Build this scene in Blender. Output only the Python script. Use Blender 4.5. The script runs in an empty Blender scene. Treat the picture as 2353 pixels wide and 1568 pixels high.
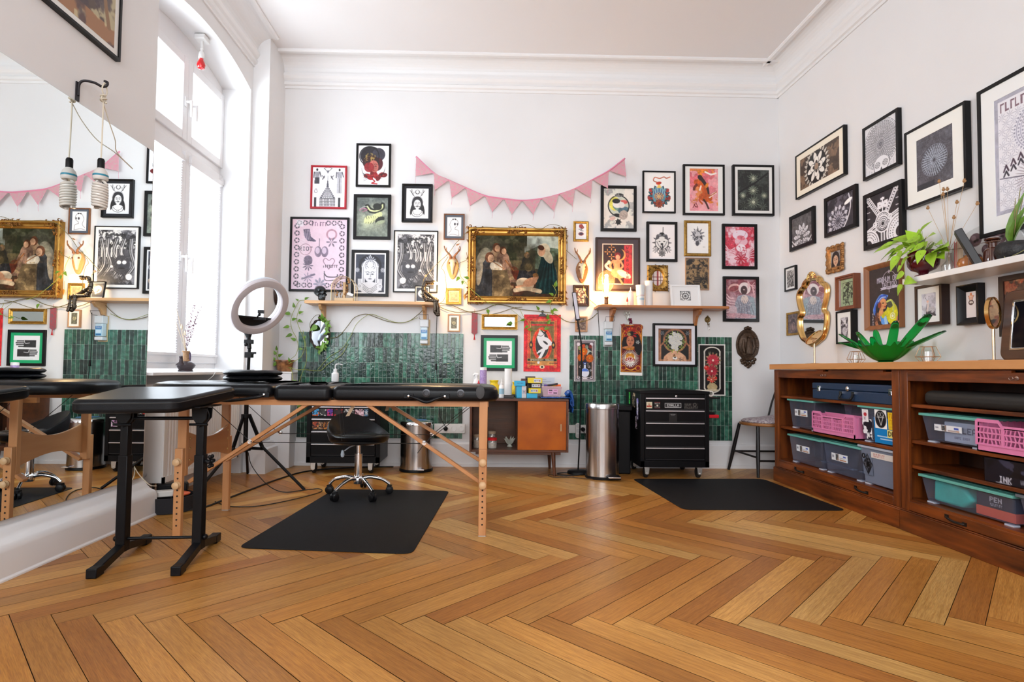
import bpy,bmesh,math,random
import numpy as np
from mathutils import Vector,Matrix
PI=math.pi
random.seed(11)
SC=bpy.context.scene
COL=SC.collection

# ---------------------------------------------------------------- camera
FPX,CX,CY,YAW,PIT,ROL,CAMH=1300.0,1145.0,801.0,.019,.0378,.0103,.85
_f0=Vector((math.sin(YAW),math.cos(YAW),0));_r0=Vector((math.cos(YAW),-math.sin(YAW),0));_u0=Vector((0,0,1))
FW=_f0*math.cos(PIT)+_u0*math.sin(PIT)
_u2=_u0*math.cos(PIT)-_f0*math.sin(PIT)
RV=_r0*math.cos(ROL)+_u2*math.sin(ROL)
UV=_u2*math.cos(ROL)-_r0*math.sin(ROL)
CAMO=Vector((0,0,CAMH))
cam_data=bpy.data.cameras.new('camera')
cam=bpy.data.objects.new('camera',cam_data);COL.objects.link(cam)
M=Matrix.Identity(4)
for i in range(3):
 M[i][0]=RV[i];M[i][1]=UV[i];M[i][2]=-FW[i];M[i][3]=CAMO[i]
cam.matrix_world=M
cam_data.sensor_fit='HORIZONTAL';cam_data.sensor_width=36.0
cam_data.lens=FPX/2353*36
cam_data.shift_x=(1176.5-CX)/2353
cam_data.shift_y=(CY-784)/2353
cam_data.clip_start=.05;cam_data.clip_end=100
SC.camera=cam

# ---------------------------------------------------------------- world, daylight, exposure
world=bpy.data.worlds.new('daylight');SC.world=world
world.use_nodes=True
bg=world.node_tree.nodes['Background']
bg.inputs[0].default_value=(.87,.935,1.0,1);bg.inputs[1].default_value=1.05
SC.view_settings.view_transform='Standard';SC.view_settings.look='None'
SC.view_settings.gamma=1;SC.view_settings.use_curve_mapping=False
SC.view_settings.exposure=0.76
def area_light(name,loc,rot,sx,sy,power,color):
 l=bpy.data.lights.new(name,'AREA');l.shape='RECTANGLE';l.size=sx;l.size_y=sy
 l.energy=power;l.color=color
 o=bpy.data.objects.new(name,l);COL.objects.link(o);o.location=loc;o.rotation_euler=rot
 return o
 # overcast sky outside the window on the left, and the street windows of the front of the room behind the camera
area_light('window_daylight',(-3.1,4.0,2.3),(0,-PI/2,0),3.0,2.4,235,(.90,.95,1.0))
area_light('front_windows_daylight',(-.3,-2.6,2.3),(PI/2*1.02,0,0),3.6,2.4,100,(.95,.97,1.0))

# ---------------------------------------------------------------- projection of photo points onto planes of the room
def ray(px,py):
 return RV*((px-CX)/FPX)-UV*((py-CY)/FPX)+FW
def hit(px,py,n,p):
 d=ray(px,py);n=Vector(n);t=n.dot(Vector(p)-CAMO)/n.dot(d)
 return CAMO+d*t
def atX(px,py,v):return hit(px,py,(1,0,0),(v,0,0))
def atY(px,py,v):return hit(px,py,(0,1,0),(0,v,0))
def atZ(px,py,v=0):return hit(px,py,(0,0,1),(0,0,v))

# ---------------------------------------------------------------- materials
MATS={}
def N(nt,typ,**kw):
 n=nt.nodes.new(typ)
 for k,v in kw.items():setattr(n,k,v)
 return n
def mat(name,color=(.8,.8,.8),rough=.5,metal=0,spec=.5,coat=0,emit=None,estr=0,alpha=1,noise=0,nscale=20,bump=0,bscale=80,trans=0,ior=1.45,sheen=0,stretch=None,color2=None):
 """Principled material; colour varies by a procedural noise when noise > 0, fine bump when bump > 0."""
 if name in MATS:return MATS[name]
 m=bpy.data.materials.new(name);m.use_nodes=True;nt=m.node_tree
 b=nt.nodes['Principled BSDF']
 b.inputs['Base Color'].default_value=(*color,1)
 b.inputs['Roughness'].default_value=rough;b.inputs['Metallic'].default_value=metal
 b.inputs['Specular IOR Level'].default_value=spec
 b.inputs['Coat Weight'].default_value=coat;b.inputs['Coat Roughness'].default_value=.08
 b.inputs['IOR'].default_value=ior
 b.inputs['Alpha'].default_value=alpha;b.inputs['Transmission Weight'].default_value=trans
 b.inputs['Sheen Weight'].default_value=sheen
 if emit:
  b.inputs['Emission Color'].default_value=(*emit,1);b.inputs['Emission Strength'].default_value=estr
 tc=None
 if noise or bump:
  tc=N(nt,'ShaderNodeTexCoord');mp=N(nt,'ShaderNodeMapping')
  nt.links.new(tc.outputs['Object'],mp.inputs['Vector'])
  if stretch:mp.inputs['Scale'].default_value=stretch
 if noise:
  nz=N(nt,'ShaderNodeTexNoise');nz.inputs['Scale'].default_value=nscale;nz.inputs['Detail'].default_value=6
  nt.links.new(mp.outputs[0],nz.inputs['Vector'])
  cr=N(nt,'ShaderNodeValToRGB');nt.links.new(nz.outputs['Fac'],cr.inputs[0])
  c2=color2 or tuple(c*(1-noise)for c in color)
  cr.color_ramp.elements[0].position=.32;cr.color_ramp.elements[0].color=(*c2,1)
  cr.color_ramp.elements[1].position=.68;cr.color_ramp.elements[1].color=(*color,1)
  nt.links.new(cr.outputs[0],b.inputs['Base Color'])
 if bump:
  nb=N(nt,'ShaderNodeTexNoise');nb.inputs['Scale'].default_value=bscale;nb.inputs['Detail'].default_value=4
  nt.links.new(mp.outputs[0],nb.inputs['Vector'])
  bp=N(nt,'ShaderNodeBump');bp.inputs['Strength'].default_value=bump;bp.inputs['Distance'].default_value=.004
  nt.links.new(nb.outputs['Fac'],bp.inputs['Height']);nt.links.new(bp.outputs[0],b.inputs['Normal'])
 MATS[name]=m;return m
def wood(name,c1,c2,axis='X',scale=9,rough=.45,coat=0,stretch=9,bump=.15):
 """Long-grained wood, grain along the given axis."""
 s={'X':(1,stretch,stretch),'Y':(stretch,1,stretch),'Z':(stretch,stretch,1)}[axis]
 return mat(name,c1,rough,noise=1,color2=c2,nscale=scale/3,stretch=s,coat=coat,bump=bump,bscale=scale)
def glass_mat(name,tint=(1,1,1),gloss=.08,rough=.02,clear=.9,dif=None):
 """Thin clear sheet: mostly see-through with a glossy surface."""
 if name in MATS:return MATS[name]
 m=bpy.data.materials.new(name);m.use_nodes=True;nt=m.node_tree
 for n in list(nt.nodes):nt.nodes.remove(n)
 out=N(nt,'ShaderNodeOutputMaterial');tr=N(nt,'ShaderNodeBsdfTransparent');gl=N(nt,'ShaderNodeBsdfGlossy')
 df=N(nt,'ShaderNodeBsdfDiffuse');mx=N(nt,'ShaderNodeMixShader');mx2=N(nt,'ShaderNodeMixShader')
 lw=N(nt,'ShaderNodeLayerWeight');fr=N(nt,'ShaderNodeMath',operation='POWER');fr.inputs[1].default_value=4
 nt.links.new(lw.outputs['Facing'],fr.inputs[0])
 ad=N(nt,'ShaderNodeMath',operation='ADD');ad.inputs[1].default_value=gloss;ad.use_clamp=True
 tr.inputs[0].default_value=(*tint,1);gl.inputs[0].default_value=(1,1,1,1);gl.inputs[1].default_value=rough
 df.inputs[0].default_value=(*(dif or tint),1)
 nt.links.new(fr.outputs[0],ad.inputs[0]);nt.links.new(ad.outputs[0],mx.inputs[0])
 mx2.inputs[0].default_value=1-clear
 nt.links.new(tr.outputs[0],mx2.inputs[1]);nt.links.new(df.outputs[0],mx2.inputs[2])
 nt.links.new(mx2.outputs[0],mx.inputs[1]);nt.links.new(gl.outputs[0],mx.inputs[2]);nt.links.new(mx.outputs[0],out.inputs[0])
 MATS[name]=m;return m
def attr_mat(name,rough=.5,coat=0,spec=.5,metal=0,bump=0,bscale=40,mult=1):
 """Colour read from the mesh's own colour attribute 'paint' (prints, planks, tiles)."""
 if name in MATS:return MATS[name]
 m=bpy.data.materials.new(name);m.use_nodes=True;nt=m.node_tree;b=nt.nodes['Principled BSDF']
 a=N(nt,'ShaderNodeAttribute');a.attribute_name='paint'
 nt.links.new(a.outputs['Color'],b.inputs['Base Color'])
 b.inputs['Roughness'].default_value=rough;b.inputs['Coat Weight'].default_value=coat
 b.inputs['Coat Roughness'].default_value=.03;b.inputs['Specular IOR Level'].default_value=spec
 b.inputs['Metallic'].default_value=metal
 MATS[name]=m;return m

 # ---------------------------------------------------------------- mesh building
OFF={}
class MB:
 """Collects shapes in room coordinates and links them as one mesh object."""
 def __init__(s,T=None):s.v=[];s.f=[];s.mi=[];s.sm=[];s.T=T;s.cur=0;s.uv=None
 def _add(s,vs,fs,smooth=False):
  o=len(s.v)
  s.v+=[s.T@Vector(p)if s.T else Vector(p)for p in vs]
  for f in fs:s.f.append(tuple(o+i for i in f));s.mi.append(s.cur);s.sm.append(smooth)
  return s
 def box(s,x0,x1,y0,y1,z0,z1):
  vs=[(x,y,z)for x in(x0,x1)for y in(y0,y1)for z in(z0,z1)]
  return s._add(vs,[(0,1,3,2),(4,6,7,5),(0,4,5,1),(2,3,7,6),(0,2,6,4),(1,5,7,3)])
 def cbox(s,c,d,R=None):
  """box centred at c with full dimensions d, optional rotation matrix R (3x3 or euler tuple)"""
  if R is not None and not isinstance(R,Matrix):
   from mathutils import Euler
   R=Euler(R).to_matrix()
  vs=[]
  for sx in(-.5,.5):
   for sy in(-.5,.5):
    for sz in(-.5,.5):
     p=Vector((sx*d[0],sy*d[1],sz*d[2]))
     if R is not None:p=R@p
     vs.append(Vector(c)+p)
  return s._add(vs,[(0,1,3,2),(4,6,7,5),(0,4,5,1),(2,3,7,6),(0,2,6,4),(1,5,7,3)])
 def bar(s,p,q,w,h,up=(0,0,1)):
  """rectangular bar from p to q"""
  p=Vector(p);q=Vector(q);d=(q-p);L=d.length;d.normalize();up=Vector(up)
  if abs(d.dot(up))>.98:up=Vector((0,1,0))
  a=d.cross(up).normalized();b=a.cross(d).normalized()
  vs=[]
  for t in(p,q):
   for i,j in((-1,-1),(1,-1),(1,1),(-1,1)):vs.append(t+a*(i*w/2)+b*(j*h/2))
  return s._add(vs,[(0,3,2,1),(4,5,6,7),(0,1,5,4),(1,2,6,5),(2,3,7,6),(3,0,4,7)])
 def tube(s,pts,r,n=8,closed=False,caps=True):
  pts=[Vector(p)for p in pts];m=len(pts)
  rs=r if isinstance(r,(list,tuple))else[r]*m
  prev=None;vs=[]
  for i,p in enumerate(pts):
   if closed:t=pts[(i+1)%m]-pts[i-1]
   else:t=pts[min(i+1,m-1)]-pts[max(i-1,0)]
   if t.length<1e-9:t=Vector((0,0,1))
   t.normalize()
   if prev is None:
    a=t.orthogonal().normalized()
   else:
    a=prev-t*prev.dot(t)
    a=a.normalized()if a.length>1e-6 else t.orthogonal().normalized()
   prev=a;b=t.cross(a)
   for k in range(n):
    an=2*PI*k/n;vs.append(p+(a*math.cos(an)+b*math.sin(an))*rs[i])
  fs=[]
  for i in range(m if closed else m-1):
   j=(i+1)%m
   for k in range(n):
    l=(k+1)%n;fs.append((i*n+k,i*n+l,j*n+l,j*n+k))
  if caps and not closed:fs.append(tuple(range(n-1,-1,-1)));fs.append(tuple(range((m-1)*n,m*n)))
  return s._add(vs,fs,True)
 def lathe(s,prof,c=(0,0,0),n=24,axis='Z',R=None,sx=1,sy=1,caps=True):
  """profile of (radius, height) turned round the axis at c"""
  vs=[]
  for r,h in prof:
   for k in range(n):
    a=2*PI*k/n;p=Vector((r*sx*math.cos(a),r*sy*math.sin(a),h))
    if axis=='X':p=Vector((p.z,p.x,p.y))
    if axis=='Y':p=Vector((p.x,-p.z,p.y))
    if R is not None:p=R@p
    vs.append(Vector(c)+p)
  fs=[]
  for i in range(len(prof)-1):
   for k in range(n):
    l=(k+1)%n;fs.append((i*n+k,i*n+l,(i+1)*n+l,(i+1)*n+k))
  if caps:
   if prof[0][0]>1e-6:fs.append(tuple(range(n-1,-1,-1)))
   if prof[-1][0]>1e-6:fs.append(tuple(range((len(prof)-1)*n,len(prof)*n)))
  return s._add(vs,fs,True)
 def cyl(s,c,r,h,n=20,axis='Z'):
  return s.lathe([(r,0),(r,h)],c,n,axis)
 def sphere(s,c,r,n=16,m=10,sx=1,sy=1,sz=1):
  prof=[(max(1e-7,r*math.sin(PI*i/m)),-r*math.cos(PI*i/m)*sz)for i in range(m+1)]
  return s.lathe(prof,c,n,sx=sx,sy=sy,caps=False)
 def prism(s,poly,h,plane='XY',base=0):
  """extrude a 2D polygon; plane XY->Z, XZ->Y, YZ->X"""
  def P(a,b,c):return{'XY':(a,b,c),'XZ':(a,c,b),'YZ':(c,a,b)}[plane]
  n=len(poly)
  vs=[P(a,b,base)for a,b in poly]+[P(a,b,base+h)for a,b in poly]
  fs=[tuple(range(n)),tuple(range(2*n-1,n-1,-1))]+[(i,n+i,n+(i+1)%n,(i+1)%n)for i in range(n)]
  return s._add(vs,fs)
 def quad(s,a,b,c,d):return s._add([a,b,c,d],[(0,1,2,3)])
 def sweep(s,prof,path,closed=False):
  """profile of (out, up) swept along a horizontal path [(x,y,z)...] with mitred corners; out = left normal of path"""
  m=len(path);k=len(prof);vs=[]
  P=[Vector(p)for p in path]
  for i,p in enumerate(P):
   if closed:d0=(p-P[i-1]).normalized();d1=(P[(i+1)%m]-p).normalized()
   else:
    d1=(P[min(i+1,m-1)]-P[min(i,m-2)]).normalized();d0=(P[max(i,1)]-P[max(i-1,0)]).normalized()
   n0=Vector((-d0.y,d0.x,0));n1=Vector((-d1.y,d1.x,0));b=(n0+n1)
   b=b/max(.2,b.dot(n0))
   for o,u in prof:vs.append(p+b*o+Vector((0,0,u)))
  fs=[]
  for i in range(m if closed else m-1):
   j=(i+1)%m
   for a in range(k-1):fs.append((i*k+a,j*k+a,j*k+a+1,i*k+a+1))
  return s._add(vs,fs)
 def build(s,name,m,parent=None,bevel=0,seg=2,smooth=None,weld=False,subsurf=0,solid=0):
  off=OFF.get(parent.name,Vector((0,0,0)))if parent else Vector((0,0,0))
  me=bpy.data.meshes.new(name)
  me.from_pydata([tuple(p-off)for p in s.v],[],s.f)
  ms=m if isinstance(m,(list,tuple))else[m]
  for x in ms:me.materials.append(x)
  me.polygons.foreach_set('material_index',s.mi)
  me.polygons.foreach_set('use_smooth',[bool(a)if smooth is None else smooth for a in s.sm])
  bm=bmesh.new();bm.from_mesh(me)
  if weld:bmesh.ops.remove_doubles(bm,verts=bm.verts,dist=1e-5)
  bmesh.ops.recalc_face_normals(bm,faces=bm.faces)
  bm.to_mesh(me);bm.free();me.update()
  o=bpy.data.objects.new(name,me);COL.objects.link(o)
  if parent:o.parent=parent
  OFF[o.name]=off.copy()
  if solid:
   md=o.modifiers.new('thickness','SOLIDIFY');md.thickness=solid;md.offset=0
  if bevel:
   md=o.modifiers.new('bevel','BEVEL');md.width=bevel;md.segments=seg;md.limit_method='ANGLE';md.angle_limit=.6
   md.harden_normals=False
   for p in me.polygons:p.use_smooth=True
   me.set_sharp_from_angle(angle=.7)
  elif any(s.sm)and smooth is None:me.set_sharp_from_angle(angle=.75)
  if subsurf:
   md=o.modifiers.new('smooth','SUBSURF');md.levels=subsurf;md.render_levels=subsurf
  return o
def build_each(mb,name,m,parent=None,**kw):
 """one object for every separate piece collected in mb"""
 par=list(range(len(mb.v)))
 def fd(i):
  while par[i]!=i:par[i]=par[par[i]];i=par[i]
  return i
 for f in mb.f:
  r=fd(f[0])
  for i in f[1:]:par[fd(i)]=r
 groups={}
 for k,f in enumerate(mb.f):groups.setdefault(fd(f[0]),[]).append(k)
 out=[]
 for ks in groups.values():
  q=MB();ids=sorted({i for k in ks for i in mb.f[k]});mp={i:n for n,i in enumerate(ids)}
  q.v=[mb.v[i]for i in ids];q.f=[tuple(mp[i]for i in mb.f[k])for k in ks];q.mi=[mb.mi[k]for k in ks];q.sm=[mb.sm[k]for k in ks]
  out.append(q.build(name,m,parent,**kw))
 return out
def tag(o,label,cat,group=None):
 o['label']=label;o['category']=cat
 if group:o['group']=group
 return o
def thing(name,label,cat,loc=(0,0,0),group=None):
 o=bpy.data.objects.new(name,None);COL.objects.link(o);o.location=loc;o.empty_display_size=.05
 OFF[o.name]=Vector(loc);return tag(o,label,cat,group)
def struct(o):o['kind']='structure';return o
def dup_tree(o,parent=None):
 c=o.copy();COL.objects.link(c);OFF[c.name]=OFF.get(o.name,Vector((0,0,0)))
 if parent:c.parent=parent
 for ch in list(o.children):dup_tree(ch,c)
 return c
def smoothpath(pts,n=6):
 """Catmull-Rom through the points"""
 P=[Vector(p)for p in pts];P=[P[0]*2-P[1]]+P+[P[-1]*2-P[-2]];out=[]
 for i in range(1,len(P)-2):
  for k in range(n):
   t=k/n;a,b,c,d=P[i-1],P[i],P[i+1],P[i+2]
   out.append(.5*((2*b)+(c-a)*t+(2*a-5*b+4*c-d)*t*t+(3*b-a-3*c+d)*t**3))
 out.append(P[-2]);return out
def lerp(a,b,t):return a+(b-a)*t
# ================================================================ THE ROOM
YB=5.01;XL=-1.97;ZC=3.60
RA=.0223
XR0=2.62  # right wall meets the back wall here, then runs slightly outward towards the camera
def xr(y):return XR0+(YB-y)*RA
YF=-2.9
white=mat('wall_paint',(.80,.80,.81),.75,spec=.05,noise=.035,nscale=1.7,bump=.05,bscale=140)
trimw=mat('trim_paint',(.82,.82,.83),.38,spec=.4)
gloss_white=mat('glossy_white_paint',(.80,.79,.79),.25,spec=.5)
ceilm=mat('ceiling_paint',(.84,.83,.84),.8,spec=.1)

# ---- floor: large oak herringbone, every block laid as its own face of one mesh
def build_floor():
 L,W,G=.9129,.0998,.0011
 s2=math.sqrt(.5);o=np.array([.074-.0706,1.92])
 u=np.array([s2,-s2]);v=np.array([s2,s2])
 quads=[]
 for i in range(-75,110):
  for j in range(-9,10):
   b=np.array([i*W+j*L,i*W-j*L])
   for k in(0,1):
    r=(0,0,L,W)if k==0 else(0,W,W,W+L)
    quads.append((b[0]+r[0]+G,b[1]+r[1]+G,b[0]+r[2]-G,b[1]+r[3]-G,k))
 rnd=random.Random(5)
 vs=[];fs=[];cols=[];uvs=[]
 pal=[(.54,.245,.052),(.58,.285,.068),(.49,.21,.040),(.62,.33,.090),(.52,.232,.046),(.56,.27,.064),(.43,.172,.032),(.66,.39,.125)]
 for a0,b0,a1,b1,k in quads:
  c=o+u*(a0+a1)/2+v*(b0+b1)/2
  if c[0]<-2.6 or c[0]>3.2 or c[1]<YF-.5 or c[1]>5.4:continue
  n0=len(vs)
  z=rnd.uniform(-.0004,.0004)
  for(aa,bb)in((a0,b0),(a1,b0),(a1,b1),(a0,b1)):
   p=o+u*aa+v*bb;vs.append((p[0],p[1],z))
  fs.append((n0,n0+1,n0+2,n0+3))
  col=rnd.choice(pal);f=rnd.uniform(.86,1.13);cols.append([q*f for q in col])
  ou,ov=rnd.uniform(0,40),rnd.uniform(0,40)
  Ls,Ws=(a1-a0,b1-b0)
  q=[(ou,ov),(ou+Ls,ov),(ou+Ls,ov+Ws),(ou,ov+Ws)]if k==0 else[(ou,ov),(ou,ov+Ws),(ou,ov+Ws)][:0]+[(ou,ov+a1-a0),(ou,ov),(ou+(b1-b0),ov),(ou+(b1-b0),ov+(a1-a0))]
  uvs.append(q)
  # dark seam bed just under the blocks
 n0=len(vs);zb=-.0035
 vs+=[(-2.45,YF,zb),(3.05,YF,zb),(3.05,5.3,zb),(-2.45,5.3,zb)];fs.append((n0,n0+1,n0+2,n0+3));cols.append((.045,.022,.010));uvs.append([(0,0)]*4)
 me=bpy.data.meshes.new('floor');me.from_pydata(vs,[],fs)
 ca=me.color_attributes.new('paint','FLOAT_COLOR','CORNER')
 ca.data.foreach_set('color',[x for c in cols for _ in range(4)for x in(*c,1)])
 ul=me.uv_layers.new(name='grain');ul.data.foreach_set('uv',[x for q in uvs for p in q for x in p])
 m=bpy.data.materials.new('oak_herringbone');m.use_nodes=True;nt=m.node_tree;b=nt.nodes['Principled BSDF']
 at=N(nt,'ShaderNodeAttribute');at.attribute_name='paint'
 uvn=N(nt,'ShaderNodeUVMap');uvn.uv_map='grain'
 mp=N(nt,'ShaderNodeMapping');mp.inputs['Scale'].default_value=(1.5,15,1);nt.links.new(uvn.outputs[0],mp.inputs[0])
 nz=N(nt,'ShaderNodeTexNoise');nz.inputs['Scale'].default_value=2.2;nz.inputs['Detail'].default_value=8;nz.inputs['Distortion'].default_value=1.2
 nt.links.new(mp.outputs[0],nz.inputs['Vector'])
 mp2=N(nt,'ShaderNodeMapping');mp2.inputs['Scale'].default_value=(5,95,1);nt.links.new(uvn.outputs[0],mp2.inputs[0])
 n2=N(nt,'ShaderNodeTexNoise');n2.inputs['Scale'].default_value=4;n2.inputs['Detail'].default_value=6;nt.links.new(mp2.outputs[0],n2.inputs['Vector'])
 wv=N(nt,'ShaderNodeTexWave');wv.inputs['Scale'].default_value=1.1;wv.inputs['Distortion'].default_value=9;wv.inputs['Detail'].default_value=3;wv.inputs['Detail Scale'].default_value=1.3
 wv.bands_direction='Y';nt.links.new(mp.outputs[0],wv.inputs['Vector'])
 def ramp(src,a,b_,ca_,cb_):
  r=N(nt,'ShaderNodeValToRGB');r.color_ramp.elements[0].position=a;r.color_ramp.elements[1].position=b_
  r.color_ramp.elements[0].color=(*ca_,1);r.color_ramp.elements[1].color=(*cb_,1);nt.links.new(src,r.inputs[0]);return r.outputs[0]
 def mul(a,c,f=1):
  x=N(nt,'ShaderNodeMix',data_type='RGBA',blend_type='MULTIPLY');x.inputs[0].default_value=f
  nt.links.new(a,x.inputs[6]);nt.links.new(c,x.inputs[7]);return x.outputs[2]
 c1=mul(at.outputs['Color'],ramp(nz.outputs['Fac'],.3,.7,(.84,.79,.70),(1.06,1.05,1.02)))
 c2=mul(c1,ramp(n2.outputs['Fac'],.35,.6,(.70,.62,.52),(1.04,1.04,1.03)),.8)
 c3=mul(c2,ramp(wv.outputs['Fac'],.0,.5,(.86,.80,.72),(1,1,1)),.75)
 # scuffs and worn patches across the blocks
 tc=N(nt,'ShaderNodeTexCoord');n3=N(nt,'ShaderNodeTexNoise');n3.inputs['Scale'].default_value=1.6;n3.inputs['Detail'].default_value=5
 nt.links.new(tc.outputs['Object'],n3.inputs['Vector'])
 c4=mul(c3,ramp(n3.outputs['Fac'],.35,.65,(.84,.82,.80),(1.05,1.06,1.10)),.8)
 nt.links.new(c4,b.inputs['Base Color'])
 rr=N(nt,'ShaderNodeMapRange');rr.inputs['To Min'].default_value=.26;rr.inputs['To Max'].default_value=.46
 nt.links.new(n3.outputs['Fac'],rr.inputs[0]);nt.links.new(rr.outputs[0],b.inputs['Roughness'])
 bp=N(nt,'ShaderNodeBump');bp.inputs['Strength'].default_value=.18;bp.inputs['Distance'].default_value=.002
 nt.links.new(n2.outputs['Fac'],bp.inputs['Height']);nt.links.new(bp.outputs[0],b.inputs['Normal'])
 b.inputs['Specular IOR Level'].default_value=.42
 me.materials.append(m)
 o_=bpy.data.objects.new('floor',me);COL.objects.link(o_);struct(o_)
build_floor()

# ---- walls and ceiling
b=MB();b.box(XL-.3,XR0+.6,YB,YB+.15,-.02,ZC+.1);struct(b.build('wall_back',white))
b=MB();b._add([(xr(YB),YB,-.02),(xr(YF),YF,-.02),(xr(YF),YF,ZC+.1),(xr(YB),YB,ZC+.1),(xr(YB)+.15,YB,-.02),(xr(YF)+.15,YF,-.02),(xr(YF)+.15,YF,ZC+.1),(xr(YB)+.15,YB,ZC+.1)],
[(0,1,2,3),(4,7,6,5),(0,4,5,1),(3,2,6,7),(0,3,7,4),(1,5,6,2)]);struct(b.build('wall_right',white))
# left wall: solid piece near the camera, arched window recess, pier by the corner
NY0,NY1,WX=3.315,4.61,-2.2  # recess from NY0 to NY1, window plane WX
b=MB();b.box(XL-.30,XL,YF,NY0,-.02,ZC+.1)
b.box(XL-.30,XL,NY1,YB+.1,-.02,ZC+.1)
# arched head of the recess
arc=[(lerp(NY0,NY1,t),3.13+.105*(1-(2*t-1)**2))for t in[i/24 for i in range(25)]]
for(ya,za),(yb,zb)in zip(arc[:-1],arc[1:]):
 b._add([(XL,ya,za),(XL,yb,zb),(XL,yb,ZC+.1),(XL,ya,ZC+.1),(XL-.30,ya,za),(XL-.30,yb,zb),(XL-.30,yb,ZC+.1),(XL-.30,ya,ZC+.1)],
 [(0,1,2,3),(4,7,6,5),(0,4,5,1)])
b.box(XL-.30,WX+.08,NY0,NY1,-.02,.80)  # parapet below the window, set back behind the radiator
struct(b.build('wall_left',white))
b=MB();b.box(XL,-1.835,4.65,YB,0,ZC);struct(b.build('wall_pier',white))
b=MB();b.box(XL-.5,XR0+.7,YF,YB+.1,ZC,ZC+.12);struct(b.build('ceiling',ceilm))
# front end of the room behind the camera: piers between the tall street windows
b=MB()
for x0,x1 in((-2.4,-2.05),(-.45,-.15),(1.75,2.9)):b.box(x0,x1,YF-.2,YF,-.02,ZC)
b.box(-2.4,2.9,YF-.2,YF,3.25,ZC+.1);b.box(-2.4,2.9,YF-.2,YF,-.02,.7)
struct(b.build('wall_front',white))

# ---- cornice with cove: stepped band at the wall, cove, fillet on the ceiling
cor=[(0,3.345),(.012,3.345),(.014,3.365),(.030,3.372),(.034,3.395),(.022,3.405),(.040,3.425),(.052,3.445),(.050,3.468),(.030,3.472)]
cov=[(.030+.125*(1-math.cos(a)),3.472+.118*math.sin(a))for a in[i*PI/2/8 for i in range(1,9)]]
end=[(.165,3.590),(.165,3.578),(.195,3.578),(.205,3.588),(.205,3.602)]
prof=cor+cov+end
b=MB();b.sweep(prof,[(xr(YF),YF,0),(xr(YB),YB,0)]);struct(b.build('trim_1',trimw,smooth=False))
b=MB();b.sweep(prof,[(xr(YB),YB,0),(-1.835,YB,0)]);struct(b.build('trim_2',trimw,smooth=False))
b=MB();b.sweep(prof,[(XL,4.65,0),(XL,YF,0)]);struct(b.build('trim_3',trimw,smooth=False))

# ---- baseboards
bb=[(0,.21),(.012,.208),(.020,.195),(.022,.03),(.03,.028),(.03,0)]
b=MB();b.sweep(bb,[(xr(YB),YB,0),(-1.67,YB,0)]);struct(b.build('baseboard_back',trimw))
lb=[(0,.196),(.014,.190),(.030,.168),(.046,.152),(.070,.142),(.081,.128),(.085,.112),(.085,.012),(.092,.010),(.092,0)]
b=MB();b.sweep(lb,[(XL,NY0-.005,0),(XL,YF,0)]);b.box(XL,XL+.082,NY0-.02,NY0-.004,0,.125)
struct(b.build('baseboard_left',gloss_white,bevel=.004))
lb2=[(0,.24),(.03,.235),(.05,.20),(.07,.19),(.072,0)]
b=MB();b.sweep(lb2,[(-1.815-.02,YB,0),(-1.835,4.65,0),(XL,4.65,0),(XL,NY1,0)]);struct(b.build('baseboard_pier',gloss_white))
b=MB();b.box(-1.835,-1.668,4.85,YB,0,.80);b.box(-1.84,-1.66,4.843,YB,.80,.815);struct(b.build('trim_casing',trimw,bevel=.003))

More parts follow.
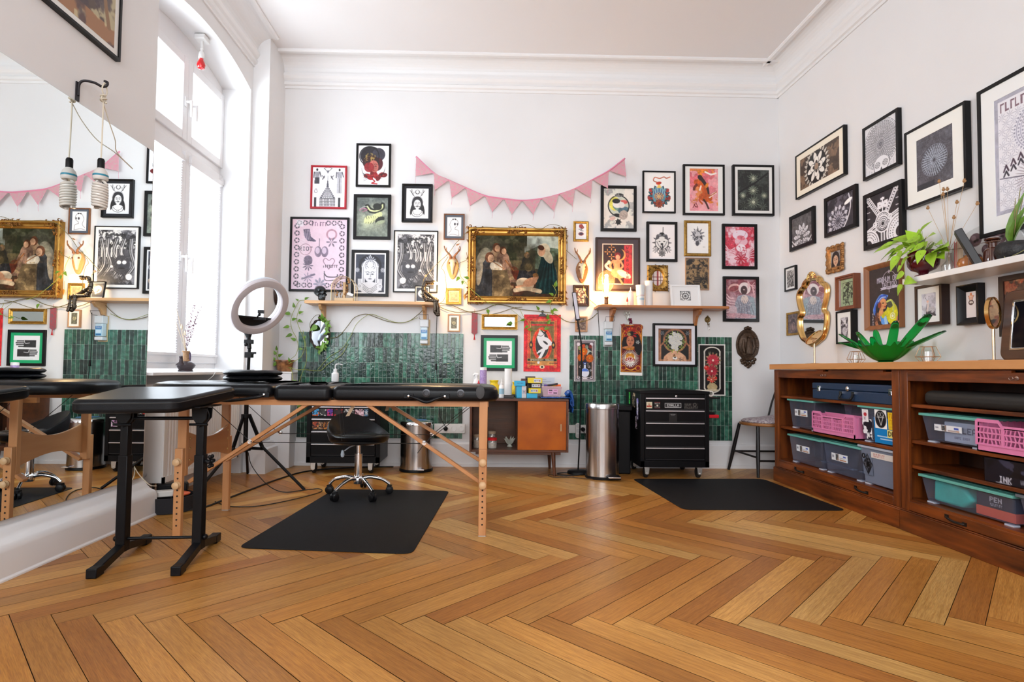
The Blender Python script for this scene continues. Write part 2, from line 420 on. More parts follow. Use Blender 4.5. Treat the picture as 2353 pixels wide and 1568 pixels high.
# ---- window
def build_window():
 w=bpy.data.objects.new('window_1',None);COL.objects.link(w);w.location=(WX,4.04,.83);OFF[w.name]=Vector(w.location);struct(w)
 y0,y1,ym=3.43,4.655,4.06;z0,z1,zt=.835,3.12,2.44
 upvc=mat('white_upvc',(.80,.80,.82),.28)
 x1,x0=WX,WX-.07
 f=MB()
 f.box(x0,x1,y0,y0+.05,z0,z1);f.box(x0,x1,y1-.03,y1,z0,z1)
 f.box(x0,x1,y0,y1,z0,z0+.045);f.box(x0,x1,y0,y1,z1-.05,z1+.12);f.box(x0,x1,y0,y1,zt-.035,zt+.035)
 f.build('window_frame',upvc,w,bevel=.004)
 for si,(ya,yb)in enumerate(((y0+.045,ym-.001),(ym+.001,y1-.028))):
  for(za,zb,bl)in((z0+.04,zt-.03,True),(zt+.03,z1-.045,False)):
   s=MB();t=.062;xa,xb=x0+.02,x1+.018
   s.box(xa,xb,ya,ya+t,za,zb);s.box(xa,xb,yb-t,yb,za,zb)
   s.box(xa,xb,ya+t,yb-t,za,za+t);s.box(xa,xb,ya+t,yb-t,zb-t,zb)
   sash=s.build('sash',upvc,w,bevel=.005)
   g=MB();g.box(xa+.02,xa+.026,ya+t,yb-t,za+t,zb-t)
   g.build('window_pane',glass_mat('window_glass',(.98,1,1),.05),sash)
   if bl:  # pleated blind inside the sash
    p=MB();n=74;zz=[lerp(za+t+.0,zb-t-.03,i/(2*n))for i in range(2*n+1)]
    for i in range(2*n):
     xa_=xb-.004+(.010 if i%2 else 0);xb_=xb-.004+(0 if i%2 else .010)
     p.quad((xa_,ya+t-.012,zz[i]),(xa_,yb-t+.012,zz[i]),(xb_,yb-t+.012,zz[i+1]),(xb_,ya+t-.012,zz[i+1]))
    bm_=MATS.get('blind')or make_blind()
    bo=p.build('pleated_blind',bm_,w)
    r=MB();r.box(xb-.01,xb+.016,ya+.04,yb-.04,zb-t-.035,zb-t+.005);r.box(xb-.008,xb+.014,ya+.04,yb-.04,za+t-.01,za+t+.008)
    for yy in(ya+.035,yb-.05):r.box(xb,xb+.02,yy,yy+.02,zb-t-.02,zb-t+.03)
    r.build('blind_rail',upvc,bo)
 for z,zz in((2.745,1),(1.63,1)):
  for yy in(ym-.035,ym+.04):
   h=MB();X=x1+.018
   h.box(X,X+.008,yy-.015,yy+.015,z-.035,z+.035);h.tube([(X,yy,z),(X+.045,yy,z)],.009,10)
   h.tube([(X+.043,yy,z+.008),(X+.045,yy,z-.11)],[.0105,.008],10)
   h.build('window_handle',mat('handle_white',(.85,.85,.86),.2),w,bevel=.002)
def make_blind():
 m=bpy.data.materials.new('blind');m.use_nodes=True;nt=m.node_tree
 for n in list(nt.nodes):nt.nodes.remove(n)
 out=N(nt,'ShaderNodeOutputMaterial');t=N(nt,'ShaderNodeBsdfTranslucent');t.inputs[0].default_value=(.80,.80,.83,1)
 d=N(nt,'ShaderNodeBsdfDiffuse');d.inputs[0].default_value=(.8,.8,.82,1);tr=N(nt,'ShaderNodeBsdfTransparent')
 mx=N(nt,'ShaderNodeMixShader');mx.inputs[0].default_value=.7;nt.links.new(d.outputs[0],mx.inputs[1]);nt.links.new(t.outputs[0],mx.inputs[2])
 m2=N(nt,'ShaderNodeMixShader');m2.inputs[0].default_value=.35;nt.links.new(mx.outputs[0],m2.inputs[1]);nt.links.new(tr.outputs[0],m2.inputs[2])
 nt.links.new(m2.outputs[0],out.inputs[0]);MATS['blind']=m;return m
build_window()
b=MB();b.box(WX-.05,XL+.035,NY0+.002,4.55,.795,.815);b.build('window_sill',mat('sill_white',(.78,.78,.78),.3),bevel=.004)['kind']='structure'
b=MB();b.box(WX-.02,WX+.09,NY0,NY1,0,.10);struct(b.build('baseboard_recess',trimw))

# ---- green tile panels
def tiles(name,x0,x1,z0,z1,seed):
 rnd=random.Random(seed);vs=[];fs=[];cols=[]
 rows=7;ph=(z1-z0)/rows;n=round((x1-x0)/.0349);pw=(x1-x0)/n;g=.0012
 pal=[(.024,.088,.056),(.038,.125,.082),(.018,.056,.040),(.017,.034,.028),(.046,.150,.100),(.020,.068,.048),(.030,.100,.070),(.016,.042,.033),(.055,.17,.12),(.022,.050,.042)]
 yb_,yf=YB-.001,YB-.011
 cu=[0]
 def add(p,f,c):
  o=len(vs);vs.extend(p);fs.append([o+i for i in f]);cols.append(c)
 vs+=[(x0,YB-.0075,z0),(x1,YB-.0075,z0),(x1,YB-.0075,z1),(x0,YB-.0075,z1)];fs.append([0,1,2,3]);cols.append((.40,.50,.43))
 vs+=[(x0,YB,z0),(x1,YB,z0),(x1,YB,z1),(x0,YB,z1)]
 for f in((0,4,5,1),(1,5,6,2),(2,6,7,3),(3,7,4,0)):fs.append(list(f));cols.append((.3,.38,.33))
 for r in range(rows):
  for c in range(n):
   a,b2=x0+c*pw+g,x0+(c+1)*pw-g;u,v=z0+r*ph+g,z0+(r+1)*ph-g;e=.0028
   dy=[rnd.uniform(-.0006,.0006)for _ in range(4)]
   o=len(vs)
   vs+=[(a,YB-.0085,u),(b2,YB-.0085,u),(b2,YB-.0085,v),(a,YB-.0085,v),(a+e,yf+dy[0],u+e),(b2-e,yf+dy[1],u+e),(b2-e,yf+dy[2],v-e),(a+e,yf+dy[3],v-e)]
   col=rnd.choice(pal);k=rnd.uniform(.8,1.2);col=tuple(q*k for q in col)
   for f in((4,5,6,7),(0,1,5,4),(1,2,6,5),(2,3,7,6),(3,0,4,7)):fs.append([o+i for i in f]);cols.append(col)
 me=bpy.data.meshes.new(name);me.from_pydata(vs,[],fs)
 ca=me.color_attributes.new('paint','FLOAT_COLOR','CORNER');ca.data.foreach_set('color',[x for c in cols for _ in range(4)for x in(*c,1)])
 m=MATS.get('green_tile')
 if not m:
  m=attr_mat('green_tile',.09);nt=m.node_tree;b_=nt.nodes['Principled BSDF'];a_=[q for q in nt.nodes if q.type=='ATTRIBUTE'][0]
  tc=N(nt,'ShaderNodeTexCoord');nz=N(nt,'ShaderNodeTexNoise');nz.inputs['Scale'].default_value=26;nz.inputs['Detail'].default_value=5;nz.inputs['Distortion'].default_value=.6
  nt.links.new(tc.outputs['Object'],nz.inputs['Vector']);r=N(nt,'ShaderNodeValToRGB');r.color_ramp.elements[0].position=.36;r.color_ramp.elements[1].position=.72
  r.color_ramp.elements[0].color=(.62,.62,.64,1);r.color_ramp.elements[1].color=(1.55,1.6,1.55,1);nt.links.new(nz.outputs['Fac'],r.inputs[0])
  x=N(nt,'ShaderNodeMix',data_type='RGBA',blend_type='MULTIPLY');x.inputs[0].default_value=1;nt.links.new(a_.outputs['Color'],x.inputs[6]);nt.links.new(r.outputs[0],x.inputs[7])
  nt.links.new(x.outputs[2],b_.inputs['Base Color'])
  nb=N(nt,'ShaderNodeTexNoise');nb.inputs['Scale'].default_value=38;nb.inputs['Detail'].default_value=2;nt.links.new(tc.outputs['Object'],nb.inputs['Vector'])
  bp=N(nt,'ShaderNodeBump');bp.inputs['Strength'].default_value=.22;bp.inputs['Distance'].default_value=.006;nt.links.new(nb.outputs['Fac'],bp.inputs['Height']);nt.links.new(bp.outputs[0],b_.inputs['Normal'])
 me.materials.append(m);o_=bpy.data.objects.new(name,me);COL.objects.link(o_)
 bm=bmesh.new();bm.from_mesh(me);bmesh.ops.recalc_face_normals(bm,faces=bm.faces);bm.to_mesh(me);bm.free()
 struct(o_)
tiles('wall_tile_panel_left',-1.663,-.215,.242,1.166,3)
tiles('wall_tile_panel_right',.727,2.179,.242,1.162,4)
# ================================================================ PAINTED SURFACES (prints, posters, stickers)
FONT={c:r for c,r in zip('ABCDEFGHIJKLMNOPQRSTUVWXYZ0123456789-.+ ',[
'7E1111117E','7F49494936','3E41414122','7F4141221C','7F49494941','7F09090901','3E4149497A','7F0808087F','00417F4100','2040413F01','7F08142241','7F40404040','7F020C027F','7F0408107F','3E4141413E',
'7F09090906','3E4151215E','7F09192946','4649494931','01017F0101','3F4040403F','1F2040201F','3F4038403F','6314081463','0708700807','6151494543','3E5149453E','00427F4000','4261514946','2141454B31','1814127F10','2745454539','3C4A494930','0171090503','3649494936','064949291E','0808080808','0060600000','08083E0808','0000000000'])}
def lin(c):
 return np.array([x/12.92 if x<=.04045 else((x+.055)/1.055)**2.4 for x in c],dtype=np.float32)
class Art:
 """A small painter working on an array; x runs 0..1, y runs 0..a downwards."""
 def __init__(s,w,h,res=300,bg=(1,1,1)):
  s.W=max(8,int(w*res));s.H=max(8,int(h*res));s.a=h/w;s.px=1/s.W
  s.X,s.Y=np.meshgrid((np.arange(s.W)+.5)/s.W,(np.arange(s.H)+.5)/s.H*s.a)
  s.I=np.zeros((s.H,s.W,3),np.float32);s.I[:]=bg;s.rs=np.random.RandomState(7)
 def blend(s,m,c):
  c=np.array(c,np.float32)
  s.I=s.I*(1-m[...,None])+c*m[...,None];return s
 def sdf(s,d,c,al=1,soft=1):
  return s.blend(np.clip(.5-d/(s.px*soft),0,1)*al,c)
 def ell(s,x,y,rx,ry,c,rot=0,al=1,soft=1):
  dx,dy=s.X-x,s.Y-y;cr,sr=math.cos(rot),math.sin(rot);u=(dx*cr+dy*sr)/rx;v=(-dx*sr+dy*cr)/ry
  return s.sdf((np.sqrt(u*u+v*v)-1)*min(rx,ry),c,al,soft)
 def ring(s,x,y,r,w,c,al=1,ry=None):
  dx,dy=s.X-x,(s.Y-y)*(r/(ry or r));return s.sdf(np.abs(np.hypot(dx,dy)-r)-w/2,c,al)
 def rect(s,x0,y0,x1,y1,c,al=1):
  return s.sdf(np.maximum(np.maximum(x0-s.X,s.X-x1),np.maximum(y0-s.Y,s.Y-y1)),c,al)
 def poly(s,P,c,al=1):
  ins=np.zeros(s.X.shape,bool);n=len(P)
  for i in range(n):
   (x1,y1),(x2,y2)=P[i],P[(i+1)%n]
   if y1==y2:continue
   cnd=((y1>s.Y)!=(y2>s.Y))&(s.X<(x2-x1)*(s.Y-y1)/(y2-y1)+x1);ins^=cnd
  return s.blend(ins.astype(np.float32)*al,c)
 def line(s,P,w,c,al=1):
  d=np.full(s.X.shape,9.)
  for(x1,y1),(x2,y2)in zip(P[:-1],P[1:]):
   vx,vy=x2-x1,y2-y1;L=vx*vx+vy*vy+1e-12;t=np.clip(((s.X-x1)*vx+(s.Y-y1)*vy)/L,0,1)
   d=np.minimum(d,np.hypot(s.X-x1-t*vx,s.Y-y1-t*vy))
  return s.sdf(d-w/2,c,al)
 def curve(s,P,w,c,al=1):
  q=smoothpath([(x,y,0)for x,y in P],6);return s.line([(p.x,p.y)for p in q],w,c,al)
 def fbm(s,sc,seed=1,oc=4):
  rs=np.random.RandomState(seed);out=np.zeros(s.X.shape);amp=1;tot=0
  for o in range(oc):
   g=rs.rand(64,64);u=s.X*sc*2**o;v=s.Y*sc*2**o;i=np.floor(u).astype(int);j=np.floor(v).astype(int);fu=u-i;fv=v-j
   fu=fu*fu*(3-2*fu);fv=fv*fv*(3-2*fv)
   G=lambda a,b:g[b%64,a%64]
   out+=amp*((G(i,j)*(1-fu)+G(i+1,j)*fu)*(1-fv)+(G(i,j+1)*(1-fu)+G(i+1,j+1)*fu)*fv);tot+=amp;amp*=.55
  return out/tot
 def tex(s,c,sc,lo=.45,hi=.6,al=1,seed=1,mask=None,oc=4):
  m=np.clip((s.fbm(sc,seed,oc)-lo)/(hi-lo),0,1)*al
  if mask is not None:m=m*mask
  return s.blend(m,c)
 def veins(s,c,sc,w=.03,al=1,seed=1,mask=None):
  m=np.clip(1-np.abs(s.fbm(sc,seed,3)-.5)/w,0,1)*al
  if mask is not None:m=m*mask
  return s.blend(m,c)
 def grad(s,c0,c1,vert=True):
  t=(s.Y/s.a if vert else s.X)[...,None];s.I=(1-t)*np.array(c0,np.float32)+t*np.array(c1,np.float32);return s
 def rad(s,x,y,r,c,al=1,p=1.5):
  return s.blend(np.clip(1-np.hypot(s.X-x,s.Y-y)/r,0,1)**p*al,c)
 def petals(s,x,y,r,n,c,w=.5,r0=0,rot=0,line=None,al=1):
  dx,dy=s.X-x,s.Y-y;R=np.hypot(dx,dy);th=(np.arctan2(dy,dx)+rot)*n/(2*PI);f=np.abs(th-np.round(th))*2
  t=np.clip((R-r0)/(r-r0),0,1);lim=w*np.sin(PI*t**.8)**.7*1.0
  d=(f-lim)*R*PI/n*.8;d=np.maximum(d,np.maximum(r0-R,R-r))
  s.sdf(d,c,al)
  if line:s.sdf(np.abs(d)-s.px*.7,line,al)
  return s
 def dots(s,x,y,r,n,rr,c,rot=0):
  dx,dy=s.X-x,s.Y-y;th=(np.arctan2(dy,dx)+rot)*n/(2*PI);a=(th-np.round(th))*2*PI/n;R=np.hypot(dx,dy)
  return s.sdf(np.hypot(R*np.cos(a)-r,R*np.sin(a))-rr,c)
 def text(s,t,x,y,h,c,sp=1.2,al=1,wx=1):
  u=h/7;cx=x
  for ch in t:
   g=FONT.get(ch.upper(),FONT[' '])
   for k in range(5):
    col=int(g[2*k:2*k+2],16)
    for r in range(7):
     if col>>r&1:s.rect(cx+k*u*wx-.1*u,y+r*u-.1*u,cx+(k+1.1)*u*wx,y+(r+1.1)*u,c,al)
   cx+=(5+sp)*u*wx
  return s
 def textc(s,t,x,y,h,c,sp=1.2,al=1,wx=1):
  w=(len(t)*(5+sp)-sp)*h/7*wx;return s.text(t,x-w/2,y,h,c,sp,al,wx)
 def scrib(s,x,y,w,h,c,al=1,seed=1):
  """lettering too small or worn to read in the photo: a row of short uneven strokes"""
  r=random.Random(seed);q=x
  while q<x+w:
   b=h*r.uniform(.12,.24);t=r.choice((0,0,1,2));s.rect(q,y+(h*.3 if t==1 else 0),q+b,y+h,c,al)
   if t==0:s.rect(q,y,q+h*.45,y+h*.18,c,al)
   if t==2:s.rect(q,y+h*.8,q+h*.45,y+h,c,al)
   q+=h*r.uniform(.5,.75)
  return s
 def face(s,x,y,k,skin=(.95,.95,.94),ink=(.1,.1,.12),hair=None,lip=None,tilt=0):
  if hair:s.ell(x,y-.02*k,.62*k,.8*k,hair,tilt);s.ell(x-.45*k,y+.55*k,.24*k,.65*k,hair,.15);s.ell(x+.45*k,y+.55*k,.24*k,.65*k,hair,-.15)
  s.rect(x-.14*k,y+.4*k,x+.14*k,y+.8*k,skin)
  s.ell(x,y+.1*k,.38*k,.52*k,skin,tilt)
  for sx in(-1,1):
   s.ell(x+sx*.16*k,y+.04*k,.085*k,.035*k,ink);s.curve([(x+sx*.28*k,y-.08*k),(x+sx*.16*k,y-.13*k),(x+sx*.06*k,y-.07*k)],.035*k,ink)
  s.curve([(x+.01*k,y+.02*k),(x+.05*k,y+.22*k),(x-.03*k,y+.24*k)],.022*k,ink,.7)
  s.ell(x,y+.37*k,.11*k,.035*k,lip or ink);s.line([(x-.1*k,y+.37*k),(x+.1*k,y+.37*k)],.012*k,ink);return s
 def mandala(s,x,y,r,c,bgc,n=12,layers=4):
  for i in range(layers,0,-1):
   q=r*i/layers
   s.petals(x,y,q,n+4*(i%2),c if i%2 else bgc,.9,q*.45,rot=i*.3,line=bgc if i%2 else c)
   s.dots(x,y,q*.78,(n+4*(i%2))*1,r*.018,bgc if i%2 else c);s.ring(x,y,q*.62,r*.015,c)
  return s.ell(x,y,r*.1,r*.1,bgc)
 def flower(s,x,y,r,c,cc=(.95,.8,.3),n=10,edge=None):
  s.petals(x,y,r,n,c,.95,0,line=edge or tuple(q*.7 for q in c));s.petals(x,y,r*.65,n,tuple(min(1,q*1.15)for q in c),.9,0,rot=.3,line=edge or tuple(q*.75 for q in c))
  return s.ell(x,y,r*.18,r*.18,cc)
def detail(A,amt=.16,sc=9,seed=3):
 """fine ink and pigment grain inside the printed motifs; bare paper stays clean"""
 lum=A.I.mean(axis=2);m=np.clip((.90-lum)*2.2,0,1);n=A.fbm(sc,seed,4)-.5;e=A.fbm(sc*3.1,seed+9,3)-.5
 A.I=A.I*(1+(m*(n*amt*3.2+e*amt*2.2))[...,None]);return A
def paint_mesh(name,art,P0,eu,ev,w,h,m,parent=None):
 """flat sheet carrying the painted array; P0 lower-left corner, eu/ev unit vectors right/up"""
 off=OFF.get(parent.name,Vector((0,0,0)))if parent else Vector((0,0,0))
 W,H=art.W,art.H
 X,Y=np.meshgrid(np.linspace(0,w,W),np.linspace(h,0,H));P0=Vector(P0)-off
 V=np.array(P0)[None,None,:]+X[...,None]*np.array(eu)[None,None,:]+Y[...,None]*np.array(ev)[None,None,:]
 me=bpy.data.meshes.new(name);nv=W*H;me.vertices.add(nv);me.vertices.foreach_set('co',V.reshape(-1).astype(np.float32))
 i=(np.arange(H-1)[:,None]*W+np.arange(W-1)[None,:]).reshape(-1)
 q=np.stack([i,i+W,i+W+1,i+1],1).reshape(-1);nf=len(i)
 me.loops.add(nf*4);me.loops.foreach_set('vertex_index',q.astype(np.int32))
 me.polygons.add(nf);me.polygons.foreach_set('loop_start',np.arange(0,nf*4,4,dtype=np.int32));
 me.update(calc_edges=True)
 I=np.clip(art.I,0,1);L=np.where(I<=.04045,I/12.92,((I+.055)/1.055)**2.4)
 ca=me.color_attributes.new('paint','FLOAT_COLOR','POINT')
 ca.data.foreach_set('color',np.concatenate([L.reshape(-1,3),np.ones((nv,1))],1).astype(np.float32).reshape(-1))
 me.materials.append(m);o=bpy.data.objects.new(name,me);COL.objects.link(o)
 if parent:o.parent=parent
 OFF[o.name]=off.copy();return o
PRINT=attr_mat('print_under_glass',.5,coat=.0,spec=.5);
_b=PRINT.node_tree.nodes['Principled BSDF'];_b.inputs['Coat Weight'].default_value=.10;_b.inputs['Coat Roughness'].default_value=.02
PAPER=attr_mat('printed_paper',.5,spec=.3)
SATIN=attr_mat('satin_print',.3,spec=.5)
# ---------------------------------------------------------------- wall bases: a along the wall, d out of it, z up
def basis(right,normal,org):
 T=Matrix.Identity(4)
 for i in range(3):T[i][0]=right[i];T[i][1]=normal[i];T[i][2]=(0,0,1)[i];T[i][3]=org[i]
 return T
_rd=Vector((RA,-1,0)).normalized();_rn=Vector((-1,-RA,0)).normalized()
WALLS={'B':basis((1,0,0),(0,-1,0),(0,YB,0)),'R':basis(_rd,_rn,(XR0,YB,0)),'L':basis((0,1,0),(1,0,0),(XL,0,0))}
def onwall(w,px,py,d=0):
 """photo point -> (a, z) on the plane d in front of wall w"""
 T=WALLS[w];n=Vector((T[0][1],T[1][1],T[2][1]));o=Vector((T[0][3],T[1][3],T[2][3]))
 P=hit(px,py,n,o+n*d);r=Vector((T[0][0],T[1][0],0));return(P-o).dot(r),P.z
def wpt(w,a,d,z):return WALLS[w]@Vector((a,d,z))
FRAMES={}
def fmat(k):
 return{'black':lambda:mat('black_frame',(.007,.007,.008),.34,spec=.28,noise=.2,nscale=30),
 'red':lambda:mat('red_frame',(.45,.015,.03),.3),'gold':lambda:mat('gold_frame',(.52,.29,.055),.32,metal=.75,noise=.45,nscale=60,bump=.3,bscale=120),
 'oldgold':lambda:mat('old_gold_frame',(.42,.24,.05),.38,metal=.6,noise=.5,nscale=50,bump=.3),'brown':lambda:wood('brown_frame',(.22,.085,.03),(.12,.04,.015),'Z'),
 'pale':lambda:wood('pale_wood_frame',(.50,.29,.16),(.40,.22,.12),'Z'),'white':lambda:mat('white_frame',(.82,.82,.82),.35),
 'darkwood':lambda:wood('dark_wood_frame',(.035,.014,.01),(.018,.007,.006),'Z'),'orange':lambda:wood('walnut_frame',(.33,.13,.045),(.24,.085,.03),'Z'),
 'mahogany':lambda:wood('mahogany_frame',(.26,.07,.025),(.15,.04,.015),'Z',coat=.4)}[k]()
def framed(w,tl,br,label,art,frame='black',fw=.014,depth=.02,mb=0,mbc=(.93,.93,.92),cat='picture',prof='flat',res=300,paint=None,z0=0,name='framed_print',mb2=None,tilt=0,size=None):
 """A framed print hung on wall w; tl and br are its corners in the photo on its front plane."""
 d=depth+z0
 a0,zt=onwall(w,*tl,d)
 if size:a1,zb=a0+size[0],zt-size[1]
 else:a1,zb=onwall(w,*br,d)
 ca,cz=(a0+a1)/2,(zt+zb)/2;hw,hh=(a1-a0)/2,(zt-zb)/2
 T=WALLS[w]@Matrix.Translation((ca,z0+.001,cz))@Matrix.Rotation(tilt,4,'Y')
 t=thing(name,label,cat,T@Vector((0,0,-hh)))
 f=MB(T)
 if prof=='flat':R=[(0,0),(0,depth),(fw,depth),(fw,depth-.007)]
 elif prof=='round':R=[(0,0),(0,depth*.75),(fw*.2,depth),(fw*.55,depth),(fw*.8,depth*.7),(fw,depth*.6)]
 elif prof=='step':R=[(0,0),(0,depth),(fw*.4,depth),(fw*.45,depth*.75),(fw*.8,depth*.7),(fw,depth*.45)]
 elif prof=='slope':R=[(0,0),(0,depth),(fw*.15,depth),(fw,depth*.4)]
 elif prof=='deep':R=[(0,0),(0,depth),(fw,depth),(fw,.006)]
 vs=[];fs=[]
 for i,(o_,dd)in enumerate(R):
  for sx,sz in((-1,-1),(1,-1),(1,1),(-1,1)):vs.append((sx*(hw-o_),dd,sz*(hh-o_)))
 for i in range(len(R)-1):
  for k in range(4):
   l=(k+1)%4;fs.append((i*4+k,i*4+l,i*4+4+l,i*4+4+k))
 f._add(vs,fs);f.build('frame',fmat(frame),t,bevel=.0012,seg=1)
 iw,ih=hw-fw,hh-fw;ad=R[-1][1]
 if mb:
  m_=MB(T);mm=mat('mat_board_%d_%d_%d'%tuple(int(c*99)for c in mbc),tuple(float(x)for x in lin(mbc)),.7,coat=.2)
  q=[(-iw,ad+.001,-ih),(iw,ad+.001,-ih),(iw,ad+.001,ih),(-iw,ad+.001,ih)]
  mx,mz=(mb,mb)if not isinstance(mb,tuple)else mb
  q+=[(-iw+mx,ad+.001,-ih+mz),(iw-mx,ad+.001,-ih+mz),(iw-mx,ad+.001,ih-mz),(-iw+mx,ad+.001,ih-mz)]
  q+=[(p[0],ad-.0005,p[2])for p in q[4:8]]
  m_._add(q,[(0,1,5,4),(1,2,6,5),(2,3,7,6),(3,0,4,7),(4,5,9,8),(5,6,10,9),(6,7,11,10),(7,4,8,11)])
  m_.build('mat_board',mm,t);iw-=mx;ih-=mz
 A=Art(2*iw,2*ih,res);art(A);detail(A)
 eu=(T.to_3x3()@Vector((1,0,0)));ev=(T.to_3x3()@Vector((0,0,1)))
 paint_mesh('print',A,T@Vector((-iw,ad-.0005,-ih)),eu,ev,2*iw,2*ih,paint or PRINT,t)
 return t,(T,hw,hh,depth)
 # ================================================================ PICTURES ON THE BACK WALL
K=(.08,.08,.09);WH=(.95,.95,.96);CR=(.96,.94,.88)
def a_tower(A):
 A.grad((.97,.97,.98),(.95,.94,.97));x=.47;g=(.30,.30,.34)
 for i in range(7):
  w=.035+.032*i;y=.60+.055*i;A.rect(x-w,y,x+w,y+.045,g,.9);A.rect(x-w*.7,y+.01,x+w*.7,y+.035,WH)
  for k in range(-3,4):A.rect(x+k*w*.25-.006,y+.008,x+k*w*.25+.006,y+.04,g)
 A.poly([(x,.33),(x-.035,.60),(x+.035,.60)],g);A.line([(x,.27),(x,.36)],.008,g)
 for r in range(4):
  y=.98+r*.085;A.rect(x-.24,y,x+.24,y+.012,K)
  for k in range(11):A.rect(x-.235+k*.045,y+.015,x-.215+k*.045,y+.07,K)
 A.rect(.06,.95,.13,1.26,(.2,.2,.22));A.rect(.80,.95,.87,1.26,(.2,.2,.22))
 A.scrib(.2,1.29,.5,.03,K)
 for sx,q in((.14,0),(.83,1)):
  A.ell(sx,.08,.03,.04,K);A.poly([(sx-.08,.15),(sx+.08,.14),(sx+.07,.32),(sx-.06,.32)],(.55,.55,.6),.8);A.line([(sx-.09,.16),(sx-.10,.33)],.03,g)
  A.line([(sx+.08,.15),(sx+.12,.3)],.03,g);A.poly([(sx-.07,.32),(sx+.08,.32),(sx+.07,.52+.3*q),(sx-.08,.52+.3*q)],(.25,.25,.28)if not q else(.75,.75,.78));A.line([(sx,.35),(sx,.5+.3*q)],.012,K)
 A.curve([(.35,.03),(.47,.13),(.6,.03)],.014,K);A.curve([(.36,.03),(.47,.0),(.6,.03)],.01,K);A.poly([(.47,.08),(.51,.14),(.47,.2),(.43,.14)],g,.8)
 for sx in(-1,1):A.line([(x+sx*.1,.28),(x+sx*.16,.38)],.03,g);A.line([(x+sx*.18,.26),(x+sx*.1,.34)],.02,g)
 A.curve([(.08,.72),(.12,.68),(.15,.78),(.08,.8),(.07,.73)],.012,g)
def a_redhat(A):
 A.grad((.95,.94,.96),(.93,.93,.95));d=(.14,.13,.16);r=(.62,.09,.13)
 A.ell(.40,.33,.33,.30,d,-.2);A.ell(.66,.30,.21,.22,(.22,.21,.26),.4);A.ell(.62,.62,.18,.22,(.30,.08,.12),.3);A.ring(.36,.35,.31,.03,K)
 A.ell(.42,.56,.27,.24,(.20,.10,.10));A.tex((.65,.55,.28),14,.5,.62,.8,3,((A.X-.4)**2+(A.Y-.45)**2<.04))
 A.face(.5,.66,.42,(.72,.40,.36),(.22,.06,.08),None,(.65,.08,.1));A.ell(.36,.72,.16,.16,(.55,.12,.14),.3,.9)
 for i in range(7):A.ell(.30+.09*i,1.0+.06*math.sin(i*2),.11,.075,r if i%2 else(.45,.05,.08),i*.5);A.ell(.28+.09*i,.98,.04,.03,(.85,.3,.3),al=.5)
 A.curve([(.42,1.08),(.55,1.18),(.45,1.24),(.62,1.26)],.035,(.75,.05,.1));
 for i in range(8):A.curve([(.12+.01*i,.75+.06*i),(.16+.02*i,.9+.03*i),(.3,1.0)],.006,K);A.curve([(.88-.012*i,.72+.05*i),(.84-.02*i,.86+.03*i),(.68,.98)],.006,K)
def a_snake(A):
 A.grad((.44,.47,.45),(.50,.54,.49));A.rad(.55,.62,.5,(.88,.90,.74),.95,1.1);A.rad(.3,.85,.3,(.85,.88,.72),.6)
 A.tex((.30,.33,.33),3,.5,.75,.6,4);d=(.12,.14,.12);y=(.82,.84,.62)
 P=[(.34,.30),(.44,.42),(.62,.44),(.80,.34),(.82,.24)]
 A.curve(P,.16,d);A.curve(P,.05,y);A.ell(.66,.30,.14,.11,d,.2)
 for i in range(6):A.ell(.34+.075*i,.72-.02*i+.03*math.sin(i),.085,.14,y,.5);A.curve([(.31+.075*i,.62),(.34+.075*i,.74),(.30+.075*i,.84)],.014,d)
 A.ell(.74,.72,.16,.09,d,-.5);A.ell(.76,.80,.15,.06,(.62,.66,.54),-.3)
 A.curve([(.1,.42),(.22,.36),(.34,.40),(.2,.46)],.03,(.75,.45,.58),.8);A.curve([(.1,.38),(.25,.30),(.38,.32)],.012,(.8,.8,.8))
def a_antler_lady(A):
 A.grad(WH,(.93,.93,.95));A.ring(.5,.17,.085,.03,K);A.ell(.5,.14,.06,.06,WH)
 for s in(-1,1):
  A.curve([(.5+s*.13,.36),(.5+s*.23,.26),(.5+s*.25,.06)],.022,K);A.line([(.5+s*.22,.24),(.5+s*.33,.10)],.02,K);A.line([(.5+s*.18,.30),(.5+s*.15,.16)],.016,K)
 A.face(.5,.68,.40,WH,K,(.14,.14,.16));A.curve([(.25,.6),(.32,.42),(.5,.36),(.68,.42),(.76,.62)],.03,(.75,.75,.77))
 A.ell(.5,1.12,.27,.17,WH);A.curve([(.24,1.02),(.3,1.22),(.5,1.28),(.7,1.2),(.77,1.02)],.018,K);A.dots(.5,1.0,.2,18,.018,K);A.ell(.24,.98,.05,.22,K,.15);A.ell(.77,.96,.05,.22,K,-.15)
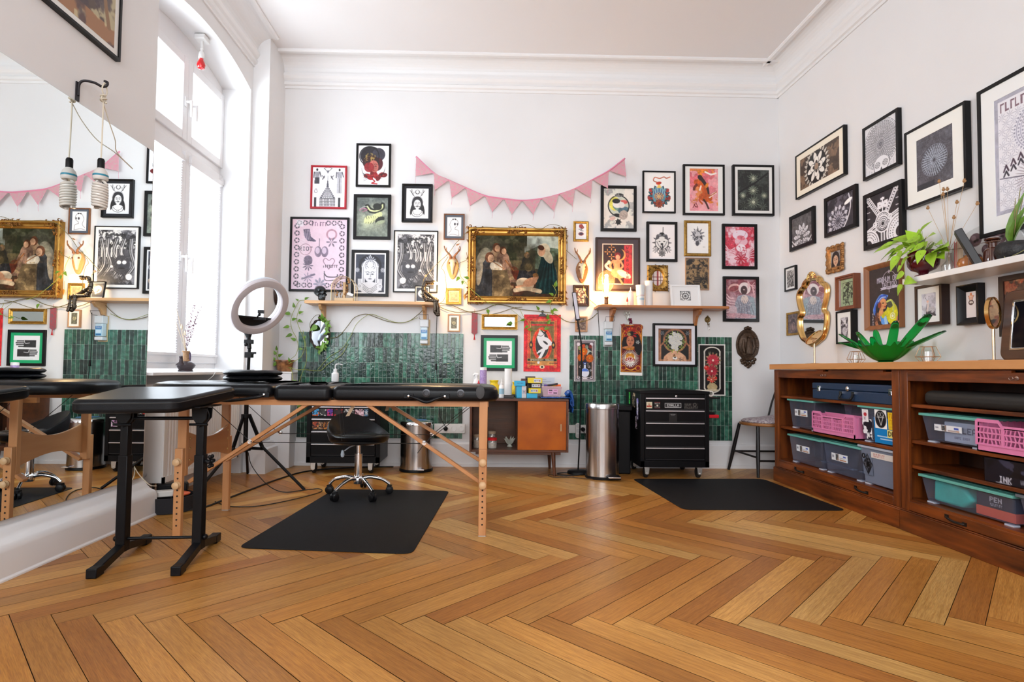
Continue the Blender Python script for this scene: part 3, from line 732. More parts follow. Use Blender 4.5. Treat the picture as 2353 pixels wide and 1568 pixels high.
def a_riot(A):
 A.grad((.90,.79,.85),(.89,.80,.87));I=(.28,.24,.30);a=A.a
 for i in range(9):
  for x,y in((.09,.13+i*(a-.24)/8),(.91,.13+i*(a-.24)/8)):A.ring(x,y,.038,.022,I);A.dots(x,y,.038,5,.008,(.9,.82,.88))
 for i in range(8):
  for y in(.07,a-.08):
   if 2<i<5:continue
   A.ring(.13+i*.105,y,.036,.02,I);A.dots(.13+i*.105,y,.036,5,.008,(.9,.82,.88))
 A.scrib(.36,.05,.28,.075,(.45,.32,.42),seed=4);A.poly([(.2,.19),(.32,.18),(.34,.32),(.44,.40),(.42,.42),(.28,.40),(.22,.32)],(.4,.36,.45));
 for i in range(4):A.line([(.21+i*.03,.2),(.24+i*.03,.38)],.006,(.85,.78,.85))
 A.text('RIOT',.13,.51,.075,I,sp=1);A.ring(.25,.56,.1,.01,(.6,.45,.52));A.ring(.72,.28,.085,.03,(.72,.55,.62));A.petals(.72,.42,.1,6,(.5,.45,.52),.5)
 for x in(.48,.60):A.ell(x,.60,.065,.10,(.5,.44,.52));A.ell(x-.01,.58,.04,.06,(.8,.72,.8));
 A.line([(.5,.36),(.5,.5)],.01,I);A.ell(.30,.76,.08,.09,(.45,.4,.48));A.petals(.30,.86,.1,9,(.4,.36,.44),.6);
 A.curve([(.68,.92),(.58,.78),(.62,.72),(.68,.76),(.74,.72),(.78,.78),(.68,.92)],.012,(.55,.42,.5));A.scrib(.58,.84,.26,.05,I,seed=5)
 A.line([(.2,1.1),(.42,1.02)],.035,(.5,.46,.55));A.petals(.3,1.08,.1,8,(.6,.55,.65),.4);A.curve([(.6,1.0),(.66,1.06),(.82,1.06),(.84,1.02)],.02,I);A.curve([(.6,.96),(.62,1.12),(.8,1.12)],.014,I)
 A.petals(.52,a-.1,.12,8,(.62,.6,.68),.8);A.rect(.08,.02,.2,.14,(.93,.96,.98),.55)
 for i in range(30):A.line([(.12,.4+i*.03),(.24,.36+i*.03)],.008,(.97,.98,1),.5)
def a_goddess(A):
 a=A.a;A.rect(0,0,1,a,WH);A.rect(.05,.05,.95,a-.05,(.20,.22,.28));L=(.88,.89,.92);d=(.22,.24,.30)
 A.ell(.5,.42,.36,.36,(.1,.11,.15));A.poly([(.5,.06),(.38,.26),(.62,.26)],L);A.petals(.5,.28,.2,14,L,.9,line=d);A.ell(.5,.42,.27,.2,L);A.ring(.5,.44,.25,.015,d);A.ring(.5,.4,.16,.012,d);A.dots(.5,.38,.11,12,.015,d)
 A.rect(.24,.42,.34,.98,L);A.rect(.66,.42,.76,.98,L);A.face(.5,.66,.46,L,d);A.line([(.29,.45),(.29,.95)],.01,d);A.line([(.71,.45),(.71,.95)],.01,d)
 A.ell(.5,1.12,.32,.2,L);
 for i in range(4):A.curve([(.28,1.0+i*.05),(.5,1.14+i*.05),(.72,1.0+i*.05)],.01,d)
 for s in(-1,1):
  x=.5+s*.32
  for k in range(4):A.line([(x+(k-1.5)*.032,.84),(x+(k-1.5)*.03,1.0)],.028,L)
  A.ell(x,1.06,.07,.09,L);A.rect(x-.05,1.1,x+.05,a-.1,L);A.ring(x,1.06,.03,.008,d);A.petals(.5+s*.4,.55,.08,9,L,.6)
def a_tree(A):
 a=A.a;A.grad((.33,.33,.36),(.16,.16,.18));A.tex((.92,.92,.92),9,.46,.54,.9,3,(A.Y<.5));A.tex(K,14,.5,.56,.9,9,(A.Y<.55));A.tex((.75,.75,.78),5,.52,.6,.5,6)
 for i,x in enumerate((.12,.3,.5,.74,.92)):
  P=[(x,.25),(x+.1*math.sin(i),.6),(x-.08,.95),(x+.1,1.25)];A.curve(P,.12,(.2,.2,.22));A.curve([(p[0]-.02,p[1])for p in P],.03,(.7,.7,.72));A.curve([(p[0]+.03,p[1])for p in P],.012,(.8,.8,.8))
 for i in range(5):A.rect(.36+i*.13,.48,.39+i*.13,.74,(.95,.95,.95),.8)
 A.ell(.36,.95,.22,.26,(.22,.22,.25));
 for x in(.29,.43):A.ell(x,.88,.055,.05,(.97,.97,.97));A.rad(x,.88,.09,(.9,.9,.9),.5)
 A.ell(.36,1.04,.09,.018,K);A.ell(.16,a-.22,.085,.085,(.93,.93,.93));A.ell(.62,a-.5,.035,.035,(.9,.9,.9));A.veins((.65,.65,.66),6,.02,.5,5)
 A.rect(.55,a-.35,1,a,(.25,.25,.28),.6)
def a_girl_line(A):
 A.rect(0,0,1,A.a,WH);k=(.25,.25,.28);A.curve([(.3,.25),(.5,.12),(.72,.25),(.78,.5),(.66,.68),(.58,.72),(.56,.86)],.02,k);A.curve([(.3,.25),(.2,.55),(.3,.9),(.12,1.15)],.02,k)
 A.curve([(.56,.86),(.8,.96),(.84,1.3)],.02,k);A.ell(.55,.5,.07,.09,k);A.ell(.73,.5,.05,.08,k);A.poly([(.38,.1),(.5,.15),(.62,.08),(.62,.22),(.5,.17),(.38,.22)],K);A.curve([(.1,1.3),(.4,1.22),(.84,1.3)],.02,k)
def a_small_gold(A):A.rect(0,0,1,A.a,(.93,.80,.62));A.rect(.14,.14,.86,A.a-.14,(.80,.60,.44));A.tex((.88,.70,.52),6,.4,.6,.8);A.ring(.5,.5,.2,.02,(.7,.5,.35))
def a_small_ornate(A):A.rect(0,0,1,A.a,(.50,.50,.42));A.tex((.3,.3,.26),9,.45,.6,.8);A.ell(.5,A.a/2,.3,.36,(.72,.70,.56));A.tex((.4,.38,.3),12,.5,.6,.7,8);A.ring(.5,A.a/2,.36,.05,(.28,.28,.24))
def a_hands(A):
 a=A.a;A.rect(0,0,1,a,WH);k=(.17,.17,.18)
 for q in(0,1):
  y=.18+q*.35;m=(lambda x:x)if q==0 else(lambda x:1-x)
  x0,x1=sorted((m(.15),m(.62)));A.rect(x0,y,x1,y+.28,k)
  for i in range(4):e=(.86,.90,.88,.80)[i];A.line([(m(.6),y+.035+i*.07),(m(e),y+.035+i*.07)],.05,k)
  A.curve([(m(.4),y+.11),(m(.56),y+.12),(m(.6),y+.0)],.02,WH)
  for i in range(3):A.line([(m(.62),y+.07+i*.07),(m(.84),y+.07+i*.07)],.016,WH)
 A.rect(.25,.90,.75,.905,(.7,.7,.7))
def a_legs(A):
 a=A.a;R=(.83,.17,.20);Gd=(.80,.62,.32);D=(.20,.17,.15);A.rect(0,0,1,a,R);A.rect(.07,.07,.93,a-.07,(.72,.12,.15));A.rect(.085,.085,.915,a-.085,R)
 A.rect(.17,.17,.83,a-.17,Gd,.85);A.rect(.19,.19,.81,a-.3,(.48,.40,.24))
 for i in range(26):
  for x in(.13,.87):A.ring(x,.16+i*(a-.32)/25,.018,.008,Gd)
 A.scrib(.24,.12,.5,.03,(.9,.7,.4));A.scrib(.2,.19,.6,.045,D,seed=3);A.rect(.2,.26,.8,.30,R)
 A.ell(.5,.80,.27,.46,(.86,.22,.16));A.ell(.5,.80,.255,.44,Gd);A.ell(.5,.80,.25,.43,(.86,.22,.16));A.ell(.5,.80,.19,.37,Gd);A.ell(.5,.80,.18,.36,(.22,.21,.22));w=(.90,.90,.92)
 A.poly([(.42,.40),(.55,.46),(.56,.62),(.42,.70),(.37,.62)],w);A.curve([(.42,.62),(.48,.78),(.60,.88)],.13,w);A.curve([(.58,.88),(.50,1.05),(.42,1.2)],.075,w)
 A.curve([(.48,.64),(.62,.68),(.72,.78)],.11,w);A.curve([(.72,.78),(.58,.90),(.42,1.0)],.06,w);A.line([(.43,.99),(.37,1.04)],.035,w);A.curve([(.42,1.2),(.40,1.3)],.06,w)
 A.curve([(.47,.42),(.55,.50),(.6,.46)],.03,K);A.curve([(.37,.56),(.48,.58),(.58,.48)],.012,K)
 for x in(.2,.8):A.ell(x,.82,.05,.1,D);A.ell(x,.82,.025,.04,Gd)
 A.rect(.1,a-.36,.9,a-.28,Gd);A.rect(.11,a-.35,.89,a-.29,D);A.textc('SPEAKEASY MAGICK',.5,a-.34,.042,(.93,.88,.72),sp=.9,wx=1.13);A.ell(.5,a-.13,.07,.045,(.92,.85,.7));A.ell(.5,a-.13,.03,.03,D)
 for x in(.2,.8):A.line([(x-.1,a-.23),(x+.1,a-.23)],.03,D,.5);A.ring(x-(.05 if x<.5 else-.05),a-.14,.03,.012,Gd)
def a_painting(A):
# a generic pastoral group: seated figures in drapery before trees and a pale valley
 A.grad((.30,.30,.22),(.22,.17,.12));a=A.a;A.poly([(.58,0),(1,0),(1,.30),(.6,.32)],(.66,.70,.66));A.tex((.78,.80,.72),4,.45,.6,.7,3,(A.X>.58)&(A.Y<.22));A.poly([(.6,.2),(.75,.12),(1,.15),(1,.4),(.6,.4)],(.38,.44,.36));A.tex((.16,.17,.10),9,.42,.56,.95,5,(A.X<.62)&(A.Y<.34));A.tex((.22,.26,.16),8,.45,.6,.9,15,(A.X>.6)&(A.Y>.18)&(A.Y<.4))
 A.tex((.44,.38,.24),7,.45,.6,.5,7,(A.Y>.3));A.tex((.30,.15,.09),12,.45,.6,.7,8,(A.Y>.58))
 def fig(x,y,k,robe,skin=(.80,.62,.48),hair=(.36,.20,.11),lean=.0,head=1):
  A.poly([(x-.05*k,y),(x+.06*k,y),(x+.14*k,y+.16*k),(x+.2*k,y+.42*k),(x-.2*k,y+.42*k),(x-.12*k,y+.14*k)],robe)
  A.ell(x,y+.1*k,.1*k,.15*k,robe,lean)
  for i in range(7):A.curve([(x-.08*k+i*.025*k,y+.08*k),(x-.12*k+i*.045*k,y+.24*k),(x-.18*k+i*.06*k,y+.42*k)],.010*k,tuple(min(1,c*(1.5 if i%2 else .55))for c in robe),.55)
  if head:A.ell(x+lean*.1,y-.06*k,.052*k,.062*k,hair,lean);A.ell(x+.014*k+lean*.1,y-.048*k,.036*k,.046*k,skin,lean)
 A.ell(.06,.30,.05,.12,(.55,.52,.44),.3);A.ell(.12,.22,.07,.07,(.48,.46,.38),.6)
 fig(.25,.20,.9,(.62,.50,.38));fig(.33,.23,.8,(.55,.42,.34));fig(.17,.33,1.05,(.14,.15,.17));A.ell(.05,.44,.035,.17,(.60,.56,.48),.1);A.ell(.25,.38,.08,.06,(.82,.78,.70),.4)
 A.poly([(.2,.42),(.38,.42),(.46,.72),(.2,.74)],(.42,.35,.24));A.tex((.64,.54,.38),16,.48,.58,.7,9,(A.X>.2)&(A.X<.46)&(A.Y>.4));A.ell(.50,.47,.05,.11,(.36,.15,.08),-.5);A.line([(.36,.30),(.46,.42)],.016,(.50,.30,.16));A.line([(.18,.30),(.34,.40)],.01,(.6,.4,.24))
 fig(.62,.27,.62,(.13,.13,.14),hair=(.62,.46,.28));A.ell(.64,.38,.05,.05,(.50,.40,.26));A.ell(.64,.38,.03,.03,(.40,.28,.16))
 A.poly([(.80,.20),(.92,.26),(.98,.44),(1.0,.70),(.72,.70),(.74,.46),(.78,.32)],(.07,.17,.17));
 for i in range(9):A.curve([(.84+i*.012,.3),(.80+i*.02,.45),(.73+i*.033,.69)],.008,(.14,.30,.29)if i%2 else(.03,.08,.09),.7)
 A.ell(.82,.17,.075,.085,(.80,.74,.62),.5);A.ell(.87,.24,.05,.10,(.76,.70,.58),-.5);A.ell(.80,.19,.04,.055,(.80,.60,.46),.4);A.ell(.79,.14,.04,.03,(.32,.18,.1),.4)
 A.ell(.60,.58,.11,.07,(.82,.74,.62),.2);A.ell(.66,.56,.09,.05,(.80,.58,.44),-.4);A.ell(.73,.50,.032,.036,(.78,.56,.42));A.ell(.725,.475,.035,.025,(.5,.34,.18));A.line([(.50,.62),(.60,.60)],.03,(.80,.60,.46));A.curve([(.48,.66),(.62,.64),(.78,.67)],.05,(.74,.66,.54))
 A.rect(0,0,.22,a,(.42,.44,.46),.16)
def a_banner(A):
 A.rect(0,0,1,A.a,WH);A.flower(.5,.25,.18,(.80,.2,.25));A.flower(.62,.36,.12,(.75,.25,.3));A.curve([(.3,.55),(.6,.5),(.45,.65),(.7,.7)],.05,(.3,.3,.34));A.ell(.5,.98,.25,.16,(.55,.2,.22));A.ell(.5,.96,.18,.1,(.25,.2,.3));A.dots(.5,.98,.2,9,.02,WH)
def a_dark_small(A):A.rect(0,0,1,A.a,(.25,.2,.19));A.tex((.85,.80,.74),8,.46,.56,.9,4);A.tex((.4,.15,.12),6,.55,.65,.5,9)
def a_photo_small(A):A.rect(0,0,1,A.a,(.55,.42,.34));A.rect(.1,.1,.9,A.a-.1,(.34,.28,.26));A.tex((.65,.58,.52),7,.48,.6,.8,4)
def a_circle(A):
 a=A.a;A.rect(0,0,1,a,(.86,.86,.82));A.tex((.66,.66,.66),4,.5,.52,.9,3);A.tex((.93,.90,.86),3,.52,.54,.9,11);A.ell(.5,.58,.34,.34,(.78,.80,.74));A.ell(.36,.5,.17,.24,(.88,.85,.36));A.ell(.5,.62,.2,.13,(.42,.55,.50),.4);A.ell(.66,.72,.18,.12,(.28,.40,.46),-.2);A.ell(.66,.45,.14,.07,(.80,.36,.34));A.ring(.5,.58,.34,.035,K)
 A.ell(.46,.52,.16,.13,(.93,.92,.90));A.ell(.42,.42,.13,.08,K);A.ell(.6,.55,.1,.1,(.88,.86,.85));A.ell(.52,.22,.14,.06,K);A.tex((.8,.8,.78),20,.5,.55,.5,4,(A.Y<.3)&(abs(A.X-.5)<.14))
 A.ell(.48,.9,.14,.06,K,.2);A.ell(.66,.88,.14,.16,(.70,.64,.60),.4);A.veins((.9,.8,.78),12,.04,.8,3,(abs(A.X-.66)<.16)&(abs(A.Y-.88)<.16));A.ell(.3,1.0,.1,.06,(.85,.70,.66),-.3);A.ell(.49,a-.22,.08,.085,K);A.petals(.49,a-.22,.12,7,K,.5)
def a_swan(A):
 a=A.a;A.rect(0,0,1,a,(.93,.85,.78));A.rect(.035,.035,.965,a-.035,(.17,.09,.10));A.rect(.70,.05,.95,a-.05,(.74,.20,.22));G=(.85,.60,.34)
 for x,y in((.30,.12),(.17,.27),(.42,.27),(.30,.42)):A.petals(x,y,.1,4,G,.35)
 A.ell(.60,.36,.15,.18,G);A.ell(.555,.34,.14,.17,(.17,.09,.10));A.ell(.50,.40,.1,.12,(.45,.08,.1));A.ell(.50,.44,.07,.085,(.86,.58,.48));S=(.86,.54,.40)
 A.poly([(.34,.52),(.58,.52),(.56,.80),(.38,.80)],S);A.curve([(.36,.55),(.26,.68),(.3,.84)],.07,S);A.curve([(.58,.55),(.66,.72),(.56,.82)],.06,S);A.curve([(.2,.62),(.12,.72),(.24,.84),(.4,.90)],.08,(.90,.82,.74));A.ell(.22,.60,.05,.06,(.90,.82,.74))
 A.ell(.52,.95,.24,.16,(.82,.60,.46),.2);A.ell(.70,.98,.24,.10,(.90,.84,.78),.45);A.curve([(.5,1.05),(.6,1.2),(.66,1.3)],.06,S);
 for i in range(7):A.line([(.55+i*.03,.92),(.78+i*.02,1.12-i*.02)],.014,(.94,.90,.86))
 for i in range(9):A.text('VA'[i%2],.78,.09+i*.135,.085,(.24,.10,.12))
def a_hamsa(A):
 A.rect(0,0,1,A.a,(.96,.95,.94));y=.80;A.petals(.5,y,.37,16,(.20,.44,.52),.9,.15,line=K);A.petals(.5,y,.30,10,(.66,.22,.16),.8,.1,rot=.3,line=(.3,.1,.1));A.ell(.5,y-.02,.22,.28,(.36,.58,.66));
 for k in range(-2,3):A.ell(.5+k*.075,y-.2+abs(k)*.04,.042,.16,(.55,.72,.74),k*.12);A.ell(.5+k*.075,y-.2+abs(k)*.04,.018,.1,(.25,.35,.55),k*.12)
 A.ell(.5,y,.15,.13,(.86,.60,.30));A.mandala(.5,y,.13,(.25,.30,.5),(.90,.75,.5),8,2);A.petals(.5,y+.24,.14,11,(.84,.44,.20),.9,line=(.5,.15,.1));A.poly([(.42,.52),(.5,.33),(.58,.52)],(.93,.78,.40));A.ell(.49,.36,.09,.05,(.78,.22,.14),-.2)
 A.curve([(.45,.34),(.32,.28),(.36,.17),(.52,.20),(.66,.15),(.74,.19),(.86,.15)],.03,(.72,.30,.16));
 for s in(-1,1):A.ell(.5+s*.28,.60,.05,.07,(.62,.2,.18),s*.4);A.ell(.5+s*.33,.86,.05,.07,(.62,.2,.18),s*.2)
def a_horse(A):
 a=A.a;A.grad((.84,.38,.42),(.90,.58,.62));A.tex((.93,.66,.68),4,.48,.52,.8,3);A.tex((.86,.50,.22),3,.60,.62,.8,8);O=(.78,.33,.10)
 A.ell(.34,.52,.20,.13,O,.4);A.curve([(.28,.55),(.18,.66),(.16,.74)],.09,(.4,.15,.1));A.curve([(.34,.42),(.40,.24),(.34,.12),(.6,.1)],.11,(.86,.50,.16));A.curve([(.55,.12),(.75,.2),(.92,.16)],.06,(.97,.93,.90));A.curve([(.36,.3),(.5,.5),(.6,.7),(.62,.95)],.15,(.20,.12,.12));A.curve([(.34,.5),(.5,.72),(.56,.95)],.17,O);A.ell(.56,1.02,.24,.15,O,.2)
 A.curve([(.4,.62),(.36,.76)],.05,(.97,.9,.86));A.curve([(.44,1.0),(.34,1.1),(.44,1.24)],.06,O);A.curve([(.5,1.1),(.58,1.22),(.66,1.40)],.06,(.25,.1,.1));A.curve([(.7,1.0),(.82,.90),(.92,.84)],.07,(.96,.88,.82));A.curve([(.66,1.0),(.85,.88),(.94,.82)],.03,O);A.ell(.74,1.18,.09,.04,(.9,.5,.15));A.curve([(.12,1.38),(.2,1.24),(.16,1.3),(.28,1.36),(.22,1.2)],.025,(.45,.1,.1));A.ell(.60,.6,.05,.1,(.86,.5,.15),.4)
def a_darkorn(A):
 a=A.a;A.rect(0,0,1,a,(.11,.12,.12));A.tex((.30,.33,.31),5,.5,.66,.6,3);L=(.52,.58,.50)
 for x,y,r in((.5,.28,.16),(.5,.66,.17),(.5,1.02,.2),(.17,.82,.12),(.84,.82,.12)):A.petals(x,y,r,13,L,.45,r*.3,al=.75);A.ring(x,y,r*.62,.01,L,.6);A.ell(x,y,r*.27,r*.27,(.75,.77,.68));A.dots(x,y,r*.42,11,.01,(.8,.8,.7))
 A.veins(L,7,.022,.5,8);A.line([(.05,.72),(.55,.42),(.95,.1)],.05,(.05,.05,.06));A.petals(.2,1.15,.14,9,L,.3,al=.6);A.petals(.8,1.15,.14,9,L,.3,al=.6)
def a_wolf(A):
 A.rect(0,0,1,A.a,(.94,.93,.94));y=.72;A.ell(.5,.45,.2,.08,(.45,.45,.48));A.petals(.5,y,.38,12,(.22,.22,.24),.35,.1);A.ell(.5,y,.24,.25,(.88,.88,.88));A.ring(.5,y,.26,.025,(.2,.2,.22))
 for s in(-1,1):A.poly([(.5+s*.08,y-.18),(.5+s*.22,y-.30),(.5+s*.24,y-.1)],(.3,.3,.33));A.ell(.5+s*.09,y-.05,.035,.02,K);A.curve([(.5+s*.2,y-.05),(.5+s*.12,y+.1),(.5+s*.05,y+.2)],.03,(.5,.5,.53))
 A.ell(.5,y+.05,.05,.04,K);A.ell(.5,y+.16,.06,.09,(.25,.25,.27));A.poly([(.46,y+.1),(.48,y+.2),(.5,y+.1)],WH);A.flower(.5,1.12,.14,(.88,.88,.88),(.5,.5,.5),8,(.25,.25,.27));A.line([(.55,.12),(.53,.42)],.022,K);A.ell(.5,.36,.09,.04,K);
 for s in(-1,1):A.petals(.5+s*.24,1.0,.13,7,(.3,.3,.33),.4)
def a_rosebw(A):
 A.rect(0,0,1,A.a,(.95,.95,.95));A.petals(.5,.55,.34,11,(.38,.38,.42),.5,.02,rot=.4);A.ell(.48,.62,.22,.30,(.30,.30,.33),-.3);A.tex((.80,.80,.82),9,.48,.54,.95,5,((A.X-.5)/.26)**2+((A.Y-.65)/.38)**2<1);A.veins(K,8,.03,.9,9,((A.X-.5)/.24)**2+((A.Y-.65)/.36)**2<1);A.line([(.5,.16),(.46,.4)],.02,(.3,.3,.3));A.ell(.48,.95,.08,.12,(.3,.3,.33));A.scrib(.74,1.1,.1,.04,(.7,.7,.7))
def a_redwash(A):
 a=A.a;A.grad((.80,.28,.36),(.76,.18,.28));A.tex((.96,.88,.92),3.2,.44,.60,.9,3);A.ell(.52,.28,.26,.17,(.93,.86,.92));A.ell(.55,.50,.22,.16,(.90,.72,.78));A.ell(.54,.72,.16,.13,(.96,.90,.94));A.ell(.55,.38,.14,.08,(.86,.45,.52),.2)
 for k in range(6):A.curve([(.0+.03*k,.62+.12*k),(.16,.80+.05*k),(.34,.72+.07*k)],.03,(.95,.84,.88));A.curve([(1,.55+.1*k),(.85,.75+.06*k),(.74,.95+.05*k)],.022,(.94,.82,.86))
 A.petals(.54,1.08,.22,8,(.90,.66,.72),.7,line=(.75,.1,.2));A.veins((.72,.08,.18),5,.03,.8,5);A.veins((.97,.9,.93),8,.02,.5,6)
def a_monk(A):
 a=A.a;A.grad((.52,.26,.30),(.62,.52,.56));A.tex((.80,.66,.70),4,.5,.62,.6,5);A.ell(.27,.28,.19,.13,(.88,.70,.68),-.3);A.ell(.27,.31,.17,.09,(.55,.28,.30),-.3);A.ell(.62,.30,.20,.20,(.92,.86,.86));A.ell(.60,.36,.11,.15,(.30,.23,.25));A.ell(.60,.34,.03,.02,(.8,.7,.7));A.poly([(.40,.55),(.62,.5),(.90,.58),(1,1.0),(1,a),(.3,a),(.3,.8)],(.60,.62,.68));A.ell(.62,.66,.12,.14,(.86,.80,.78));A.rect(.8,.6,1,a,(.62,.74,.76),.5)
 for k in range(6):A.curve([(.03,.50+.12*k),(.14,.62+.09*k),(.3,.62+.1*k)],.03,(.92,.80,.82));A.curve([(.72,.05+.05*k),(.84,.2),(.95,.1+.1*k)],.022,(.9,.72,.74));A.curve([(.4+.07*k,.7),(.45+.08*k,.9),(.42+.1*k,1.15)],.014,(.35,.30,.36),.7)
 A.ell(.24,1.02,.13,.16,(.80,.70,.74));A.ell(.5,1.2,.5,.08,(.85,.62,.66),.05,.7);A.veins((.95,.92,.94),7,.022,.7,4,(A.Y>.5));A.veins((.28,.2,.26),9,.02,.6,7,(A.Y>.5))
def a_carved(A):
 a=A.a;A.rect(0,0,1,a,(.45,.38,.32));A.rect(.05,.05,.95,a-.05,(.17,.15,.14));A.tex((.55,.45,.32),9,.5,.53,.95,3);A.rect(.3,.4,.7,.46,(.17,.15,.14));A.ell(.5,.2,.1,.1,(.62,.50,.34));A.ring(.5,.45,.28,.03,(.55,.45,.32));A.line([(.5,.5),(.5,a-.15)],.03,(.1,.09,.09))
 for i in range(9):A.rect(.38,.56+i*.08,.62,.59+i*.08,(.50,.42,.30),.8)
 for s in(-1,1):A.petals(.5+s*.3,.75,.14,9,(.58,.48,.34),.4);A.ring(.5+s*.3,1.05,.1,.02,(.55,.46,.32))
 A.rect(0,0,1,.05,(.48,.42,.37));A.rect(0,a-.05,1,a,(.48,.42,.37))
def a_redcross(A):A.rect(0,0,1,A.a,(.85,.80,.78));A.rect(.45,0,.58,A.a,(.55,.1,.12));A.rect(0,.55,1,.62,(.45,.12,.12));A.rect(0,.85,1,.9,(.3,.15,.15));A.rect(.15,0,.2,A.a,(.3,.15,.15));A.rect(.75,0,.8,A.a,(.25,.2,.2))
def a_mand_small(A):A.rect(0,0,1,A.a,(.30,.30,.30));A.tex((.75,.75,.75),16,.48,.54,.9);A.ell(.5,.5,.42,.42,(.93,.93,.93));A.mandala(.5,.5,.40,(.92,.92,.92),(.25,.25,.25),12,4)
def a_flowerhead(A):
 a=A.a;A.rect(0,0,1,a,(.20,.13,.10));A.rect(.035,.035,.965,a-.035,(.05,.05,.06));W_=(.58,.38,.26);A.rect(0,0,.075,a,W_);A.rect(.925,0,1,a,W_);A.rect(0,0,1,.05,(.42,.26,.17));A.rect(0,a-.06,1,a,(.66,.46,.32))
 A.ring(.5,.36,.33,.06,W_);A.rect(.14,.40,.24,.46,(.05,.05,.06));A.curve([(.07,.52),(.16,.42),(.2,.34)],.05,W_);A.curve([(.93,.52),(.84,.42),(.8,.34)],.05,W_);A.line([(.075,.5),(.075,a)],.03,(.72,.5,.36));A.line([(.925,.5),(.925,a)],.03,(.72,.5,.36))
 for x in(.12,.88):A.petals(x,.14,.07,6,(.55,.58,.62),.5)
 S=(.88,.68,.54);A.ell(.5,.98,.35,.30,S);A.rect(.15,1.0,.85,a-.05,S);A.rect(.44,.55,.56,.75,S);A.ell(.22,1.0,.07,.2,(.84,.62,.48));A.ell(.78,1.0,.07,.2,(.84,.62,.48));A.line([(.25,.95),(.27,a-.06)],.012,(.45,.28,.2));A.line([(.75,.95),(.73,a-.06)],.012,(.45,.28,.2));A.line([(.3,.76),(.7,.76)],.008,(.6,.42,.32))
 r=random.Random(4)
 for i in range(10):A.petals(.5+.25*math.cos(i*.63),.40+.26*math.sin(i*.63),.08,4,(.55,.62,.28),.5)
 for i in range(30):an=r.random()*6.28;q=math.sqrt(r.random())*.21;A.flower(.5+q*math.cos(an),.38+q*1.15*math.sin(an),.065,(.95,.95,.93),(.85,.8,.6),6,(.78,.78,.76))
 A.ell(.48,.86,.035,.09,(.25,.12,.06));A.ell(.48,.86,.02,.065,(.80,.55,.2));A.petals(.66,.92,.06,5,(.2,.16,.16),.4);A.ell(.5,a-.1,.07,.045,(.93,.92,.9));A.ell(.5,a-.12,.03,.02,K)
def a_vase(A):
 a=A.a;A.rect(0,0,1,a,(.92,.91,.90));A.rect(.04,.04,.96,a-.04,(.20,.16,.20));A.rect(.07,.07,.93,a-.07,(.88,.84,.84));A.rect(.09,.09,.91,a-.09,(.22,.17,.22));A.rect(.13,.13,.87,a-.13,(.86,.80,.82));A.rect(.155,.155,.845,a-.155,(.62,.46,.36));A.rect(.185,.155,.815,a-.155,(.15,.13,.13))
 for x in(.2,.8):A.ell(x,.22,.08,.08,(.9,.86,.88));A.ring(x,a-.2,.05,.02,(.9,.86,.88))
 for x,y,r in((.45,.56,.19),(.32,.85,.17),(.72,.88,.19)):A.flower(x,y,r,(.95,.62,.10),(.86,.72,.2),16,(.8,.35,.05));A.ell(x,y+r*.4,r*.6,r*.4,(.88,.38,.08),al=.5)
 for x,y,c in((.35,.32,(.75,.22,.12)),(.45,.3,(.8,.3,.15)),(.75,.32,(.5,.14,.12)),(.25,.4,(.55,.62,.42)),(.58,.34,(.55,.58,.5))):A.ell(x,y,.07,.09,c)
 for i in range(6):A.curve([(.6,.7),(.64+.02*i,.55),(.62+.05*i,.42+.04*i)],.03,(.72,.74,.68))
 A.rect(.42,1.06,.58,1.12,(.15,.25,.6));A.rect(.455,1.1,.545,1.38,(.85,.88,.95));A.rect(.46,1.14,.54,1.18,(.2,.35,.7));A.ell(.5,1.55,.2,.21,(.90,.90,.95));A.blend(np.clip((1.50-A.Y)*60,0,1)*(((A.X-.5)/.19)**2+((A.Y-1.55)/.2)**2<1),(.30,.45,.78));A.ring(.5,1.50,.15,.015,(.1,.2,.5),.0)
 A.petals(.78,1.44,.06,4,WH,.5);A.curve([(.64,1.1),(.66,1.3),(.74,1.3),(.7,1.22)],.02,(.85,.75,.72));A.curve([(.3,1.2),(.24,1.3),(.32,1.32)],.02,(.85,.75,.72));A.ell(.5,a-.15,.35,.05,(.9,.86,.88));A.ell(.32,a-.15,.08,.025,(.15,.12,.15));A.ell(.68,a-.15,.08,.025,(.15,.12,.15))
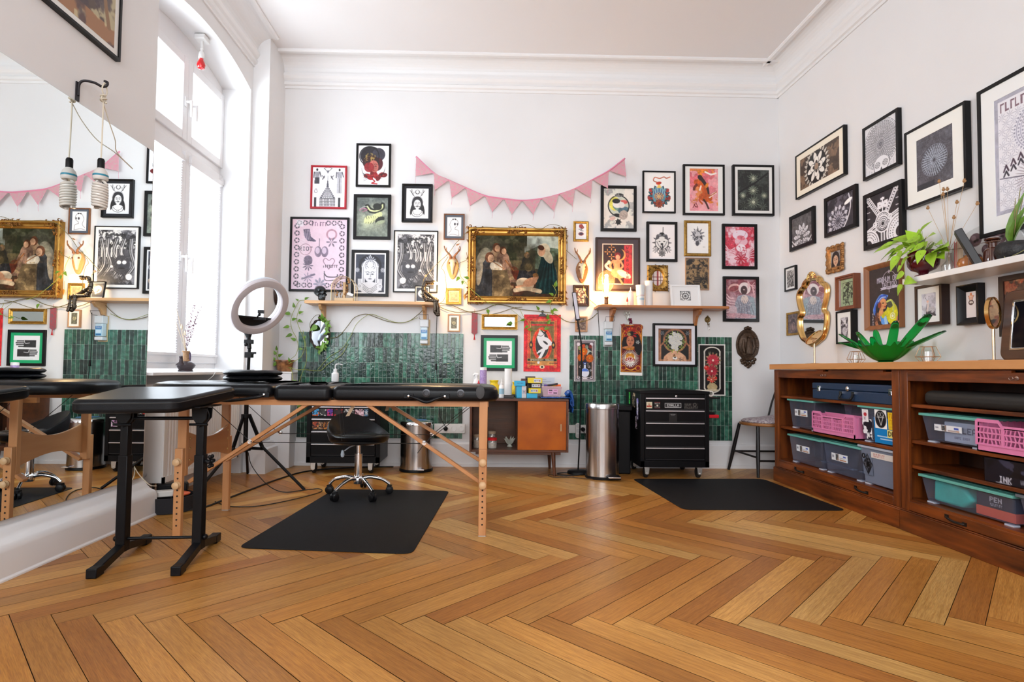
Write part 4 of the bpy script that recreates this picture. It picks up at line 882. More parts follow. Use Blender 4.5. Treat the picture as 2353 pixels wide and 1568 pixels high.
def a_tarotlady(A):
 a=A.a;O=(.78,.50,.14);R=(.42,.08,.06);A.rect(0,0,1,a,(.95,.94,.92));A.rect(.04,.04,.96,a-.14,(.25,.12,.06));A.rect(.055,.055,.945,a-.155,O);A.rect(.09,.09,.91,a-.19,R)
 A.ell(.5,.62,.43,.46,O);A.ell(.5,.62,.38,.41,(.62,.16,.08));A.ell(.5,.62,.34,.37,O);A.tex((.55,.10,.06),6,.5,.56,.8,3,(A.Y<.35));
 for x in(.2,.8):A.ell(x,.22,.1,.08,(.5,.1,.08));A.ring(x,.22,.1,.015,O)
 H=(.09,.07,.08);A.ell(.52,.66,.34,.33,H);A.ell(.78,.95,.16,.42,H,-.1);A.ell(.22,.85,.13,.3,H,.1);A.petals(.45,.42,.3,12,(.66,.10,.10),.7,.12);A.petals(.38,.46,.09,8,(.92,.82,.5),.6)
 A.face(.45,.72,.44,(.80,.50,.36),(.2,.08,.06),None,(.6,.15,.12));A.ell(.36,1.04,.26,.07,(.78,.50,.30),-.1);A.ell(.42,1.10,.2,.05,O);A.petals(.77,.80,.09,6,(.85,.87,.85),.6)
 y=1.52;A.petals(.45,y,.40,34,(.88,.92,.88),.5,.1);A.ell(.45,y-.02,.22,.23,(.93,.90,.70));A.ell(.38,y-.1,.11,.13,O);A.ell(.52,y-.1,.11,.13,O);A.ell(.45,y+.05,.2,.1,(.62,.12,.12));A.dots(.45,y+.06,.13,10,.03,(.9,.8,.75));A.petals(.45,y+.18,.2,11,(.93,.93,.92),.6)
 for x in(.17,.8):A.ell(x,a-.33,.13,.12,O);A.ell(x,a-.33,.09,.085,(.50,.08,.06))
 A.curve([(.3,a-.3),(.5,a-.24),(.7,a-.34)],.05,(.85,.6,.2))
def a_succulent(A):
 a=A.a;C=(.86,.84,.80);A.rect(0,0,1,a,(.90,.89,.87));A.rect(.05,.05,.95,a-.05,(.07,.06,.07));A.rect(.20,.26,.82,a-.26,C);A.ell(.51,.30,.31,.2,C);A.ell(.51,a-.30,.31,.2,C);A.rect(.25,.28,.77,a-.28,(.07,.07,.08));A.ell(.51,.32,.26,.18,(.07,.07,.08));A.ell(.51,a-.32,.26,.18,(.07,.07,.08))
 for x,y,r in((.54,.60,.24),(.5,1.0,.21)):A.petals(x,y,r*1.25,12,(.68,.62,.48),.7,line=(.45,.4,.3));A.flower(x,y,r,(.80,.30,.36),(.95,.8,.75),16,(.65,.12,.2))
 for x,y in((.40,1.28),(.6,1.26),(.5,1.34),(.3,.88)):A.ell(x,y,.09,.085,(.80,.16,.14));A.ell(x-.02,y-.03,.025,.02,(.95,.7,.65))
 A.petals(.5,1.3,.2,9,(.70,.64,.50),.3);A.petals(.42,.33,.06,6,(.6,.58,.5),.5);A.rect(.40,1.44,.62,1.5,(.66,.58,.42));A.ell(.51,1.58,.19,.13,(.72,.64,.48));A.ell(.51,1.70,.24,.05,(.78,.72,.60))
def a_skulls(A):A.rect(0,0,1,A.a,(.20,.24,.32));A.ell(.5,A.a*.45,.36,.34,(.93,.94,.95));A.ell(.42,A.a*.5,.1,.08,(.2,.24,.32),.5);A.ring(.5,A.a*.4,.2,.02,(.3,.34,.42));A.ell(.64,A.a*.72,.1,.1,(.93,.94,.95));A.ell(.5,A.a*.62,.12,.05,(.3,.34,.42),-.3)

FB=lambda*a,**k:framed('B',*a,**k)
G1='pictures on the left half of the back wall'
FB((714,379),(795,480),'small bright red picture frame holding a black tower and figures print',a_tower,'red',fw=.018,depth=.022,prof='round')
FB((819,329),(897,430),'black framed portrait in a big dark hat, highest picture of the left cluster',a_redhat,'black',fw=.018,mb=0)
FB((813,446),(897,551),'black framed green-grey print of a coiled striped snake',a_snake,'black',fw=.027)
FB((924,422),(993,511),'black framed ink drawing of an antlered woman with black mat board',a_antler_lady,'black',fw=.015,depth=.03,mb=.022,mbc=(.10,.11,.14),prof='step')
FB((667,498),(799,671),'largest left frame, pink flash sheet with boots, gloves and the word RIOT',a_riot,'black',fw=.019,res=340)
FB((808,574),(892,682),'black framed white-on-navy drawing of a crowned woman with raised hands',a_goddess,'black',fw=.026)
FB((905,529),(1005,673),'thin black frame with engraving of twisted trees and glowing eyes',a_tree,'black',fw=.010,depth=.022,mb=.024)
FB((1020,491),(1067,551),'small brown frame with grey mat and line drawing of a girl in a bow',a_girl_line,'brown',fw=.010,mb=.02,mbc=(.34,.37,.42),depth=.018)
FB((1025,662),(1060,700),'tiny square gold frame glowing beside the pipe lamp',a_small_gold,'gold',fw=.022,depth=.02,prof='step')
FB((1029,722),(1057,763),'tiny pale wood frame below the pipe lamp, white mat',a_small_ornate,'pale',fw=.011,mb=.018)
FB((1105,770),(1189,853),'square black frame with green mat and two black hands print',a_hands,'black',fw=.025,mb=.026,mbc=(.05,.66,.42),depth=.016)
FB((1318,508),(1353,555),'small gold frame with red rose banner drawing, right of the big painting',a_banner,'gold',fw=.022,depth=.018,prof='round')
FB((1317,655),(1354,704),'small dark stepped wood frame behind the floor lamp strip',a_dark_small,'darkwood',fw=.027,depth=.025,prof='step')
FB((1322,727),(1350,763),'tiny pale wood frame with a dark photo behind the floor lamp pole',a_photo_small,'pale',fw=.012,mb=0)
FB((1381,426),(1463,532),'black framed colourful circle print hanging below the bunting tip',a_circle,'black',fw=.026,depth=.022)
FB((1369,545),(1471,669),'dark framed print of a winged figure on black and red behind the bulb lamp',a_swan,'darkwood',fw=.016,mb=(.044,.040),mbc=(.27,.24,.27),depth=.028)
FB((1477,392),(1553,490),'black framed bright hand and lotus tattoo design on white',a_hamsa,'black',fw=.014,depth=.02)
FB((1570,377),(1666,495),'black framed pink print with a leaping orange horse, wide white mat',a_horse,'black',fw=.018,depth=.022,mb=(.042,.020))
FB((1684,378),(1780,496),'black framed very dark print of pale blossoms with white mat, nearest the corner',a_darkorn,'black',fw=.019,depth=.03,mb=(.026,.026))
FB((1486,509),(1557,602),'black framed snarling wolf drawing on white',a_wolf,'black',fw=.024,depth=.02)
FB((1573,506),(1635,589),'ribbed gold frame with a black feathered rose drawing',a_rosebw,'oldgold',fw=.026,depth=.02,prof='round')
FB((1660,514),(1741,619),'black framed red and white wash drawing',a_redwash,'black',fw=.026)
FB((1662,635),(1745,740),'black framed mauve print of a man with white hair, lowest by the corner',a_monk,'black',fw=.026)
FB((1575,592),(1630,667),'carved brown relief panel with thin taupe border, above the white leaning frame',a_carved,'pale',fw=.005,depth=.012,paint=SATIN)
FB((1501,743),(1602,843),'square black frame with a bare torso whose head is white flowers',a_flowerhead,'black',fw=.018,depth=.03,mb=(.030,.028),mbc=(.90,.90,.93),res=360)
# leaning frames are placed with the shelves; posters without frames:
def poster(w,tl,br,label,art,z0=.014,cat='poster',res=360,m=None,curl=0,name='poster',tilt=0):
 a0,zt=onwall(w,*tl,z0);a1,zb=onwall(w,*br,z0);W_,H_=a1-a0,zt-zb
 T=WALLS[w]@Matrix.Translation((a0,z0,zb))@Matrix.Rotation(tilt,4,'Y')
 A=Art(W_,H_,res);art(A);detail(A)
 t=thing(name,label,cat,T@Vector((W_/2,0,0)))
 b=MB(T);b.box(0,W_,-.0018,-.0004,0,H_);b.build('sheet',mat('paper_back',(.8,.79,.77),.7),t)
 paint_mesh('print',A,T@Vector((0,0,0)),T.to_3x3()@Vector((1,0,0)),T.to_3x3()@Vector((0,0,1)),W_,H_,m or PAPER,t)
 return t,T,W_,H_
t,T,W_,H_=poster('B',(1204,723),(1288,855),'red and gold poster of dancing legs, hung from a black clip',a_legs,z0=.006,res=420)
b=MB(T);b.lathe([(.0,0),(.012,0),(.012,.004),(0,.004)],(W_/2,.01,H_+.028),12,'Y');b.prism([(W_/2-.04,H_-.016),(W_/2+.04,H_-.016),(W_/2+.02,H_+.006),(W_/2-.02,H_+.006)],.012,'XZ',0);b.box(W_/2-.008,W_/2+.008,.002,.008,H_,H_+.03);b.build('clip',mat('black_metal',(.015,.015,.017),.35),t)
poster('B',(1320,781),(1368,877),'narrow poster of yellow flowers in a blue and white vase on green tiles',a_vase)
poster('B',(1424,744),(1476,863),'narrow amber poster of a dark-haired woman above a glowing heart',a_tarotlady,z0=.03,tilt=.015)
poster('B',(1605,791),(1667,910),'black poster of pink succulents in a cream cartouche',a_succulent,z0=.016,m=SATIN)

# ---- the big gilt frame with the pastoral painting
def gilt():
 d=.06;a0,zt=onwall('B',1076,521,d);a1,zb=onwall('B',1301,699,d);hw,hh=(a1-a0)/2,(zt-zb)/2
 T=WALLS['B']@Matrix.Translation(((a0+a1)/2,.001,(zt+zb)/2));t=thing('gilt_framed_painting','large painting of seated robed figures in a heavy carved gold frame','painting',T@Vector((0,0,-hh)))
 fw=.068;R=[(0,0),(0,d*.8),(.008,d),(.02,d),(.034,d*.62),(.046,d*.58),(.052,d*.68),(.06,d*.60),(fw,d*.35)]
 vs=[];fs=[]
 for o_,dd in R:
  for sx,sz in((-1,-1),(1,-1),(1,1),(-1,1)):vs.append((sx*(hw-o_),dd,sz*(hh-o_)))
 for i in range(len(R)-1):
  for k in range(4):
   l=(k+1)%4;fs.append((i*4+k,i*4+l,i*4+4+l,i*4+4+k))
 o=MB(T);o._add(vs,fs);o.cur=1;r=random.Random(8)
 def scroll(cx,cz,k,n):
  for i in range(n):
   an=r.random()*6.28;q=r.random()**.6*k
   x=cx+q*math.cos(an);z=cz+q*math.sin(an)
   if abs(x)>hw+.004 or abs(z)>hh+.004:continue
   if abs(x)<hw-fw*.95 and abs(z)<hh-fw*.95:continue
   L=r.uniform(.010,.024);a2=r.random()*6.28
   o.tube([(x+L*t_*math.cos(a2+t_*1.8),d*.82+.007*math.sin(PI*t_),z+L*t_*math.sin(a2+t_*1.8))for t_ in(0,.33,.66,1)],[.0025,.005,.0045,.002],5)
   if i%3==0:o.sphere((x,d*.86,z),.006,8,5)
 for sx in(-1,1):
  for sz in(-1,1):scroll(sx*(hw-.03),sz*(hh-.03),.055,60);scroll(sx*(hw-.10),sz*(hh-.022),.04,20);scroll(sx*(hw-.022),sz*(hh-.1),.04,20)
 for x in(-.06,-.02,.02,.06):
  for sz in(-1,1):scroll(x,sz*(hh-.026),.028,14)
 for z in(-.05,0,.05):
  for sx in(-1,1):scroll(sx*(hw-.026),z,.028,14)
 o.build('frame',[mat('gilt',(.52,.285,.065),.34,metal=.8,noise=.3,nscale=18,bump=.25,bscale=60),mat('antique_gilt',(.30,.13,.03),.42,metal=.6,noise=.5,nscale=50)],t)
 iw,ih=hw-fw,hh-fw;A=Art(2*iw,2*ih,420);a_painting(A);A.tex((.26,.24,.15),6,.46,.6,.75,21,(A.X>.45)&(A.X<.72)&(A.Y<.42));detail(A,.22,8,5);detail(A,.12,22,8);A.tex((.80,.66,.48),15,.62,.68,.16,31,(A.Y>.25)&(A.X<.75));A.tex((.10,.07,.05),7,.52,.66,.28,17)
 paint_mesh('canvas',A,T@Vector((-iw,d*.34,-ih)),(1,0,0),(0,0,1),2*iw,2*ih,attr_mat('oil_canvas',.6,coat=0,spec=.12),t)
gilt()
# ---- small gold mirror
MIR=mat('mirror_glass',(.93,.96,.95),.0,metal=1)
def box_mirror():
 d=.022;a0,zt=onwall('B',1107,722,d);a1,zb=onwall('B',1189,758,d);hw,hh=(a1-a0)/2,(zt-zb)/2;T=WALLS['B']@Matrix.Translation(((a0+a1)/2,.001,(zt+zb)/2))
 t=thing('wall_mirror','low wide gold framed mirror above the green hands picture','mirror',T@Vector((0,0,-hh)))
 R=[(0,0),(0,d),(.006,d),(.012,d*.6),(.018,d*.8),(.026,d*.3)];vs=[];fs=[]
 for o_,dd in R:
  for sx,sz in((-1,-1),(1,-1),(1,1),(-1,1)):vs.append((sx*(hw-o_),dd,sz*(hh-o_)))
 for i in range(len(R)-1):
  for k in range(4):l=(k+1)%4;fs.append((i*4+k,i*4+l,i*4+4+l,i*4+4+k))
 f=MB(T);f._add(vs,fs);f.build('frame',fmat('gold'),t,bevel=.001)
 g=MB(T);g.box(-hw+.024,hw-.024,.002,.006,-hh+.024,hh-.024);g.build('mirror_glass',mat('greenish_mirror',(.42,.47,.45),.02,metal=1),t)
box_mirror()
# ---- oval ornate frame
def oval_frame():
 d=.02;a0,zt=onwall('B',1488,609,d);a1,zb=onwall('B',1536,669,d);hw,hh=(a1-a0)/2,(zt-zb)/2;T=WALLS['B']@Matrix.Translation(((a0+a1)/2,.001,(zt+zb)/2))
 t=thing('framed_print','small dark gold carved frame with an oval opening behind the paper roll','picture',T@Vector((0,0,-hh)))
 n=32;vs=[];fs=[]
 def sq(i,k):
  an=2*PI*i/n;c,s=math.cos(an),math.sin(an);m=max(abs(c)/1,abs(s)/1);return(hw*k*c/m,hh*k*s/m)
 rings=[[(*sq(i,1),0)for i in range(n)],[(*sq(i,1),d*.6)for i in range(n)],[(*sq(i,.92),d)for i in range(n)],[(hw*.66*math.cos(2*PI*i/n),hh*.72*math.sin(2*PI*i/n),d)for i in range(n)],[(hw*.56*math.cos(2*PI*i/n),hh*.62*math.sin(2*PI*i/n),d*.6)for i in range(n)],[(hw*.52*math.cos(2*PI*i/n),hh*.58*math.sin(2*PI*i/n),d*.3)for i in range(n)]]
 for rg in rings:vs+=[(x,y,z)for x,z,y in rg]
 for j in range(len(rings)-1):
  for i in range(n):l=(i+1)%n;fs.append((j*n+i,j*n+l,(j+1)*n+l,(j+1)*n+i))
 o=MB(T);o._add(vs,fs);o.cur=1;r=random.Random(3)
 for i in range(90):
  an=r.random()*6.28;c,s=math.cos(an),math.sin(an);m=max(abs(c),abs(s));k=r.uniform(.74,1.0);x,z=hw*k*c/m,hh*k*s/m
  if(x/(hw*.68))**2+(z/(hh*.74))**2<1:continue
  a2=r.random()*6.28;L=.014;o.tube([(x+L*q*math.cos(a2+q*2),d+.004*math.sin(q*PI),z+L*q*math.sin(a2+q*2))for q in(0,.5,1)],[.0015,.0035,.0015],5)
 o.build('frame',[fmat('oldgold'),mat('dark_bronze_gold',(.13,.07,.025),.4,metal=.6,noise=.5,nscale=60)],t)
 A=Art(hw*1.1,hh*1.22,300);a_redcross(A);
 paint_mesh('print',A,T@Vector((-hw*.55,.004,-hh*.61)),(1,0,0),(0,0,1),hw*1.1,hh*1.22,PRINT,t)
oval_frame()
# ================================================================ PICTURES ON THE RIGHT AND LEFT WALLS
def a_mandflower(A):
 a=A.a;A.rect(0,0,1,a,(.30,.24,.20));A.tex((.50,.40,.32),10,.5,.53,.9,3);A.mandala(.44,a/2,.34,(.80,.77,.72),(.16,.13,.12),22,3);A.ell(.44,a/2,.25,.25,(.12,.10,.09));A.dots(.44,a/2,.28,28,.012,(.9,.88,.84));A.petals(.44,a/2,.24,8,(.95,.93,.90),.85,.03,rot=.2,line=(.1,.1,.1));A.petals(.44,a/2,.16,4,(.95,.93,.90),.85,.02,line=(.1,.1,.1));A.petals(.44,a/2,.10,4,(.2,.17,.15),.6,.02);A.ell(.44,a/2,.05,.05,(.62,.52,.44))
def a_skullmand(A):
 a=A.a;g=(.42,.42,.45);A.rect(0,0,1,a,(.90,.90,.92))
 for i in range(18):
  for k in range(12):A.rect(.02+k*.085,a-.42+i*.028,.06+k*.085,a-.415+i*.028,g,.8)
 A.ell(.5,.55,.60,.58,(.90,.90,.92));x,y=.5,.52
 for r,n in((.56,30),(.50,44),(.44,40),(.38,36),(.32,32),(.26,28),(.20,22),(.13,16),(.07,10)):A.ring(x,y,r,.006,g);A.petals(x,y,r,n,(.93,.93,.95),.6,r-.06,line=g);A.dots(x,y,r-.03,n,.008,(.3,.3,.33))
 A.ell(.52,1.0,.24,.20,(.93,.93,.95));A.rect(.36,1.0,.68,1.22,(.93,.93,.95));A.ell(.52,1.2,.16,.1,(.93,.93,.95));A.curve([(.28,.92),(.3,1.1),(.38,1.16),(.4,1.28),(.6,1.3),(.68,1.14),(.76,1.04),(.77,.9)],.018,g)
 for s in(.40,.64):A.ell(s,.98,.085,.075,(.6,.6,.62));A.petals(s,.98,.08,8,(.85,.85,.87),.6)
 A.poly([(.52,1.04),(.48,1.12),(.56,1.12)],(.3,.3,.33));A.curve([(.34,1.16),(.52,1.22),(.7,1.12)],.014,g)
def a_darkmand(A):
 a=A.a;A.rect(0,0,1,a,(.29,.28,.31));c=(.50,.50,.54)
 for i in range(6):
  for k in range(8):x=.1+i*.17+(k%2)*.085;y=.1+k*.17;A.petals(x,y,.1,12,c,.14,.015,al=.7)
 for x,y in((.9,.1),(.05,a-.1),(.95,a-.15),(.05,.15)):A.rad(x,y,.38,(.38,.38,.42),.9);A.dots(x,y,.3,50,.006,c);A.dots(x,y,.25,44,.006,c)
 A.ell(.5,a*.52,.36,.36,(.33,.33,.37),al=.85)
 for r,n in((.35,34),(.29,28),(.23,24),(.17,18),(.11,12)):A.petals(.5,a*.52,r,n,(.66,.70,.76),.35,r-.1,line=None);A.ring(.5,a*.52,r,.005,(.66,.70,.76));A.dots(.5,a*.52,r-.02,n,.007,(.75,.78,.84))
 A.rad(.5,a*.52,.25,(.72,.76,.82),.35);A.ell(.5,a*.52,.04,.04,(.3,.3,.34));A.rect(0,a-.14,.5,a,(.14,.15,.19),.8)
def a_poster_big(A):
 a=A.a;g=(.58,.58,.66);A.rect(0,0,1,a,(.68,.68,.74));A.rect(.05,.05,.95,a-.05,(.92,.92,.95));A.scrib(.08,.08,.38,.11,(.50,.38,.44));A.scrib(.52,.08,.40,.11,(.50,.38,.44),seed=7)
 for i in range(9):
  for k in range(15):x=.1+i*.1+(k%2)*.05;y=.25+k*.085;A.petals(x,y,.052,8,g,.18,.008)
 A.ell(.52,.50,.28,.28,(.90,.90,.94))
 for r,n in((.27,40),(.22,34),(.17,26),(.12,20)):A.dots(.52,.50,r,n,.011,g);A.ring(.52,.50,r-.025,.012,(.66,.66,.74))
 A.poly([(.05,.98),(.5,1.06),(.95,.98),(.95,.80),(.5,.66),(.05,.9)],(.91,.91,.94))
 for i in range(9):x=.14+i*.09;y=.86-.12*math.sin(i/8*PI);A.line([(x-.03,y+.05),(x,y-.02),(x+.03,y+.05)],.02,(.24,.16,.24));A.line([(x-.03,y+.11),(x,y+.05),(x+.03,y+.11)],.02,(.16,.14,.2))
 A.petals(.5,1.06,.26,40,(.6,.55,.6),.3,.12);A.line([(.06,.98),(.5,1.06),(.95,.98)],.012,(.4,.38,.45))
def a_lotus(A):
 a=A.a;A.rect(0,0,1,a,(.33,.32,.33));A.tex((.42,.42,.43),12,.5,.6,.7);
 for s,k in((.40,11),(.30,9),(.20,7)):A.petals(.5,.62,s,k,(.86,.86,.88),.9,s*.35,rot=.15,line=(.25,.25,.27));A.dots(.5,.62,s*.7,24,.012,(.3,.3,.32))
 A.poly([(.0,.62),(.14,.72),(.5,.98),(.86,.72),(1,.62),(1,a),(0,a)],(.85,.85,.87));A.curve([(0,.68),(.18,.84),(.5,1.0),(.82,.84),(1,.68)],.05,(.28,.28,.30));r=random.Random(2)
 for i in range(26):A.ring(r.random(),1.02+r.random()*(a-1.06),.045,.014,(.30,.30,.32))
 A.rect(0,a-.02,1,a,(.3,.3,.3))
def a_swirl(A):
 a=A.a;A.rect(0,0,1,a,(.19,.18,.22));A.tex((.42,.41,.46),9,.5,.53,.6,3);x,y=.42,.60;A.mandala(x,y,.34,(.74,.73,.78),(.24,.23,.28),14,4);A.petals(x,y,.38,14,(.80,.79,.84),.5,.28,line=(.9,.9,.92))
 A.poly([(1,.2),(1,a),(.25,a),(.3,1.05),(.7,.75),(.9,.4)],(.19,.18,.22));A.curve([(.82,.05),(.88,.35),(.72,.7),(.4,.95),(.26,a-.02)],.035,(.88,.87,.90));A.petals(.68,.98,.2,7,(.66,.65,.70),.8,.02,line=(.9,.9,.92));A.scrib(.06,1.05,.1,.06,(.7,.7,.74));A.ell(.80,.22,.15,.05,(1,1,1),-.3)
def a_tribal(A):
 a=A.a;k=(.15,.13,.16);w=(.95,.94,.96);A.rect(0,0,1,a,k);x,y=.5,.66
 def band(P,wd):A.line(P,wd,w);A.line(P,wd*.62,k);A.line(P,wd*.5,w);
 band([(.05,.05),(.42,.52)],.13);band([(.92,.0),(.58,.52)],.13);band([(0,.84),(.35,.72)],.17);band([(1,.56),(.65,.66)],.17);band([(.5,.9),(.5,a)],.13)
 for i in range(10):
  t=i/10
  for(p,q)in(((.05,.05),(.42,.52)),((.92,.0),(.58,.52)),((0,.84),(.35,.72)),((1,.56),(.65,.66)),((.5,.9),(.5,a))):A.ell(lerp(p[0],q[0],t),lerp(p[1],q[1],t),.018,.018,k)
 A.line([(.5,.12),(.5,.5)],.03,w);A.rect(.34,.2,.66,.36,w);A.rect(.44,.12,.56,.17,w);A.dots(.5,.28,.08,6,.012,k)
 A.ell(x,y,.24,.24,w);A.ring(x,y,.20,.012,k);A.dots(x,y,.17,22,.012,k);A.ell(x,y,.13,.14,w)
 for r in(.15,.11,.07):A.ring(x,y+.04,r,.014,k)
 A.ell(x,y+.04,.045,.045,k)
 for cx,cy,r in((.05,a-.0,.34),(1.0,a-.12,.40)):A.ell(cx,cy,r,r,w);A.ring(cx,cy,r*.85,.012,k);A.dots(cx,cy,r*.7,30,.012,k);A.dots(cx,cy,r*.52,24,.012,k);A.ell(cx,cy,r*.3,r*.3,k)
 A.ring(.26,a-.42,.05,.03,w);A.ring(.72,a-.5,.05,.03,w)
 for y0 in(.2,.35,.5):A.line([(.02,y0),(.1,y0)],.02,w,.8);A.line([(.9,y0-.1),(.98,y0-.1)],.02,w,.8)
def a_portrait(A):A.grad((.70,.69,.68),(.60,.56,.54));A.tex((.5,.48,.47),5,.5,.6,.7);A.face(.5,.55,.62,(.82,.66,.54),(.2,.12,.1),(.13,.10,.10),(.7,.25,.25));A.ell(.5,1.2,.35,.2,(.88,.76,.66));A.tex((.3,.2,.18),10,.52,.56,.8,3,(A.Y>1.15))
def a_grey(A):A.grad((.60,.58,.57),(.35,.34,.34));A.tex((.85,.84,.82),6,.48,.6,.8,3);A.tex((.2,.2,.2),9,.52,.6,.8,6)
def a_baby(A):A.rect(0,0,1,A.a,(.45,.40,.42));A.ell(.5,.6,.35,.42,(.55,.46,.44));A.ell(.5,.58,.26,.32,(.32,.28,.30));A.ell(.5,.66,.2,.22,(.60,.50,.48));A.tex((.3,.26,.28),7,.5,.6,.6)
def a_greensketch(A):
 a=A.a;A.rect(0,0,1,a,(.62,.70,.56));k=(.12,.15,.11);q=.14;A.rect(q,q,1-q,a-q,k);A.rect(q+.02,q+.02,.98-q,a-q-.02,(.62,.70,.56));A.curve([(.35,.25),(.6,.35),(.4,.5),(.65,.7),(.45,.9),(.6,1.2)],.04,k);A.petals(.5,.4,.2,6,k,.3);A.curve([(.3,1.2),(.5,1.0),(.7,.6)],.03,k);A.tex(k,8,.53,.55,.8,3,(A.X>q)&(A.X<1-q)&(A.Y>q)&(A.Y<a-q))
def a_deer(A):
 a=A.a;A.rect(0,0,1,a,(.40,.38,.42));A.tex((.86,.85,.88),4,.45,.55,.9,4);A.tex((.2,.19,.22),6,.52,.58,.9,9);A.ell(.55,.45,.14,.2,(.9,.89,.9),.3);A.ell(.35,.25,.05,.14,(.85,.84,.86),-.6);A.ell(.7,.22,.05,.14,(.85,.84,.86),.6);A.ell(.5,.5,.03,.02,K);A.ell(.5,1.2,.3,.35,(.78,.77,.8));A.veins((.15,.14,.17),6,.03,.9,5)
def a_tattoo(A):
 a=A.a;A.rect(0,0,1,a,(.15,.12,.15));L=(.78,.76,.84)
 A.ring(.68,.34,.22,.012,L);A.textc('MAGNUM OPUS',.68,.24,.13,L,sp=.6,wx=.72);A.rect(.46,.375,.90,.49,(.15,.12,.15));A.textc('TATTOO',.68,.385,.10,L,sp=.8,wx=1.0);A.poly([(.38,.50),(.50,.49),(.86,.49),(.98,.50),(.94,.53),(.98,.56),(.86,.55),(.50,.55),(.38,.56),(.42,.53)],L);A.scrib(.58,.51,.2,.025,(.2,.16,.2));A.line([(.68,.10),(.68,.15)],.02,L);A.line([(.68,.56),(.68,.64)],.015,L);A.petals(.68,.14,.05,5,L,.5)
 B1,B2=(.16,.36,.80),(.45,.66,.95)
 for i in range(6):A.curve([(.62-.01*i,.72+.01*i),(.40-.01*i,.68+.02*i),(.24-.01*i,.82+.03*i),(.14+.015*i,1.04+.02*i),(.22+.01*i,1.20)],.045,B1 if i%2 else B2)
 A.ell(.44,.78,.17,.10,B1,-.4);A.curve([(.3,.82),(.42,.74),(.56,.74)],.02,(.8,.9,1));S=(.90,.62,.40);A.ell(.46,.90,.12,.14,S,.2);A.poly([(.53,.84),(.60,.92),(.55,.96),(.55,1.02),(.44,1.03),(.40,.9)],S);A.ell(.47,.88,.035,.014,K);A.ell(.53,.97,.03,.014,(.8,.15,.15));A.ell(.35,.92,.06,.08,(.55,.22,.12));A.poly([(.36,1.0),(.46,1.04),(.50,1.14),(.30,1.14)],S)
 A.poly([(.28,1.12),(.5,1.10),(.62,1.16),(.60,1.3),(.40,1.34),(.22,1.2)],S);A.curve([(.28,1.14),(.22,1.32),(.30,1.48)],.09,(.72,.46,.32));A.tex((.3,.16,.14),14,.5,.55,.8,4,(A.X<.34)&(A.Y>1.1)&(A.X>.16)&(A.Y<1.56));A.curve([(.30,1.46),(.16,1.54)],.08,S)
 A.poly([(.36,1.2),(.56,1.18),(.64,1.36),(.62,a),(.46,a),(.40,1.38)],(.35,.60,.90));A.poly([(.48,1.2),(.56,1.2),(.62,a),(.52,a)],(.66,.82,.96))
 Yw=(.86,.84,.12);A.curve([(.50,1.16),(.62,1.02),(.66,.9),(.74,.84),(.84,.92)],.04,(.55,.62,.45));A.ell(.76,1.16,.19,.26,Yw);A.curve([(.46,1.2),(.58,1.12),(.66,1.2)],.1,Yw);A.ell(.70,.92,.1,.1,(.28,.32,.26));A.curve([(.6,.86),(.74,.84),(.82,1.0),(.78,1.2)],.05,(.80,.84,.40));A.ring(.78,1.22,.07,.025,(.95,.95,.75));A.ell(.78,1.22,.035,.035,(.98,.98,.9));A.ell(.64,1.5,.14,.06,(.92,.86,.72),.2);A.curve([(.90,1.46),(.92,1.34),(.93,1.26)],.04,(.8,.5,.34));A.curve([(.9,1.46),(.98,1.36)],.03,(.8,.5,.34))
 for i in range(5):A.scrib(.09,1.1+i*.07,.035,.045,(.9,.88,.92),seed=i)
def a_snail(A):
 a=A.a;A.grad((.84,.83,.88),(.90,.90,.93));A.ell(.72,.55,.22,.42,(.72,.72,.78),al=.7);A.tex((.55,.55,.6),4,.5,.62,.5,3);A.ell(.66,1.0,.27,.25,(.55,.55,.6));
 for r in(.22,.16,.1,.05):A.ring(.66,1.0,r,.025,(.93,.93,.95))
 A.curve([(.42,.5),(.44,.72),(.36,1.0),(.42,1.25),(.85,1.32)],.11,(.85,.80,.80));A.curve([(.36,.62),(.30,.95),(.32,1.25)],.03,(.3,.3,.34));A.ell(.42,.46,.08,.06,(.88,.70,.64));A.line([(.39,.42),(.26,.26)],.018,(.5,.45,.48));A.line([(.45,.42),(.52,.2)],.018,(.5,.45,.48));A.ell(.26,.25,.025,.02,K);A.ell(.52,.19,.025,.02,K);A.curve([(.2,a-.12),(.6,a-.2),(.9,a-.06)],.06,(.25,.25,.29))
 A.tex((.2,.2,.24),6,.56,.6,.8,8,(A.Y>1.0))
def a_bottle(A):
 A.rect(0,0,1,A.a,(.93,.90,.90));S=(.90,.62,.48);A.rect(.42,.14,.60,.34,(.85,.48,.28));A.poly([(.22,.38),(.4,.34),(.62,.34),(.80,.38),(.72,.5),(.68,.66),(.60,.84),(.42,.84),(.34,.66),(.3,.5)],S);A.poly([(.36,.4),(.64,.4),(.60,.8),(.44,.8)],(.93,.80,.72));A.ell(.51,1.0,.26,.22,(.22,.10,.10));A.ell(.42,.98,.08,.11,(.93,.90,.88),.3);A.ell(.60,.98,.08,.11,(.93,.90,.88),-.3);A.line([(.51,.8),(.51,1.1)],.03,(.93,.9,.88));A.curve([(.22,.38),(.3,.6),(.36,.84)],.015,K);A.curve([(.80,.38),(.7,.6),(.64,.84)],.015,K)
 for i in range(4):A.line([(.42,.48+i*.07),(.60,.48+i*.07)],.014,(.7,.4,.3))
def a_orange_last(A):
 a=A.a;A.rect(0,0,1,a,(.80,.64,.48));A.scrib(.06,.07,.8,.12,(.72,.15,.10),seed=9);A.tex((.55,.22,.12),4,.5,.6,.7,4);A.tex((.20,.14,.12),5,.55,.62,.8,7)
